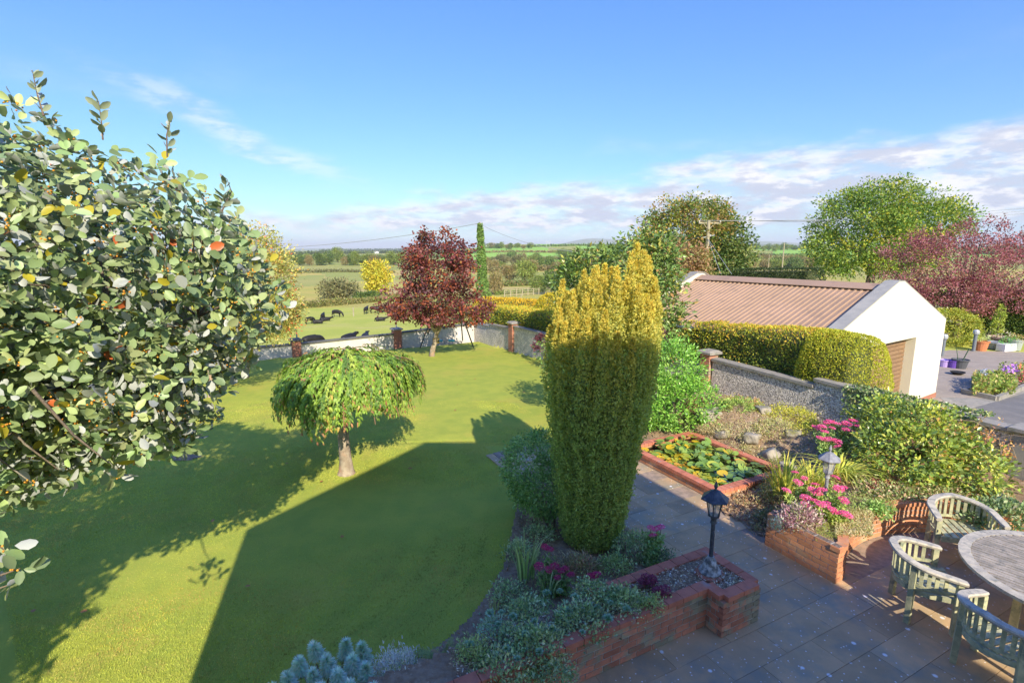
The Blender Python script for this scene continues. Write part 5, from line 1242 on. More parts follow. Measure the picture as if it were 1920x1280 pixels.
# ---------------------------------------------------------------- weeping tree
def weeping():
    base = Vector((-3.31, 9.83, -.02)); t = thing('weeping_cherry', 'mushroom-shaped weeping tree with drooping green leaves on the lawn', 'tree', base)
    cx_, cy_ = -3.22, 9.9; R0 = 1.27; strands = []; ribs = MB(); n_s = 780; P = []; D = []; C = []; L = []; N_ = []
    for i in range(n_s):
        a = rng.uniform(0, 2*math.pi); full = rng.uniform(.55, 1.0) if i > 200 else rng.uniform(.9, 1.03)
        Re = R0*full*(1+.10*math.sin(3*a+.8)+.07*math.sin(7*a)+.09*rng.normal()); Re = min(Re, 1.48); zt_ = 2.24+rng.normal()*.08+(.08 if full < .8 else 0); start = rng.uniform(.1, .6) if i % 3 else 0
        zb = 1.43+rng.normal()*.11+.12*math.sin(5*a)+(1-full)*.4+.08*math.sin(2*a+2.0)
        pts = []
        for s in np.linspace(start, 1, 12):
            rr = Re*math.sin(min(1, s*1.10)*math.pi/2)**.80; z = zt_-(zt_-zb)*s**2.9; pts.append((cx_+rr*math.cos(a+.05*math.sin(5*s)), cy_+rr*math.sin(a+.05*math.sin(5*s)), z))
        pts = np.array(pts)
        if i % 4 == 0: ribs.tube(pts, [.008*(1-.7*s) for s in np.linspace(0, 1, 12)], 4, False)
        hue = rng.random(); base_c = np.array([(.24, .40, .06), (.34, .50, .07), (.15, .27, .06), (.42, .52, .09)][rng.choice(4, p=[.38, .30, .20, .12])])
        for j in range(11):
            d_ = pts[j+1]-pts[j]
            for q in range(5):
                s = rng.random(); P.append(pts[j]+d_*s+rng.normal(size=3)*.018); od = np.array([math.cos(a), math.sin(a), 0]); sd = np.array([-math.sin(a), math.cos(a), 0])*rng.choice([-1, 1])
                D.append(d_/np.linalg.norm(d_)*.7+sd*.45+np.array([0, 0, -.5])+od*.2+rng.normal(size=3)*.15); N_.append(od*.75+np.array([0, 0, .5])+rng.normal(size=3)*.3)
                lt = j/11; cc = base_c*(1+rng.normal()*.12)
                if rng.random() < (.035 if lt < .85 else .28): cc = np.array([(.62, .32, .14), (.6, .42, .10), (.5, .22, .12)][rng.integers(3)])*(1+rng.normal()*.1)
                C.append(cc); L.append(.088*rng.uniform(.6, 1.2))
    P = np.array(P); D = np.array(D); N_ = np.array(N_); C = np.clip(np.array(C), .02, .9); L = np.array(L)
    build_leaves('crown', m_lm, t, [leaves(P, D, N_, L, L*.36, C, 'b')], stuff=True)
    for k in range(14):
        a = k*.45; ribs.tube([(cx_, cy_, 1.6), (cx_+.5*math.cos(a), cy_+.5*math.sin(a), 2.3), (cx_+1.0*math.cos(a), cy_+1.0*math.sin(a), 2.05), (cx_+1.22*math.cos(a), cy_+1.22*math.sin(a), 1.3)], [.03, .02, .012, .006], 5, False)
    ribs.build('branches', M('red_twig', (.30, .16, .10)), t, True)
    MB().tube([base+Vector((0, 0, -.05)), base+Vector((0, 0, .06)), base+Vector((.0, 0, .25)), base+Vector((-.02, 0, .8)), Vector((cx_-.05, cy_, 1.4)), Vector((cx_, cy_, 1.9))], [.20, .15, .125, .11, .095, .07], 12).build('trunk', m_palebark, t, True, smooth=True)
weeping()

# ---------------------------------------------------------------- red maple
RM = Vector((-3.9, 25.0, -.86))
RC = [(.17, .045, .04), (.13, .045, .04), (.26, .075, .035), (.10, .04, .045), (.34, .15, .05), (.09, .07, .04), (.22, .09, .09)]
rb = [(-3.7, 25, 2.1, 2.0, 2.0, 1.1), (-3.55, 25, 3.1, 1.8, 1.8, 1.1), (-3.45, 25, 4.1, 1.5, 1.5, .95), (-3.3, 25, 4.7, 1.15, 1.2, .6), (-5.2, 24.7, 1.55, .95, 1.0, .45), (-2.4, 25.0, 1.6, 1.25, 1.3, .75), (-3.9, 24.6, 1.35, 1.1, 1.0, .55), (-1.75, 25, 1.45, .75, .9, .5)]
tree('dark red maple with patches of orange leaves standing near the white wall', RM, 1.5, .16, rb, 380, 42, .15, RC, [5, 5, 3.2, 4, 1.2, 2.6, 2], .125, name='red_maple', cat='maple tree', bark=m_palebark, zmin=.75, shell=(.5, 1.18), mixl=.4, W=.10)
# ---------------------------------------------------------------- rowans and birches on the left lawn
RW = [(.34, .33, .08), (.42, .37, .12), (.25, .27, .06), (.48, .30, .08), (.52, .14, .06), (.20, .2, .06)]
tree('yellowing rowan with clusters of red berries behind the whitebeam', (-10.2, 19.4, -.42), 1.6, .12, [(-9.1, 19.2, 3.2, 1.55, 1.7, 1.8), (-9.5, 19.2, 1.9, 1.5, 1.6, .95), (-10.0, 19.4, 3.7, 1.5, 1.6, 1.6), (-8.7, 19.0, 2.0, .9, 1.0, .9)], 420, 40, .17, RW, [4, 4, 3, 1.6, 1.1, 2], .105, name='rowan_tree', cat='rowan tree', shell=(.5, 1.08), W=.05, region=lambda p: (p[0]/p[1]) < -.405-(.03 if p[2] < 1.5 else 0))
tree('yellow-leaved lawn tree with a pale trunk half hidden by the whitebeam', (-9.58, 16.1, -.3), 1.5, .10, [(-9.3, 16.2, 2.2, 1.5, 1.4, 1.2), (-9.8, 16.2, 3.0, 1.3, 1.3, 1.1)], 230, 30, .16, [(.5, .4, .05), (.36, .34, .07), (.26, .27, .06)], None, .10, name='lawn_tree', cat='tree', bark=m_palebark, W=.055, region=lambda p: (p[0]/p[1]) < -.50)
# ---------------------------------------------------------------- trees behind the yew and wall
MG = [(.13, .20, .05), (.18, .25, .06), (.09, .14, .04), (.30, .28, .06), (.36, .22, .07)]
tree('large-leaved green tree with browning tips between yew and garage', (3.9, 15.4, -.3), 2.0, .12, [bl(1228, 515, 15.2, .72, .9, .85), bl(1238, 580, 15.0, .68, .8, .75), bl(1205, 460, 15.4, .45, .5, .5), bl(1240, 470, 15.2, .5, .6, .5), bl(1232, 640, 14.8, .62, .7, .7)], 260, 20, .13, MG, [4, 3, 3, 1.4, .9], .15, name='broadleaf_tree', shell=(.5, 1.08), W=.07, mat=m_gloss)
tree('broad glossy-leaved tree showing just behind the golden spires', (3.6, 21.5, -.9), 2.2, .14, [bl(1120, 512, 21, 1.25, 1.4, 1.0), bl(1080, 530, 21, .9, 1.0, .8), bl(1170, 505, 20.6, 1.1, 1.2, 1.1)], 260, 20, .17, MG, [4, 3, 3, 1.6, .3], .20, name='broadleaf_tree', W=.09, mat=m_gloss)
tree('low dark-leaved young tree casting shade on the lawn left of the yew', (1.35, 14.3, -.1), .8, .06, [(1.5, 14.3, 1.5, .75, .8, .6), (1.35, 14.0, .95, .5, .6, .45), (1.7, 14.2, 2.2, .45, .5, .4)], 150, 14, .10, MG, [4, 3, 3, .6, .3], .11, name='young_tree', W=.055)
BG = [(.16, .33, .05), (.22, .40, .06), (.12, .25, .04), (.28, .42, .09)]
def greenbush():
    t = thing('mock_orange_bush', 'dense bright green bush against the pebble-dashed wall by the pond', 'bush', (3.85, 12.4, 0))
    pt, cen = crown(rng, [(3.75, 12.4, 1.35, .85, .85, .95), (3.95, 12.2, .75, .95, .9, .7), (3.5, 12.3, .9, .8, .8, .8)], 620, 22, .075, BG, [4, 4, 2, 1.5], .085, W=.034, shell=(.82, 1.03), zmin=.05, upn=.9)
    build_leaves('foliage', m_gloss, t, [pt], stuff=True); mb = MB()
    for k in range(8): mb.tube([(3.85, 12.4, 0), (3.85+.5*math.cos(k), 12.4+.5*math.sin(k), 1.2)], [.03, .012], 5)
    mb.build('stem', m_bark, t, True)
greenbush()
mound('purple_shrub', 'small dark purple-leaved shrub poking up between the hedge and the bright green bush', 'shrub', tuple(at_d(1240, 650, 14.2)), (.28, .3, .5), 500, .08, [(.08, .03, .05), (.12, .04, .06)])
mound('purple_shrub', 'dark purple foliage spilling over the wall just left of the yew', 'shrub', tuple(at_d(1012, 655, 23.3)), (.3, .4, .75), 500, .11, [(.12, .04, .06), (.18, .07, .08)])

# ---------------------------------------------------------------- clipped hedges
def hedge(label, p, q, w_, zb, ztop, ztop1, n, L, top_cols, side_cols, rnd=.5, name='clipped_hedge', endround=True, steps=30, mixtop=.35, cat='hedge', mat=None):
    p = Vector(p[:2]).to_3d(); q = Vector(q[:2]).to_3d(); d_ = (q-p); Ln = d_.length; d_.normalize(); nn = Vector((-d_.y, d_.x, 0)); t = thing(name, label, cat, (p.x, p.y, zb))
    s = rng.random(n)*(Ln+w_*.8)-w_*.4; th = rng.uniform(-math.pi/2-.0, math.pi/2, n); zt_ = ztop+(ztop1-ztop)*np.clip(s/Ln, 0, 1)
    H_ = zt_-zb
    # cross-section: superellipse; parameter chosen so that the sides get their share
    u = rng.random(n)*(2*1.0*np.mean(H_)+w_); hs_ = np.mean(H_)
    side = np.where(u < hs_, -1, np.where(u > hs_+w_, 1, 0)); xo = np.where(side == 0, (u-hs_)-w_/2, side*w_/2); zo = np.where(side == 0, 1.0, np.where(side < 0, u/hs_, (2*hs_+w_-u)/hs_))
    rr = rnd*.5*w_; top_drop = np.maximum(0, np.abs(xo)-(w_/2-rr))/rr; z = zb+zo*H_-np.where(side == 0, rr*(1-np.sqrt(np.clip(1-top_drop**2, 0, 1))), 0)
    over = np.clip((zo*H_-(H_-rr))/rr, 0, 1)*(side != 0); xo = xo*(1-.0*over)-np.sign(xo)*rr*(1-np.sqrt(np.clip(1-over**2, 0, 1)))
    e = np.clip(np.maximum(-s/(w_*.4), (s-Ln)/(w_*.4)), 0, 1); shrink = np.sqrt(1-e*e)+.02; xo = xo*shrink; z = zb+(z-zb)*(1-(1-shrink)*(.45 if endround else .05))
    lump = (vn(s, z*1.3, .55, 3)-.5)*.10+(vn(s, z, .2, 4)-.5)*.05; out = np.stack([np.sign(xo)*(np.abs(xo)/(w_/2))**3, .0*xo, np.where(side == 0, 1.0, .15)], 1); 
    base_ = np.array(p)[None]+np.array(d_)[None]*s[:, None]+np.array(nn)[None]*xo[:, None]; base_[:, 2] = z
    outw = np.array(nn)[None]*out[:, 0:1]+np.array([0, 0, 1])*out[:, 2:3]+np.array(d_)[None]*np.sign(s-Ln/2)[:, None]*e[:, None]; outw = norm(outw)
    P = base_+outw*(lump[:, None]-.03*rng.random((n, 1))); topm = np.clip(outw[:, 2], 0, 1)
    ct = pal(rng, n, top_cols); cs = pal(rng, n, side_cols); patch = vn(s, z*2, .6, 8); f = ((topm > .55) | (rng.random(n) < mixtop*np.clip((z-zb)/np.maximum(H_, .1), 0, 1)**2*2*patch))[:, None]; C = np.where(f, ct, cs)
    D = norm(outw*.5+rng.normal(size=(n, 3))*.6+np.array([0, 0, .3])); Nn = norm(outw+rng.normal(size=(n, 3))*.6); Ls = L*rng.uniform(.6, 1.3, n)
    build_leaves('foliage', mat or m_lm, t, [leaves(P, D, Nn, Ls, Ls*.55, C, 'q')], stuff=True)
    b = MB(); k = 0.80; m0, m1 = p+d_*(w_*.05), q-d_*(w_*.05); hw = w_/2-.10
    V = []
    for m_, zt2 in ((m0, ztop), (m1, ztop1)):
        for x_, z_ in ((-hw, zb), (hw, zb), (hw, zt2-rr*.6-.08), (hw*.55, zt2-.10), (-hw*.55, zt2-.10), (-hw, zt2-rr*.6-.08)): V.append(m_+nn*x_+Vector((0, 0, z_)))
    b.add(V, [(5, 4, 3, 2, 1, 0), (6, 7, 8, 9, 10, 11)]+[(i, (i+1) % 6, (i+1) % 6+6, i+6) for i in range(6)]); b.build('foliage_core', m_hin, t, True); return t  # solid dark core added under the leaves, its colour standing in for interior shade
m_hin = M('inner_hedge', (.12, .14, .05), (.08, .09, .04), 12, 1, .03, 20)
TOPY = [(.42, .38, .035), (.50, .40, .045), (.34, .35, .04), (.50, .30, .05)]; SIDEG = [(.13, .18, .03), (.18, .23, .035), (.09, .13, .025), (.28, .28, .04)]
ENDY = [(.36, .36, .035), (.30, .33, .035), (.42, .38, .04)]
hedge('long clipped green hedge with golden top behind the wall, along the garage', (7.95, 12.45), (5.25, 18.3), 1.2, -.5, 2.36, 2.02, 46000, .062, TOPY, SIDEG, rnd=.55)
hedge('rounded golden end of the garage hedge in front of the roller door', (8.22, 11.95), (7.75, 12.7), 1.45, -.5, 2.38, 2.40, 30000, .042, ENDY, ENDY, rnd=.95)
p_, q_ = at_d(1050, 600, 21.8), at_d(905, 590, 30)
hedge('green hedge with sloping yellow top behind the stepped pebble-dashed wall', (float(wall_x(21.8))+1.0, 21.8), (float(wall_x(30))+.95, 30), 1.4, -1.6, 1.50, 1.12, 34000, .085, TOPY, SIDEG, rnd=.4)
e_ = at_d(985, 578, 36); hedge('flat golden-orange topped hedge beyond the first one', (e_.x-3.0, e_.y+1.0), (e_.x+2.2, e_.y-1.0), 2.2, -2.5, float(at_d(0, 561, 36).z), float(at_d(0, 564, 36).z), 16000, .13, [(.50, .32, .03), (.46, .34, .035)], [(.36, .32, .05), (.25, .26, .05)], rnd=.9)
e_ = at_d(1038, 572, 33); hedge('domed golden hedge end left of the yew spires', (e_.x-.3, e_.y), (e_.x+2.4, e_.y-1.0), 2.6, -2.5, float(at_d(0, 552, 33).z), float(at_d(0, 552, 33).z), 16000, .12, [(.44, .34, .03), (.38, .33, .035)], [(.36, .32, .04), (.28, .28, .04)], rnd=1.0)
e0, e1 = at_d(1392, 515, 40), at_d(1525, 515, 36)
DKG = [(.035, .06, .02), (.05, .08, .025), (.025, .04, .015)]
hedge('dark clipped hedge block beyond the garage roof ridge', (e0.x, e0.y), (e1.x, e1.y), 1.8, -1.5, float(at_d(0, 506, 40).z), float(at_d(0, 505, 36).z), 15000, .12, DKG, DKG, rnd=.15, mat=m_lm)
e0 = at_d(1330, 520, 42); hedge('lower dark hedge left of the tall dark hedge block', (e0.x, e0.y), (at_d(1395, 520, 40).x, 40), 1.5, -1.8, float(at_d(0, 514, 42).z), float(at_d(0, 513, 40).z), 6000, .14, [(.09, .13, .03), (.13, .17, .04)], DKG, rnd=.2)
e0, e1 = g(1785, 622, -.5), g(2080, 650, -.5)
hedge('tall loose green hedge beyond the neighbouring lawn under the purple tree', (e0.x-1, e0.y+1.5), (e1.x, e1.y+.5), 2.2, -.6, 1.75, 2.2, 26000, .16, [(.12, .19, .04), (.18, .24, .05)], [(.10, .16, .04), (.14, .19, .04), (.06, .10, .03)], rnd=.6, name='tall_hedge')
b_ = g(1802, 652, -.5); t = thing('round_bush', 'rounded yellow-green clipped bush beside the bollard lights', 'bush', b_)
pt, _ = crown(rng, [(b_.x, b_.y+1.0, .35, 1.5, 1.1, .95)], 330, 26, .09, [(.32, .34, .05), (.38, .34, .06), (.24, .28, .05)], None, .09, shell=(.9, 1.0), zmin=-.45); build_leaves('foliage', m_lm, t, [pt], stuff=True); MB().tube([(0, 1, -.1), (0, 1, .6)], .1, 6).build('stem', m_bark, t)
t = mound('cream_flower_shrub', 'cream-flowered shrub rising behind the rounded yellow-green bush', 'shrub', (b_.x+.1, b_.y+2.4, .55), (1.3, .8, .85), 900, .12, [(.55, .55, .42), (.35, .40, .16), (.6, .6, .5)])

# ---------------------------------------------------------------- bigger trees to the right
tree('large autumn beech, brown on its left and green on its right, behind the electricity pole', (14.2, 43, -2.0), 4, .4, [bl(1285, 430, 43, 3.2, 3.0, 2.6), bl(1255, 455, 43, 2.6, 2.6, 2.0), bl(1315, 415, 43, 2.2, 2.4, 1.8)], 380, 46, .34, [(.17, .20, .05), (.28, .18, .06), (.11, .17, .04), (.30, .26, .05), (.24, .14, .06)], [3, 1.8, 4, 1.6, .8], .20, name='beech_tree', shell=(.5, 1.05))
tree('dense dark green tree to the right of the autumn beech', (17.6, 44, -2.0), 3, .35, [bl(1350, 455, 44, 2.2, 2.5, 2.2), bl(1372, 485, 43.5, 1.9, 2.2, 1.7), bl(1340, 495, 43.5, 2.6, 2.4, 1.6), bl(1362, 425, 44, 1.0, 1.2, .9)], 300, 34, .33, [(.09, .14, .04), (.13, .18, .05), (.06, .10, .03), (.19, .2, .06)], None, .25, name='broadleaf_tree', shell=(.5, 1.08))
tree('bronze-leaved tree standing low between the beech and the garage end', (11.5, 34, -1), 2, .2, [bl(1290, 490, 34, 1.3, 1.3, 1.1), bl(1268, 470, 34.5, 1.0, 1.0, .8), bl(1300, 515, 33.5, 1.0, 1.1, .7)], 200, 30, .22, [(.34, .20, .11), (.28, .19, .09), (.22, .20, .07)], None, .17, name='copper_tree')
tree('huge spreading tree with green left half and yellowing right crown', (29.2, 43, -1.0), 4.5, .5, [bl(1600, 420, 43, 3.2, 3.0, 2.6), bl(1575, 470, 42.5, 2.8, 2.6, 1.9), bl(1655, 385, 43, 3.0, 3.0, 2.3), bl(1640, 450, 42, 3.3, 2.8, 2.6), bl(1720, 410, 43.5, 3.0, 3.0, 2.2), bl(1770, 415, 43.5, 2.2, 2.4, 1.7), bl(1700, 470, 42.5, 2.6, 2.6, 2.0), bl(1550, 465, 42.5, 1.4, 1.6, 1.3)], 820, 48, .34, [(.12, .20, .04), (.19, .26, .045), (.08, .14, .03), (.30, .32, .05), (.38, .34, .04)], [4, 4, 3, 2, 1.1], .20, name='sycamore_tree', shell=(.45, 1.08))
PU = [(.22, .07, .09), (.30, .11, .13), (.14, .045, .06), (.36, .16, .17), (.24, .13, .08)]
def purple_tree():
    D0 = 29; t = thing('purple_plum_tree', 'wide purple-leaved plum tree with upright twigs behind the garage', 'plum tree', (at_d(1800, 580, D0).x, D0, -.5))
    bb = [bl(1720, 500, D0, 1.9, 1.8, 1.9), bl(1770, 490, D0, 2.2, 2.0, 2.0), bl(1830, 480, D0, 2.2, 2.0, 1.9), bl(1890, 510, D0, 2.2, 2.0, 1.7), bl(1780, 550, D0-.5, 2.6, 1.8, 1.0), bl(1700, 545, D0-.2, 1.2, 1.4, .9), bl(1950, 500, D0, 2.2, 2.0, 1.9), bl(1870, 565, D0-.6, 2.4, 1.8, .7)]
    pt, cen = crown(rng, bb, 700, 44, .19, PU, [4, 4, 2.6, 2, .8], .105, shell=(.45, 1.05), droop=-.3); wood = MB(); V = []
    base = Vector((t.location.x, D0, -.5)); fk = base+Vector((0, 0, 1.0)); wood.tube([base, fk], [.22, .18], 8)
    for k in range(44):                       # upright shoots that break the outline
        b0 = bb[rng.integers(len(bb))]; a = rng.uniform(-1, 1); p = np.array([b0[0]+a*b0[3]*.9, b0[1]+rng.normal()*.5, b0[2]+b0[5]*.8*math.sqrt(max(0, 1-a*a*.8))]); q = p+np.array([rng.normal()*.15+.15*a, rng.normal()*.1, rng.uniform(.35, .95)])
        wood.tube([p, q], [.02, .006], 4, False); s = rng.random((26, 1)); V.append(p*(1-s)+q*s+rng.normal(size=(26, 3))*.06)
    V = np.concatenate(V); n = len(V); ex = leaves(V, rdir(rng, n)+np.array([0, 0, .5]), rdir(rng, n), .11*rng.uniform(.6, 1.2, n), .07, pal(rng, n, PU)); build_leaves('crown', m_lm, t, [pt, ex], stuff=True)
    for q in cen[rng.choice(len(cen), 40)]: q = Vector(q); wood.tube([fk, fk.lerp(q, .5)+Vector((0, 0, .3)), q], [.08, .04, .012], 5, False)
    wood.build('trunk', m_bark, t, True)
purple_tree()
# ivy-covered pole
ivt = pole('pole clothed in bright green ivy, widening downwards, between maple and hedge', PLb, PL.z-PLb.z+.1, .13, name='ivy_pole')
nI = 7000; z = PLb.z+(PL.z-PLb.z)*rng.random(nI)**1.15; rr = np.interp(z, [PLb.z, PLb.z+1.5, (PL.z+PLb.z)/2, PL.z], [1.05, .85, .48, .14])*(1+.5*(vn(z, z*0, .5, 2)-.5)); a = rng.uniform(0, 6.283, nI)
P = np.stack([PLb.x+.25*(PL.z-z)/8+np.cos(a)*rr, PLb.y+np.sin(a)*rr, z], 1); O = np.stack([np.cos(a), np.sin(a), 0*a+.3], 1)
build_leaves('ivy', m_lm, ivt, [leaves(P, norm(O*.3+rng.normal(size=(nI, 3))*.5+np.array([0, 0, -.4])), norm(O+rng.normal(size=(nI, 3))*.5), .17, .15, pal(rng, nI, [(.13, .21, .05), (.18, .27, .07), (.09, .15, .04)]))], stuff=True)

# ---------------------------------------------------------------- distance: trees, bushes and field hedges
def proto(K, per, seed, rx=1.0, rz=.9, trunk=True):
    r_ = np.random.default_rng(seed); bb = [(0, 0, 1.15, rx, rx, rz)]+[(r_.uniform(-.6, .6), r_.uniform(-.5, .5), 1.1+r_.uniform(-.4, .55), r_.uniform(.4, .65), .55, r_.uniform(.35, .6)) for _ in range(5)]
    return bb
def far_mesh(seed, cols, K=110, per=22, bush=False):
    bb = proto(K, per, seed); 
    if bush: bb = [(x, y, z*.5, a*1.25, b*1.1, c*.62) for x, y, z, a, b, c in bb]
    r_ = np.random.default_rng(seed); (V, F, C), _ = crown(r_, bb, K, per, .14, cols, None, .15, zmin=.02 if bush else .25, shell=(.55, 1.05))
    b = MB(); b.tube([(0, 0, -.1), (0, 0, .8)], [.09, .06], 5); k = len(V); Vt = np.array(b.v); ft = []
    for f in b.f:
        for i in range(1, len(f)-1): ft.append((f[0]+k, f[i]+k, f[i+1]+k))
    me = npmesh('far_tree', np.concatenate([V, Vt]), np.concatenate([F, np.array(ft)]), np.concatenate([C, np.tile([.14, .11, .08], (len(Vt), 1))])); me.materials.append(m_lm); return me
CG = [(.10, .15, .04), (.14, .19, .05), (.08, .12, .035)]; CM = [(.17, .22, .05), (.22, .25, .06), (.13, .17, .04)]; CY = [(.42, .38, .04), (.36, .36, .05), (.46, .36, .04)]; CB = [(.22, .17, .08), (.18, .17, .06), (.26, .2, .09)]; CO = [(.13, .13, .06), (.17, .16, .07)]
FM = {'g': [far_mesh(1, CG), far_mesh(2, CG)], 'm': [far_mesh(3, CM), far_mesh(4, CM)], 'y': [far_mesh(5, CY, 140, 26)], 'b': [far_mesh(6, CB), far_mesh(7, CB)], 'bb': [far_mesh(8, CO, bush=True), far_mesh(9, CG, bush=True)], 'bo': [far_mesh(10, CB, bush=True)]}
ORD = 'first second third fourth fifth sixth seventh eighth ninth tenth eleventh twelfth thirteenth fourteenth fifteenth sixteenth seventeenth eighteenth nineteenth twentieth twenty-first twenty-second twenty-third twenty-fourth twenty-fifth twenty-sixth'.split()
CN = {'g': 'dark green', 'm': 'mid green', 'b': 'brownish', 'bb': 'grey-green', 'bo': 'russet', 'y': 'yellow'}
def far(px, yb, wpx, hpx, k, label=None, group=None, name='tree', cat='tree', i=None):
    e = hit(px, yb); s_ = e.y/FPX; ms = FM[k]; me = ms[(i if i is not None else int(rng.integers(9))) % len(ms)]; o = link(name, me); bush = k in ('bb', 'bo')
    o.location = e-Vector((0, 0, .2)); o.scale = (wpx*s_/(2.6 if bush else 2.3), wpx*s_/(2.6 if bush else 2.3), hpx*s_/(1.25 if bush else 2.15)); o.rotation_euler = (0, 0, rng.uniform(0, 6))
    tag(o, label, cat, group); return o
far(708, 556, 62, 72, 'y', 'bright yellow-green autumn tree left of the red maple')
far(637, 560, 78, 40, 'bb', 'dome-shaped grey-green bush beyond the cattle', name='bush', cat='bush', i=0)
far(690, 562, 60, 18, 'bb', 'dark low bush at the foot of the yellow autumn tree', name='bush', cat='bush', i=1)
far(984, 530, 42, 46, 'm', 'rounded yellow-green tree in the valley right of the ivy-clad pole')
far(1045, 552, 62, 56, 'g', 'dark spreading tree at the right end of the rail fence')
far(955, 528, 34, 34, 'b', 'brown-green tree beside the rounded valley tree')
far(930, 552, 30, 44, 'bo', 'tall brownish bush just right of the ivy-clad pole', name='bush', cat='bush')
far(1010, 545, 40, 30, 'm', 'low green bush left of the dark spreading tree')
far(1162, 462, 11, 13, 'g', 'lone round tree on the skyline left of the autumn beech')
far(1105, 464, 9, 9, 'g', 'small tree on the hill hedge line in front of the blue ridge')
far(1007, 491, 20, 17, 'g', 'dark green tree at the lower edge of the hill field')
far(970, 497, 26, 22, 'g', 'broad tree left of the hill field among brown scrub')
far(1020, 502, 28, 20, 'bb', 'grey-green rounded bush below the hill field', name='bush', cat='bush', i=0)
for i, px in enumerate(np.linspace(560, 790, 20)): far(px+rng.normal()*4, 497+rng.normal()*1.5, rng.uniform(16, 30), rng.uniform(18, 28), ['g', 'm', 'b', 'g', 'm'][i % 5], CN[['g', 'm', 'b', 'g', 'm'][i % 5]]+' tree, '+ORD[i]+' from the left in the belt behind the brown pasture', 'belt of trees behind the brown pasture')
for i, px in enumerate(np.linspace(900, 1150, 26)): far(px+rng.normal()*5, 500+rng.normal()*8, rng.uniform(20, 34), rng.uniform(14, 24), ['g', 'bb', 'b', 'bo', 'm', 'bb'][i % 6], CN[['g', 'bb', 'b', 'bo', 'm', 'bb'][i % 6]]+' scrub tree, '+ORD[i]+' from the left in the valley below the hill fields', 'scrub in the valley below the hill fields', name='scrub_tree', cat='tree')
for i, px in enumerate(np.linspace(905, 1000, 11)): far(px+rng.normal()*2, 466+rng.normal(), rng.uniform(9, 15), rng.uniform(8, 12), 'gmb'[i % 3], CN['gmb'[i % 3]]+' hilltop tree, '+ORD[i]+' from the ivy-clad pole', 'trees along the hilltop')
for i, px in enumerate(np.linspace(1395, 1520, 16)): far(px+rng.normal()*3, 469+rng.normal()*1.5, rng.uniform(9, 16), rng.uniform(8, 14), 'gmg'[i % 3], CN['gmg'[i % 3]]+' skyline tree, '+ORD[i]+' from the left between beech and spreading tree', 'skyline trees between the beech and the sycamore')
for i, px in enumerate(np.linspace(1400, 1530, 14)): far(px+rng.normal()*4, 500+rng.normal()*5, rng.uniform(24, 40), rng.uniform(14, 22), ['bo', 'bb', 'm', 'bo'][i % 4], CN[['bo', 'bb', 'm', 'bo'][i % 4]]+' bush, '+ORD[i]+' from the left behind the two field poles', 'bushes in the rough ground behind the field poles', name='bush', cat='bush')
for i, px in enumerate(np.linspace(1790, 1930, 8)): far(px+rng.normal()*3, 470+rng.normal()*1, rng.uniform(14, 20), rng.uniform(9, 14), 'gb'[i % 2], CN['gb'[i % 2]]+' far tree, '+ORD[i]+' from the left on the skyline right of the purple plum', 'skyline trees above the purple plum tree')
# hedges dividing the far fields, and the far woods: masses
def far_hedge(name, pts, hpx, cols, dens=60, L=.8, kind='stuff'):
    P = []; 
    for (x0, y0), (x1, y1) in zip(pts[:-1], pts[1:]):
        m = max(2, int(abs(x1-x0)/4)+1); es = [hit(x0+(x1-x0)*t_, y0+(y1-y0)*t_) for t_ in np.linspace(0, 1, m)]
        for a, b in zip(es[:-1], es[1:]):
            s_ = a.y/FPX; n = int(dens*max(1, abs(x1-x0)/m/4)); t_ = rng.random((n, 1)); p = np.array(a)*(1-t_)+np.array(b)*t_; hh = hpx*s_*(.7+.5*vn(p[:, 0], p[:, 1], 9*s_*10, 6)); p[:, 2] += rng.random(n)*hh; p[:, :2] += rng.normal(size=(n, 2))*hpx*s_*.35; P.append(np.concatenate([p, np.full((n, 1), s_)], 1))
    P = np.concatenate(P); n = len(P); L_ = np.maximum(.25, P[:, 3]*2.6)*rng.uniform(.7, 1.4, n)
    o = build_leaves(name, m_lm, None, [leaves(P[:, :3], rdir(rng, n), norm(rdir(rng, n)+np.array([0, -.3, .6])), L_, L_*.7, pal(rng, n, cols))]); o['kind'] = kind; return o
far_hedge('field_hedge', [(545, 581), (600, 575), (680, 568), (760, 560)], 12, [(.20, .20, .06), (.15, .17, .05), (.25, .2, .08)], 90)
far_hedge('field_hedge', [(930, 553), (1025, 546)], 8, [(.17, .22, .05), (.14, .18, .05)], 60)
far_hedge('field_hedge', [(900, 474), (960, 473), (1040, 474), (1110, 470), (1170, 468)], 4, CB, 30)
far_hedge('field_hedge', [(900, 466), (1000, 463), (1080, 461), (1180, 461)], 3, CG, 30)
far_hedge('field_hedge', [(1400, 478), (1460, 480), (1530, 478)], 4, CG, 30)
far_hedge('field_hedge', [(560, 512), (640, 510), (740, 512)], 5, CO, 30)
far_hedge('far_wood', [(545, 486), (650, 485), (760, 484), (860, 483)], 7, CG, 60)
far_hedge('far_wood', [(545, 478), (620, 477), (700, 475), (800, 474), (900, 474)], 5, [(.07, .10, .04), (.10, .13, .05)], 60)
far_hedge('far_wood', [(600, 473), (700, 471), (820, 470)], 4, [(.07, .10, .05)], 50)
far_hedge('far_wood', [(1390, 464), (1460, 463), (1530, 464)], 4, CG, 50)
far_hedge('far_wood', [(1800, 476), (1930, 478)], 7, CG, 60)
far_hedge('valley_scrub', [(905, 512), (980, 508), (1060, 508), (1160, 512)], 12, CO+CB, 110)
far_hedge('valley_scrub', [(905, 488), (980, 490), (1080, 486), (1160, 488)], 7, CO+CB+CG, 90)
far_hedge('valley_scrub', [(920, 538), (1000, 535), (1060, 530)], 12, CG+CB, 90)
far_hedge('rough_growth', [(1400, 500), (1530, 498)], 12, CB+CM, 110)
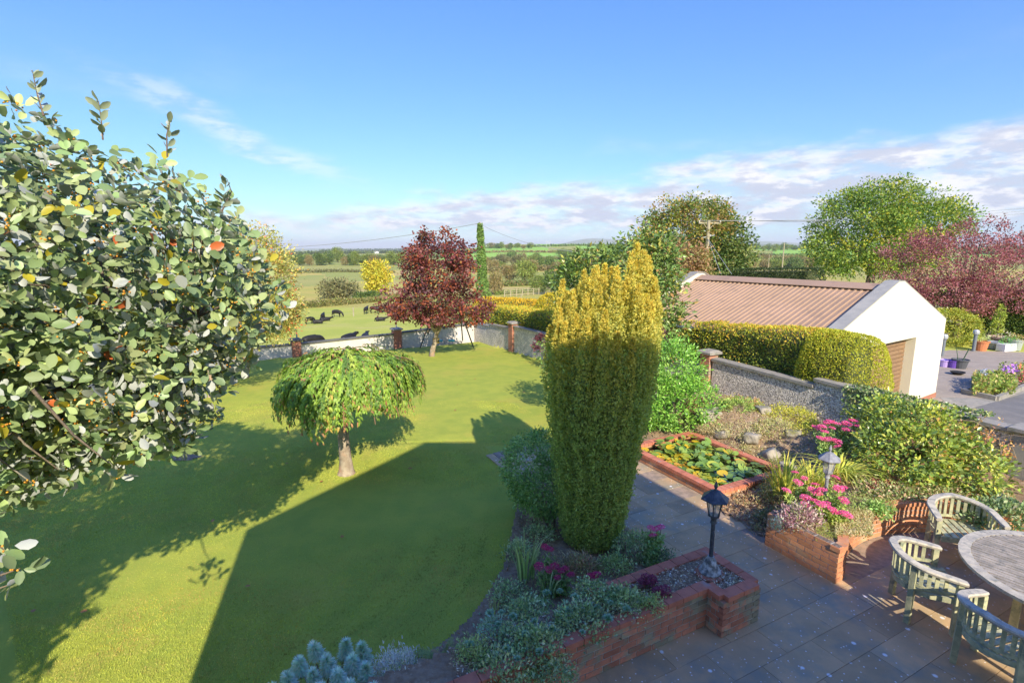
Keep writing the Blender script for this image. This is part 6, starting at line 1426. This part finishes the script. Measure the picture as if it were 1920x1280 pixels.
far_hedge('far_wood', [(-500, 486), (100, 486), (545, 486)], 10, CG+CM, 90)
far_hedge('field_hedge', [(-500, 585), (100, 583), (545, 581)], 12, [(.20, .20, .06), (.15, .17, .05), (.25, .2, .08)], 90)
far_hedge('field_hedge', [(-400, 512), (200, 512), (560, 512)], 7, CO+CB, 60)
# farm buildings glimpsed far away
for px, yb, lb in ((706, 475, 'tiny white farmhouse among trees on the left horizon'), (915, 462, 'tiny pale farm building under the hilltop trees')):
    e = hit(px, yb); s_ = e.y/FPX; t = thing('farmhouse', lb, 'house', e); w_ = 8*s_; b = MB(); b.box((0, 0, 1.6*s_), (w_, 4*s_, 3.2*s_)); b.build('wall', m_wp, t); b = MB(); b.prism([(-w_/2, -2*s_), (w_/2, -2*s_), (w_/2, 2*s_), (-w_/2, 2*s_)], 3.2*s_, 3.21*s_)
    b = MB(); b.add([(-w_/2, -2.2*s_, 3.2*s_), (w_/2, -2.2*s_, 3.2*s_), (w_/2, 2.2*s_, 3.2*s_), (-w_/2, 2.2*s_, 3.2*s_), (-w_/2, 0, 5*s_), (w_/2, 0, 5*s_)], [(0, 1, 5, 4), (2, 3, 4, 5), (0, 4, 3), (1, 2, 5)]); b.build('roof', m_darkcope, t)
# ---------------------------------------------------------------- planting in the near bed and planter
DGR = [(.14, .20, .10), (.18, .25, .13), (.10, .15, .08), (.22, .28, .15)]
def bottlebrush(label, heads, c, cols):
    t = thing('blue_spurge', label, 'spurge', c); wood = MB()
    for i, p in enumerate(heads):
        p = Vector(p); n = 760; s = rng.random(n); a = rng.uniform(0, 6.283, n); ax = np.array([rng.normal()*.12, rng.normal()*.12, 1.0]); ax /= np.linalg.norm(ax); hgt = .17*rng.uniform(.85, 1.2)
        P = np.zeros((n, 3))+ax*((s-1)*hgt)[:, None]; e1 = np.cross(ax, [1, 0, 0]); e1 /= np.linalg.norm(e1); e2 = np.cross(ax, e1); R_ = e1*np.cos(a)[:, None]+e2*np.sin(a)[:, None]
        D = norm(R_*(1.1-.45*s)[:, None]+ax*(.25+.8*s**3)[:, None]+rng.normal(size=(n, 3))*.12); L = (.088-.022*s)*rng.uniform(.8, 1.25, n); C = pal(rng, n, cols, None, .10); low = s < .12; C[low] = pal(rng, low.sum(), [(.38, .40, .12), (.3, .33, .16)])
        V, F, Cc = leaves(P, D, norm(ax+rng.normal(size=(n, 3))*.2), L, .017, C, 'b'); o = link('shoot_head', npmesh('shoot_head', V, F, Cc), m_lm, t); o.location = p-Vector(c)
        wood.tube([p-Vector((0, 0, .08)), Vector((p.x*.5+c[0]*.5, p.y*.5+c[1]*.5, c[2]))], .009, 5, False)
    wood.build('stem', m_bark, t, True); return t
hp = [(588, 1212), (648, 1206), (678, 1212), (560, 1240), (612, 1236), (660, 1236), (538, 1268), (586, 1262), (632, 1262), (686, 1250), (600, 1290), (655, 1284), (510, 1292), (560, 1300), (700, 1290)]
bottlebrush('blue-green spurge with bottlebrush shoots at the bottom edge beside the lawn', [G(x, y, .50+.04*rng.random()) for x, y in hp], tuple(G(615, 1290, .1)), [(.46, .62, .56), (.58, .72, .66), (.36, .50, .46)])
c = G(742, 1262, .3)
mound('silver_bush', 'pale silvery-lilac dusty bush between the blue spurge and the fern', 'silver bush', (c.x, c.y, .2), (.27, .24, .30), 2600, .032, [(.50, .52, .60), (.58, .58, .66), (.40, .40, .46), (.40, .32, .28)], [4, 4, 2, .8], W=.010, tmpl='b', upd=.8)
def fern(label, c, n, L_, cols):
    t = thing('fern', label, 'fern', c)
    for i in range(n):
        a = 2*math.pi*i/n+rng.normal()*.2; l_ = L_*rng.uniform(.8, 1.15); pts = []; V = []
        for s in np.linspace(0, 1, 15): pts.append(np.array([math.cos(a)*l_*.62*s**1.1, math.sin(a)*l_*.62*s**1.1, l_*.85*(s-.55*s*s*s)]))
        P = []; D = []; Nn = []; L = []
        for j in range(1, 15):
            d_ = pts[j]-pts[j-1]; d_ /= np.linalg.norm(d_); sd = np.cross(d_, [0, 0, 1]); sd /= np.linalg.norm(sd)
            for k_ in (.0, .5):
                for sg_ in (-1, 1): P.append(pts[j-1]*(1-k_)+pts[j]*k_); D.append(sd*sg_+d_*.45); Nn.append(np.array([0, 0, 1.])+rng.normal(size=3)*.2); L.append(l_*.20*(1.05-(j/15)**1.5)*(.5+.5*min(1, j/4)))
        V, F, C = leaves(np.array(P), np.array(D), np.array(Nn), np.array(L), np.array(L)*.28, pal(rng, len(P), [cols[i % len(cols)]], None, .12), 'b'); link('frond', npmesh('frond', V, F, C), m_lm, t)
    return t
fern('brownish-green fern with upright fronds at the left end of the planter', tuple(G(835, 1268, .25)), 12, .46, [(.24, .25, .08), (.30, .22, .10), (.2, .25, .08)])
HB = [(.30, .40, .20), (.38, .46, .24), (.22, .32, .16), (.44, .50, .28), (.17, .22, .12)]
YG = [(.34, .42, .17), (.42, .48, .22), (.26, .34, .13)]
def pm(px, py, z, r, n, L, cols, label, name='leafy_plant', cat='plant', **k): c = G(px, py, z); return mound(name, label, cat, (c.x, c.y, z-r[2]*.5), r, n, L, cols, **k)
pm(888, 1222, .50, (.17, .17, .22), 1500, .034, YG, 'pale yellow-green hebe right of the fern', 'hebe', 'shrub', W=.012)
pm(950, 1252, .48, (.26, .22, .20), 1500, .040, HB, 'grey-green cranesbill clump spilling to the planter rim at the bottom', 'cranesbill')
pm(1010, 1205, .52, (.27, .22, .20), 1700, .040, HB, 'middle grey-green cranesbill clump between hebe and the planter wall', 'cranesbill')
pm(1090, 1160, .52, (.30, .24, .20), 2000, .040, HB, 'dense grey-green cranesbill hump hanging over the planter front', 'cranesbill')
pm(1170, 1125, .56, (.26, .20, .18), 1700, .036, HB, 'round blue-green clump at the edge of the bare mulch', 'cranesbill')
pm(1040, 1258, .40, (.18, .14, .14), 800, .036, HB, 'small grey-green tuft low against the planter bricks', 'cranesbill')
pm(925, 1176, .50, (.15, .13, .16), 600, .036, [(.30, .42, .34), (.24, .34, .26)], 'small grey-blue rosette plant behind the hebe', 'stonecrop')
pm(985, 1150, .45, (.24, .18, .20), 1000, .038, HB, 'loose grey-green plant in the soil below the iris leaves', 'cranesbill')
pm(1110, 1105, .48, (.22, .16, .16), 900, .036, HB, 'grey-green plant behind the planter wall near the dark sedum', 'cranesbill')
pm(1222, 1128, .56, (.10, .09, .10), 420, .03, YG, 'small bright green tuft on the mulch beside dark red heads', 'stonecrop')
pm(1130, 1120, .50, (.2, .15, .16), 900, .036, HB, 'grey-green clump between the crimson sedum and the blue-green clump', 'cranesbill')
pm(905, 1262, .42, (.22, .18, .18), 1100, .038, HB, 'grey-green clump at the picture foot below the hebe', 'cranesbill')
pm(965, 1195, .50, (.2, .18, .16), 900, .036, HB, 'grey-green hummock in the middle of the planter end', 'cranesbill')
pm(790, 1250, .22, (.2, .2, .2), 700, .045, [(.26, .32, .14), (.34, .36, .16)], 'low weedy green plant between silver bush and fern', 'weeds')
for px, py, lb in ((975, 1040, 'low green plant at the lawn edge below the round shrub'), (1000, 1150, 'green-grey plant at the foot of the short iris leaves'), (955, 1120, 'small weedy clump on the lawn edge left of the crimson heads'), (1090, 1075, 'russet-leaved low plant in front of the yew'), (1150, 1070, 'pale green low plant between yew and planter wall'), (1010, 1010, 'shady green plant under the stems of the round shrub'), (880, 1250, 'low green plant filling the gap beside the fern')):
    c = G(px, py, .03); mound('leafy_plant', lb, 'plant', (c.x, c.y, .02), (.24, .2, .2), 800, .045, [(.36, .2, .12), (.3, .28, .12)] if 'russet' in lb else YG if 'pale' in lb else HB, W=.018)
# fleshy rosettes scattered over the clumps
def rosettes(label, pts, r, cols):
    t = thing('stonecrop_rosettes', label, 'stonecrop', tuple(pts[0]));
    n = 60; s = rng.random(n)**.5; a = rng.uniform(0, 6.283, n); D = np.stack([np.cos(a)*s, np.sin(a)*s, 1.1-s], 1); V, F, C = leaves(np.zeros((n, 3)), D, np.tile([0, 0, 1.], (n, 1)), 1.0*(.7+.3*s), .3, pal(rng, n, cols), 'q'); me = npmesh('rosette', V, F, C); me.materials.append(m_lm)
    for p in pts: o = link('rosette', me, None, t); o.location = p-pts[0]; q = r*rng.uniform(.7, 1.25); o.scale = (q, q, q); o.rotation_euler = (0, 0, rng.uniform(0, 6))
    return t
rosettes('grey-green fleshy rosettes scattered over the planter clumps', [G(px, py, .60) for px, py in ((918, 1150), (940, 1148), (962, 1155), (935, 1170), (1025, 1112), (1050, 1108), (1078, 1120), (1003, 1165), (1120, 1138), (1145, 1130), (1065, 1145), (1092, 1185), (1035, 1178), (880, 1208), (1140, 1160), (1175, 1142), (985, 1190), (950, 1215), (1012, 1222), (970, 1235))], .060, [(.24, .36, .26), (.30, .42, .30)])
IR = [(.28, .40, .18), (.36, .46, .22), (.22, .32, .14)]
c = G(985, 1085, .05); blades('iris_clump', 'tall pale green iris leaves rising at the lawn edge left of the yew base', 'iris', tuple(c), 44, .80, .24, .024, IR, r=.13, arch=.25, each=12)
c = G(1030, 1120, .05); blades('iris_clump', 'shorter iris leaves among the crimson sedum heads', 'iris', tuple(c), 22, .45, .18, .020, IR, r=.12, arch=.3, each=6)
c = G(930, 1150, .0); blades('grass_tuft', 'thin upright grass tuft on the lawn edge above the stonecrop', 'grass tuft', tuple(c), 14, .28, .12, .010, [(.36, .42, .14)], r=.06, arch=.3)
CRM = [(.42, .04, .11), (.50, .05, .14), (.34, .03, .09)]; PNK = [(.80, .10, .24), (.86, .16, .32), (.72, .07, .20)]; DRK = [(.20, .04, .07), (.26, .06, .09)]
def sp(px, py, z): return tuple(G(px, py, z))
sedum('crimson sedum heads on the soil at the left foot of the yew', tuple(G(1042, 1120, .03)), [sp(1022, 1026, .48), sp(1031, 1030, .46), sp(1010, 1062, .36), sp(1028, 1068, .34), sp(1040, 1062, .36), sp(1052, 1070, .33), sp(1060, 1066, .33), sp(1070, 1078, .30), sp(1045, 1083, .28)], CRM, 'crimson')
sedum('single dark crimson sedum head nearest the planter wall', tuple(G(1112, 1112, .10)), [sp(1108, 1080, .42), sp(1118, 1077, .42), sp(1113, 1086, .40)], CRM, 'crimson', leafn=160)
sedum('pink-headed sedum with pale leaves at the right foot of the yew', tuple(G(1215, 1070, .05)), [sp(1220, 990, .52), sp(1232, 992, .50), sp(1240, 988, .50), sp(1224, 1004, .44)], PNK, 'pink', leafcols=[(.28, .40, .16), (.36, .46, .2), (.2, .3, .1)], leafn=1100)
sedum('small dark red sedum clump on the planter mulch', tuple(G(1215, 1102, .47)), [sp(1212, 1082, .58), sp(1222, 1084, .57), sp(1204, 1090, .56), sp(1228, 1090, .55), sp(1216, 1094, .55)], DRK, 'darkred', leafcols=[(.22, .09, .09), (.16, .14, .08)], leafn=200)
sedum('second dark red sedum clump lower on the mulch by the planter rim', tuple(G(1238, 1122, .47)), [sp(1232, 1108, .56), sp(1240, 1112, .55), sp(1246, 1106, .56)], DRK, 'darkred', leafcols=[(.22, .09, .09), (.16, .14, .08)], leafn=120)
c = G(1190, 1040, .05); mound('leafy_plant', 'grey-green leafy plant under the right side of the yew', 'plant', (c.x, c.y, .05), (.34, .26, .34), 1500, .05, HB, W=.02)
c = G(1250, 1055, .05); mound('leafy_plant', 'low green plant where the bed meets the paving beside the planter', 'plant', (c.x-.12, c.y+.05, .03), (.26, .18, .2), 800, .04, DGR, W=.016)
c = G(1075, 1052, .05); mound('dry_plant', 'straw-coloured dead stems at the front foot of the yew', 'dry plant', (c.x, c.y-.15, .03), (.4, .14, .16), 700, .09, [(.48, .40, .25), (.36, .25, .15), (.25, .2, .1)], W=.008, tmpl='b')
# ---------------------------------------------------------------- raised bed
zb_ = .47
HEA = [(.42, .22, .26), (.20, .12, .14), (.52, .42, .38), (.24, .25, .12)]
pm(1500, 966, .62, (.30, .24, .20), 2000, .045, HEA, 'dark purplish trailing plant tumbling over the corner bricks of the raised bed', 'heather', 'heather', W=.014, tmpl='b')
c = G(1462, 985, .50); mound('variegated_sprig', 'white-edged sprig hanging over the left corner brick of the raised bed', 'plant', (c.x-.02, c.y, .46), (.09, .07, .10), 160, .045, [(.62, .64, .48), (.4, .45, .25)], W=.016)
def fmat(n, cols, px0, px1, py0, py1, L, h, z=.48, tm='b', W=.2, lowz=None):
    P = []
    for _ in range(n):
        a = G(rng.uniform(px0, px1), rng.uniform(py0, py1), z); P.append((a.x, a.y, z+h*rng.random()))
    P = np.array(P); return leaves(P, rdir(rng, n)+np.array([0, 0, .45]), rdir(rng, n)*.6+np.array([0, 0, .7]), L*rng.uniform(.6, 1.3, n), L*W, pal(rng, n, cols), tm)
c = G(1600, 985, .48); t = thing('straw_grass', 'pale straw-coloured grass and moss mat on the rim of the raised bed', 'grass', tuple(c)); o = build_leaves('foliage', m_grassm, t, [fmat(2600, [(.50, .42, .24), (.42, .36, .2), (.33, .33, .13)], 1565, 1635, 960, 1008, .055, .06), fmat(900, [(.24, .30, .06), (.3, .34, .08)], 1530, 1575, 975, 1012, .03, .03), fmat(1300, [(.24, .3, .08), (.36, .34, .15)], 1590, 1680, 930, 965, .05, .08)], stuff=True)
PK = [(1490, 886, .86), (1474, 920, .84), (1508, 897, .80), (1522, 918, .78), (1540, 920, .82), (1532, 926, .76), (1528, 909, .80), (1565, 896, .84), (1572, 917, .82), (1582, 915, .78), (1510, 934, .72), (1527, 940, .74), (1540, 946, .76), (1560, 955, .72), (1580, 936, .74), (1585, 942, .72), (1548, 947, .70), (1565, 962, .66), (1578, 962, .68), (1588, 966, .66), (1510, 948, .66), (1496, 905, .76)]
sedum('large clump of bright pink sedum around the grey lantern post', tuple(G(1540, 962, .5)), [sp(*p) for p in PK], PNK, 'pink', leafcols=[(.30, .40, .10), (.42, .48, .14), (.22, .30, .08)], hr=(.055, .085), leafn=3200)
DL = [(.48, .50, .08), (.40, .46, .09), (.56, .46, .10), (.28, .36, .07)]
c = G(1575, 893, .50); blades('daylily_clump', 'arching yellow-green daylily leaves sweeping right of the lantern post', 'daylily', tuple(c), 110, .62, .85, .034, DL, r=.20, arch=.58, each=30, lean=(.10, -.02))
c = G(1470, 930, .22); blades('iris_clump', 'tall golden-green iris leaves beside the end of the pond', 'iris', tuple(c), 80, .95, .42, .030, DL, r=.18, arch=.25, each=36)
c = G(1520, 905, .40); blades('daylily_clump', 'yellowing daylily leaves between the iris and the lantern post', 'daylily', tuple(c), 80, .62, .50, .028, DL, r=.24, arch=.5, each=14)
P2 = [(1543, 800, 1.08), (1552, 792, 1.10), (1562, 793, 1.10), (1546, 810, 1.05), (1560, 803, 1.04), (1578, 797, 1.04), (1588, 795, 1.08), (1600, 790, 1.10), (1586, 806, 1.0), (1604, 811, 1.0), (1538, 822, .95), (1551, 824, .94), (1564, 826, .92), (1571, 829, .90), (1540, 800, 1.1), (1530, 803, 1.0), (1610, 800, 1.04), (1570, 838, .86)]
sedum('tall pink sedum with leafy stems behind the daylilies near the wall', tuple(G(1572, 868, .45)), [sp(*p) for p in P2], PNK, 'pink', leafcols=[(.22, .34, .10), (.32, .42, .14)], hr=(.06, .09), leafn=2600)
GC = [(.22, .28, .09), (.32, .34, .14), (.40, .26, .16), (.16, .22, .08), (.45, .38, .22)]
c = G(1700, 905, .48); t = thing('ground_cover', 'mixed low ground cover with reddish leaves behind the curved brick wall', 'ground cover', tuple(c)); build_leaves('foliage', m_lm, t, [fmat(5200, GC, 1600, 1800, 868, 935, .06, .16, tm='q', W=.5), fmat(1800, GC, 1640, 1900, 915, 945, .06, .14, tm='q', W=.5), fmat(1500, [(.42, .14, .14), (.5, .22, .18)], 1630, 1690, 905, 925, .05, .12, tm='q', W=.4)], stuff=True)
c = G(1640, 955, .5); mound('leafy_plant', 'bright green leafy tuft on the bed where the brick wall starts to curve', 'plant', (c.x, c.y, .46), (.2, .14, .13), 500, .055, [(.22, .36, .10), (.3, .4, .14)])
CRP = [(.20, .28, .05), (.30, .35, .06), (.13, .19, .045), (.40, .40, .07), (.46, .27, .09)]
def creeper():
    t = thing('quince_bush', 'large glossy yellow-green bush sprawling against the garden wall', 'bush', (7.6, 9.2, .4))
    bb = [(6.85, 8.55, .85, .78, .65, .55), (7.35, 9.0, 1.0, .85, .7, .58), (7.55, 8.25, .75, .70, .6, .40), (7.25, 9.7, 1.05, .5, .6, .5), (7.75, 8.85, .85, .5, .5, .38)]
    pt, cen = crown(rng, bb, 520, 19, .085, CRP, [4, 4, 3, 1.8, .5], .085, W=.05, shell=(.75, 1.05), zmin=.45, upn=.9)
    build_leaves('foliage', m_gloss, t, [pt], stuff=True); mb = MB(); twc = M('red_stem', (.36, .18, .12))
    for k in range(26): q = cen[rng.integers(len(cen))]; s0 = Vector((7.6+rng.normal()*.3, 9.0+rng.normal()*.3, .45)); mb.tube([s0, s0.lerp(Vector(q), .5)+Vector((0, 0, .1)), Vector(q)+Vector((rng.normal()*.1, rng.normal()*.1, .12))], [.016, .01, .004], 5, False)
    mb.build('stem', twc, t, True)
creeper()
def creeper_dry():
    t = thing('climbing_rose', 'orange-leaved bare twiggy climber over the wall end right of the big bush', 'climber', (8.5, 8.6, .5))
    pts = []
    tw = MB()
    for k in range(46):
        s0 = Vector((8.25+rng.normal()*.35, 9.0+rng.normal()*.5, .9+rng.random()*.35)); q = s0+Vector((rng.normal()*.3, rng.normal()*.3, rng.uniform(-.05, .35))); m_ = s0.lerp(q, .5)+Vector((rng.normal()*.06, rng.normal()*.06, .08)); tw.tube([s0, m_, q], [.006, .004, .002], 4, False)
        for s in rng.random(16): pts.append(np.array(s0.lerp(q, s))+rng.normal(size=3)*.03)
    P = np.array(pts); n = len(P); build_leaves('foliage', m_lm, t, [leaves(P, rdir(rng, n), rdir(rng, n)+np.array([0, 0, .4]), .05*rng.uniform(.6, 1.3, n), .028, pal(rng, n, [(.55, .25, .08), (.5, .36, .12), (.42, .2, .14), (.6, .3, .1)]))]); tw.build('twig', M('dry_twig', (.40, .30, .20)), t, True)['kind'] = 'stuff'
creeper_dry()
def wall_ivy():
    t = thing('wall_climber', 'dark green climber hanging over the wall coping above the big bush', 'climber', (7.4, 10.6, 1.0)); n = 2600; y = rng.uniform(9.2, 11.35, n); z = 1.42-np.abs(rng.normal(size=n))*.32
    x = np.array([float(wall_x(v)) for v in y]); P = np.stack([x-.12-.10*rng.random(n), y-.06, z], 1); top = rng.random(n) < .22; P[top, 0] += .22; P[top, 2] = 1.40+.05*rng.random(top.sum())
    build_leaves('foliage', m_gloss, t, [leaves(P, rdir(rng, n)+np.array([-.3, 0, -.4]), norm(rdir(rng, n)*.5+np.array([-.7, -.4, .5])), .06*rng.uniform(.6, 1.3, n), .042, pal(rng, n, [(.12, .19, .06), (.17, .24, .07), (.09, .13, .05), (.36, .36, .16)]))], stuff=True)
wall_ivy()
pm(1880, 960, .62, (.55, .35, .30), 2600, .06, [(.16, .24, .10), (.22, .3, .14), (.12, .17, .08), (.34, .36, .2)], 'small-leaved shrub trailing behind the rear chair at the right edge', 'trailing_shrub', 'shrub')
# rockery greenery
MS = [(.46, .42, .06), (.38, .38, .06), (.32, .34, .06)]
def onrock(a, b, r, n, L, cols, label, name, cat, **k): p = AB(a, b); z = float(rock_z(p.x, p.y)); return mound(name, label, cat, (p.x, p.y, z-.05), r, n, L, cols, **k)
onrock(10.9, -6.55, (.62, .48, .28), 2600, .035, MS, 'yellow-green mossy cushion along the top of the rockery by the wall', 'moss_cushion', 'moss plant')
onrock(11.0, -7.6, (.85, .42, .26), 2600, .04, MS, 'long golden cushion plant behind the rocks under the wall', 'moss_cushion', 'moss plant')
onrock(9.9, -8.9, (.45, .4, .30), 1200, .05, [(.40, .22, .12), (.30, .3, .1), (.5, .36, .18)], 'reddish-brown tufty plant between the bright bush and the boulder', 'rock_plant', 'rock plant', W=.015, tmpl='b')
onrock(10.2, -8.1, (.40, .3, .24), 900, .055, [(.22, .32, .08), (.3, .36, .1)], 'bright green tuft high on the rockery beside the boulder', 'rock_plant', 'rock plant')
onrock(9.7, -7.5, (.55, .45, .16), 1700, .045, [(.44, .40, .22), (.30, .31, .12), (.5, .44, .3)], 'dry straw-green plants between the rocks in the middle of the rockery', 'rock_plant', 'rock plant', W=.012, tmpl='b')
onrock(9.5, -6.4, (.5, .4, .16), 1500, .045, [(.44, .38, .22), (.34, .3, .14), (.25, .27, .1)], 'straw-coloured low growth above the pond corner', 'rock_plant', 'rock plant', W=.012, tmpl='b')
onrock(10.4, -5.7, (.55, .5, .35), 1800, .05, [(.12, .17, .05), (.16, .2, .07)], 'dark green low bush in the shade of the big sprawling bush', 'rock_plant', 'rock plant')
onrock(7.15, -4.95, (.22, .3, .12), 700, .05, [(.34, .26, .16), (.26, .26, .12), (.42, .34, .2)], 'dry low plants against the end bricks of the raised bed', 'rock_plant', 'rock plant', W=.016, tmpl='b')
onrock(8.1, -5.35, (.5, .35, .2), 1200, .05, [(.26, .26, .1), (.4, .32, .18), (.2, .2, .08)], 'scruffy low growth between pond end and raised bed', 'rock_plant', 'rock plant', W=.02, tmpl='b')
onrock(7.35, -5.0, (.28, .24, .22), 900, .05, [(.14, .17, .08), (.2, .18, .1)], 'dark scruffy bush at the paving edge left of the raised bed', 'rock_plant', 'rock plant', W=.02, tmpl='b')
onrock(10.2, -7.1, (.5, .4, .22), 1500, .045, [(.36, .34, .12), (.48, .40, .22), (.26, .3, .1)], 'tangled olive and straw growth right of the flat pale stone', 'rock_plant', 'rock plant', W=.014, tmpl='b')
onrock(10.9, -8.6, (.6, .45, .3), 1500, .05, [(.34, .30, .10), (.44, .26, .14), (.28, .34, .1)], 'russet and green low plants at the wall foot behind the bright green bush', 'rock_plant', 'rock plant')
onrock(9.35, -8.0, (.34, .26, .20), 800, .05, [(.40, .34, .18), (.5, .42, .26)], 'dry tuft at the pond edge below the big boulder', 'rock_plant', 'rock plant', W=.012, tmpl='b')
onrock(9.25, -7.05, (.4, .24, .15), 900, .045, [(.46, .38, .22), (.32, .3, .12)], 'dry fringe of plants along the back rim of the pond', 'rock_plant', 'rock plant', W=.012, tmpl='b')
onrock(8.5, -5.6, (.42, .35, .26), 1100, .05, [(.24, .28, .09), (.4, .34, .18)], 'olive scruffy plant at the foot of the tall iris', 'rock_plant', 'rock plant', W=.02, tmpl='b')
onrock(7.7, -5.6, (.36, .3, .14), 900, .045, [(.46, .34, .2), (.34, .22, .13), (.3, .3, .14)], 'reddish dead growth spilling onto the paving at the pond corner', 'rock_plant', 'rock plant', W=.014, tmpl='b')
# fallen leaves on lawn and paving
LFL = ['left of the weeping tree on the far lawn', 'in the middle of the sunlit far lawn', 'just right of the weeping tree crown top', 'at the ragged edge of the big leafy shadow', 'in the deep shade low on the left', 'nearest the left picture edge in the shade', 'on the sunlit lawn beyond the house shadow peak', 'nearest the young tree shadow by the yew', 'beside the weeping tree trunk base', 'left of the weeping tree trunk in the sun', 'halfway between weeping tree and yew in the sun', 'behind the weeping tree crown', 'in the middle of the house shadow', 'on the sunlit strip near the bottom', 'close right of the other leaf on the far lawn', 'just beyond the peak of the house shadow']
fl = []
for px, py in ((700, 690), (878, 700), (735, 780), (400, 975), (150, 1150), (62, 1150), (860, 703), (980, 720), (600, 905), (540, 870), (855, 760), (690, 745), (640, 1010), (470, 1100), (890, 690), (765, 880)):
    e = G(px, py, 0); e.z = float(lawn_z(e.y))+.02; fl.append(e)
P = np.array([tuple(e) for e in fl]); n = len(P); V, F, C = leaves(np.zeros((1, 3)), np.array([[1., 0, .1]]), np.array([[0, 0, 1.]]), .08, .06, np.array([[.50, .22, .08]]), 'o'); me = npmesh('fallen_leaf', V, F, C); me.materials.append(m_lm)
for i, e in enumerate(fl): o = link('fallen_leaf', me); o.location = e; o.rotation_euler = (.1, .1, i*1.7); o.scale = (rng.uniform(.6, 1.2),)*3; tag(o, 'brown fallen leaf '+LFL[i], 'leaf', 'fallen leaves scattered on the lawn')
# bare molehill-like patch in the shaded lawn
mp_ = G(348, 858, -.02); o, _ = soil_patch('bare_soil_patch', [(mp_.x+.30*math.cos(a)*(1+.3*math.sin(3*a)), mp_.y+.22*math.sin(a)*(1+.25*math.cos(2*a))) for a in np.linspace(0, 6.1, 16)], lambda X, Y: .045*np.exp(-(((X-mp_.x)/.2)**2+((Y-mp_.y)/.16)**2))-.02+(vn(X, Y, .08, 3)-.5)*.02, None, step=.035, structure=True)

# ---------------------------------------------------------------- air
hz_ = MB(); hz_.box((0, 7900, 35), (44000, 22000, 330)); o = hz_.mesh('haze'); mh = bpy.data.materials.new('haze'); mh.use_nodes = True; N = mh.node_tree.nodes; N.remove(N['Principled BSDF'])
pv = N.new('ShaderNodeVolumePrincipled'); pv.inputs['Color'].default_value = (.95, .97, 1, 1); pv.inputs['Density'].default_value = .00012; pv.inputs['Anisotropy'].default_value = 0
mh.node_tree.links.new(pv.outputs[0], N['Material Output'].inputs['Volume']); oh = link('haze', o, mh); oh['kind'] = 'stuff'
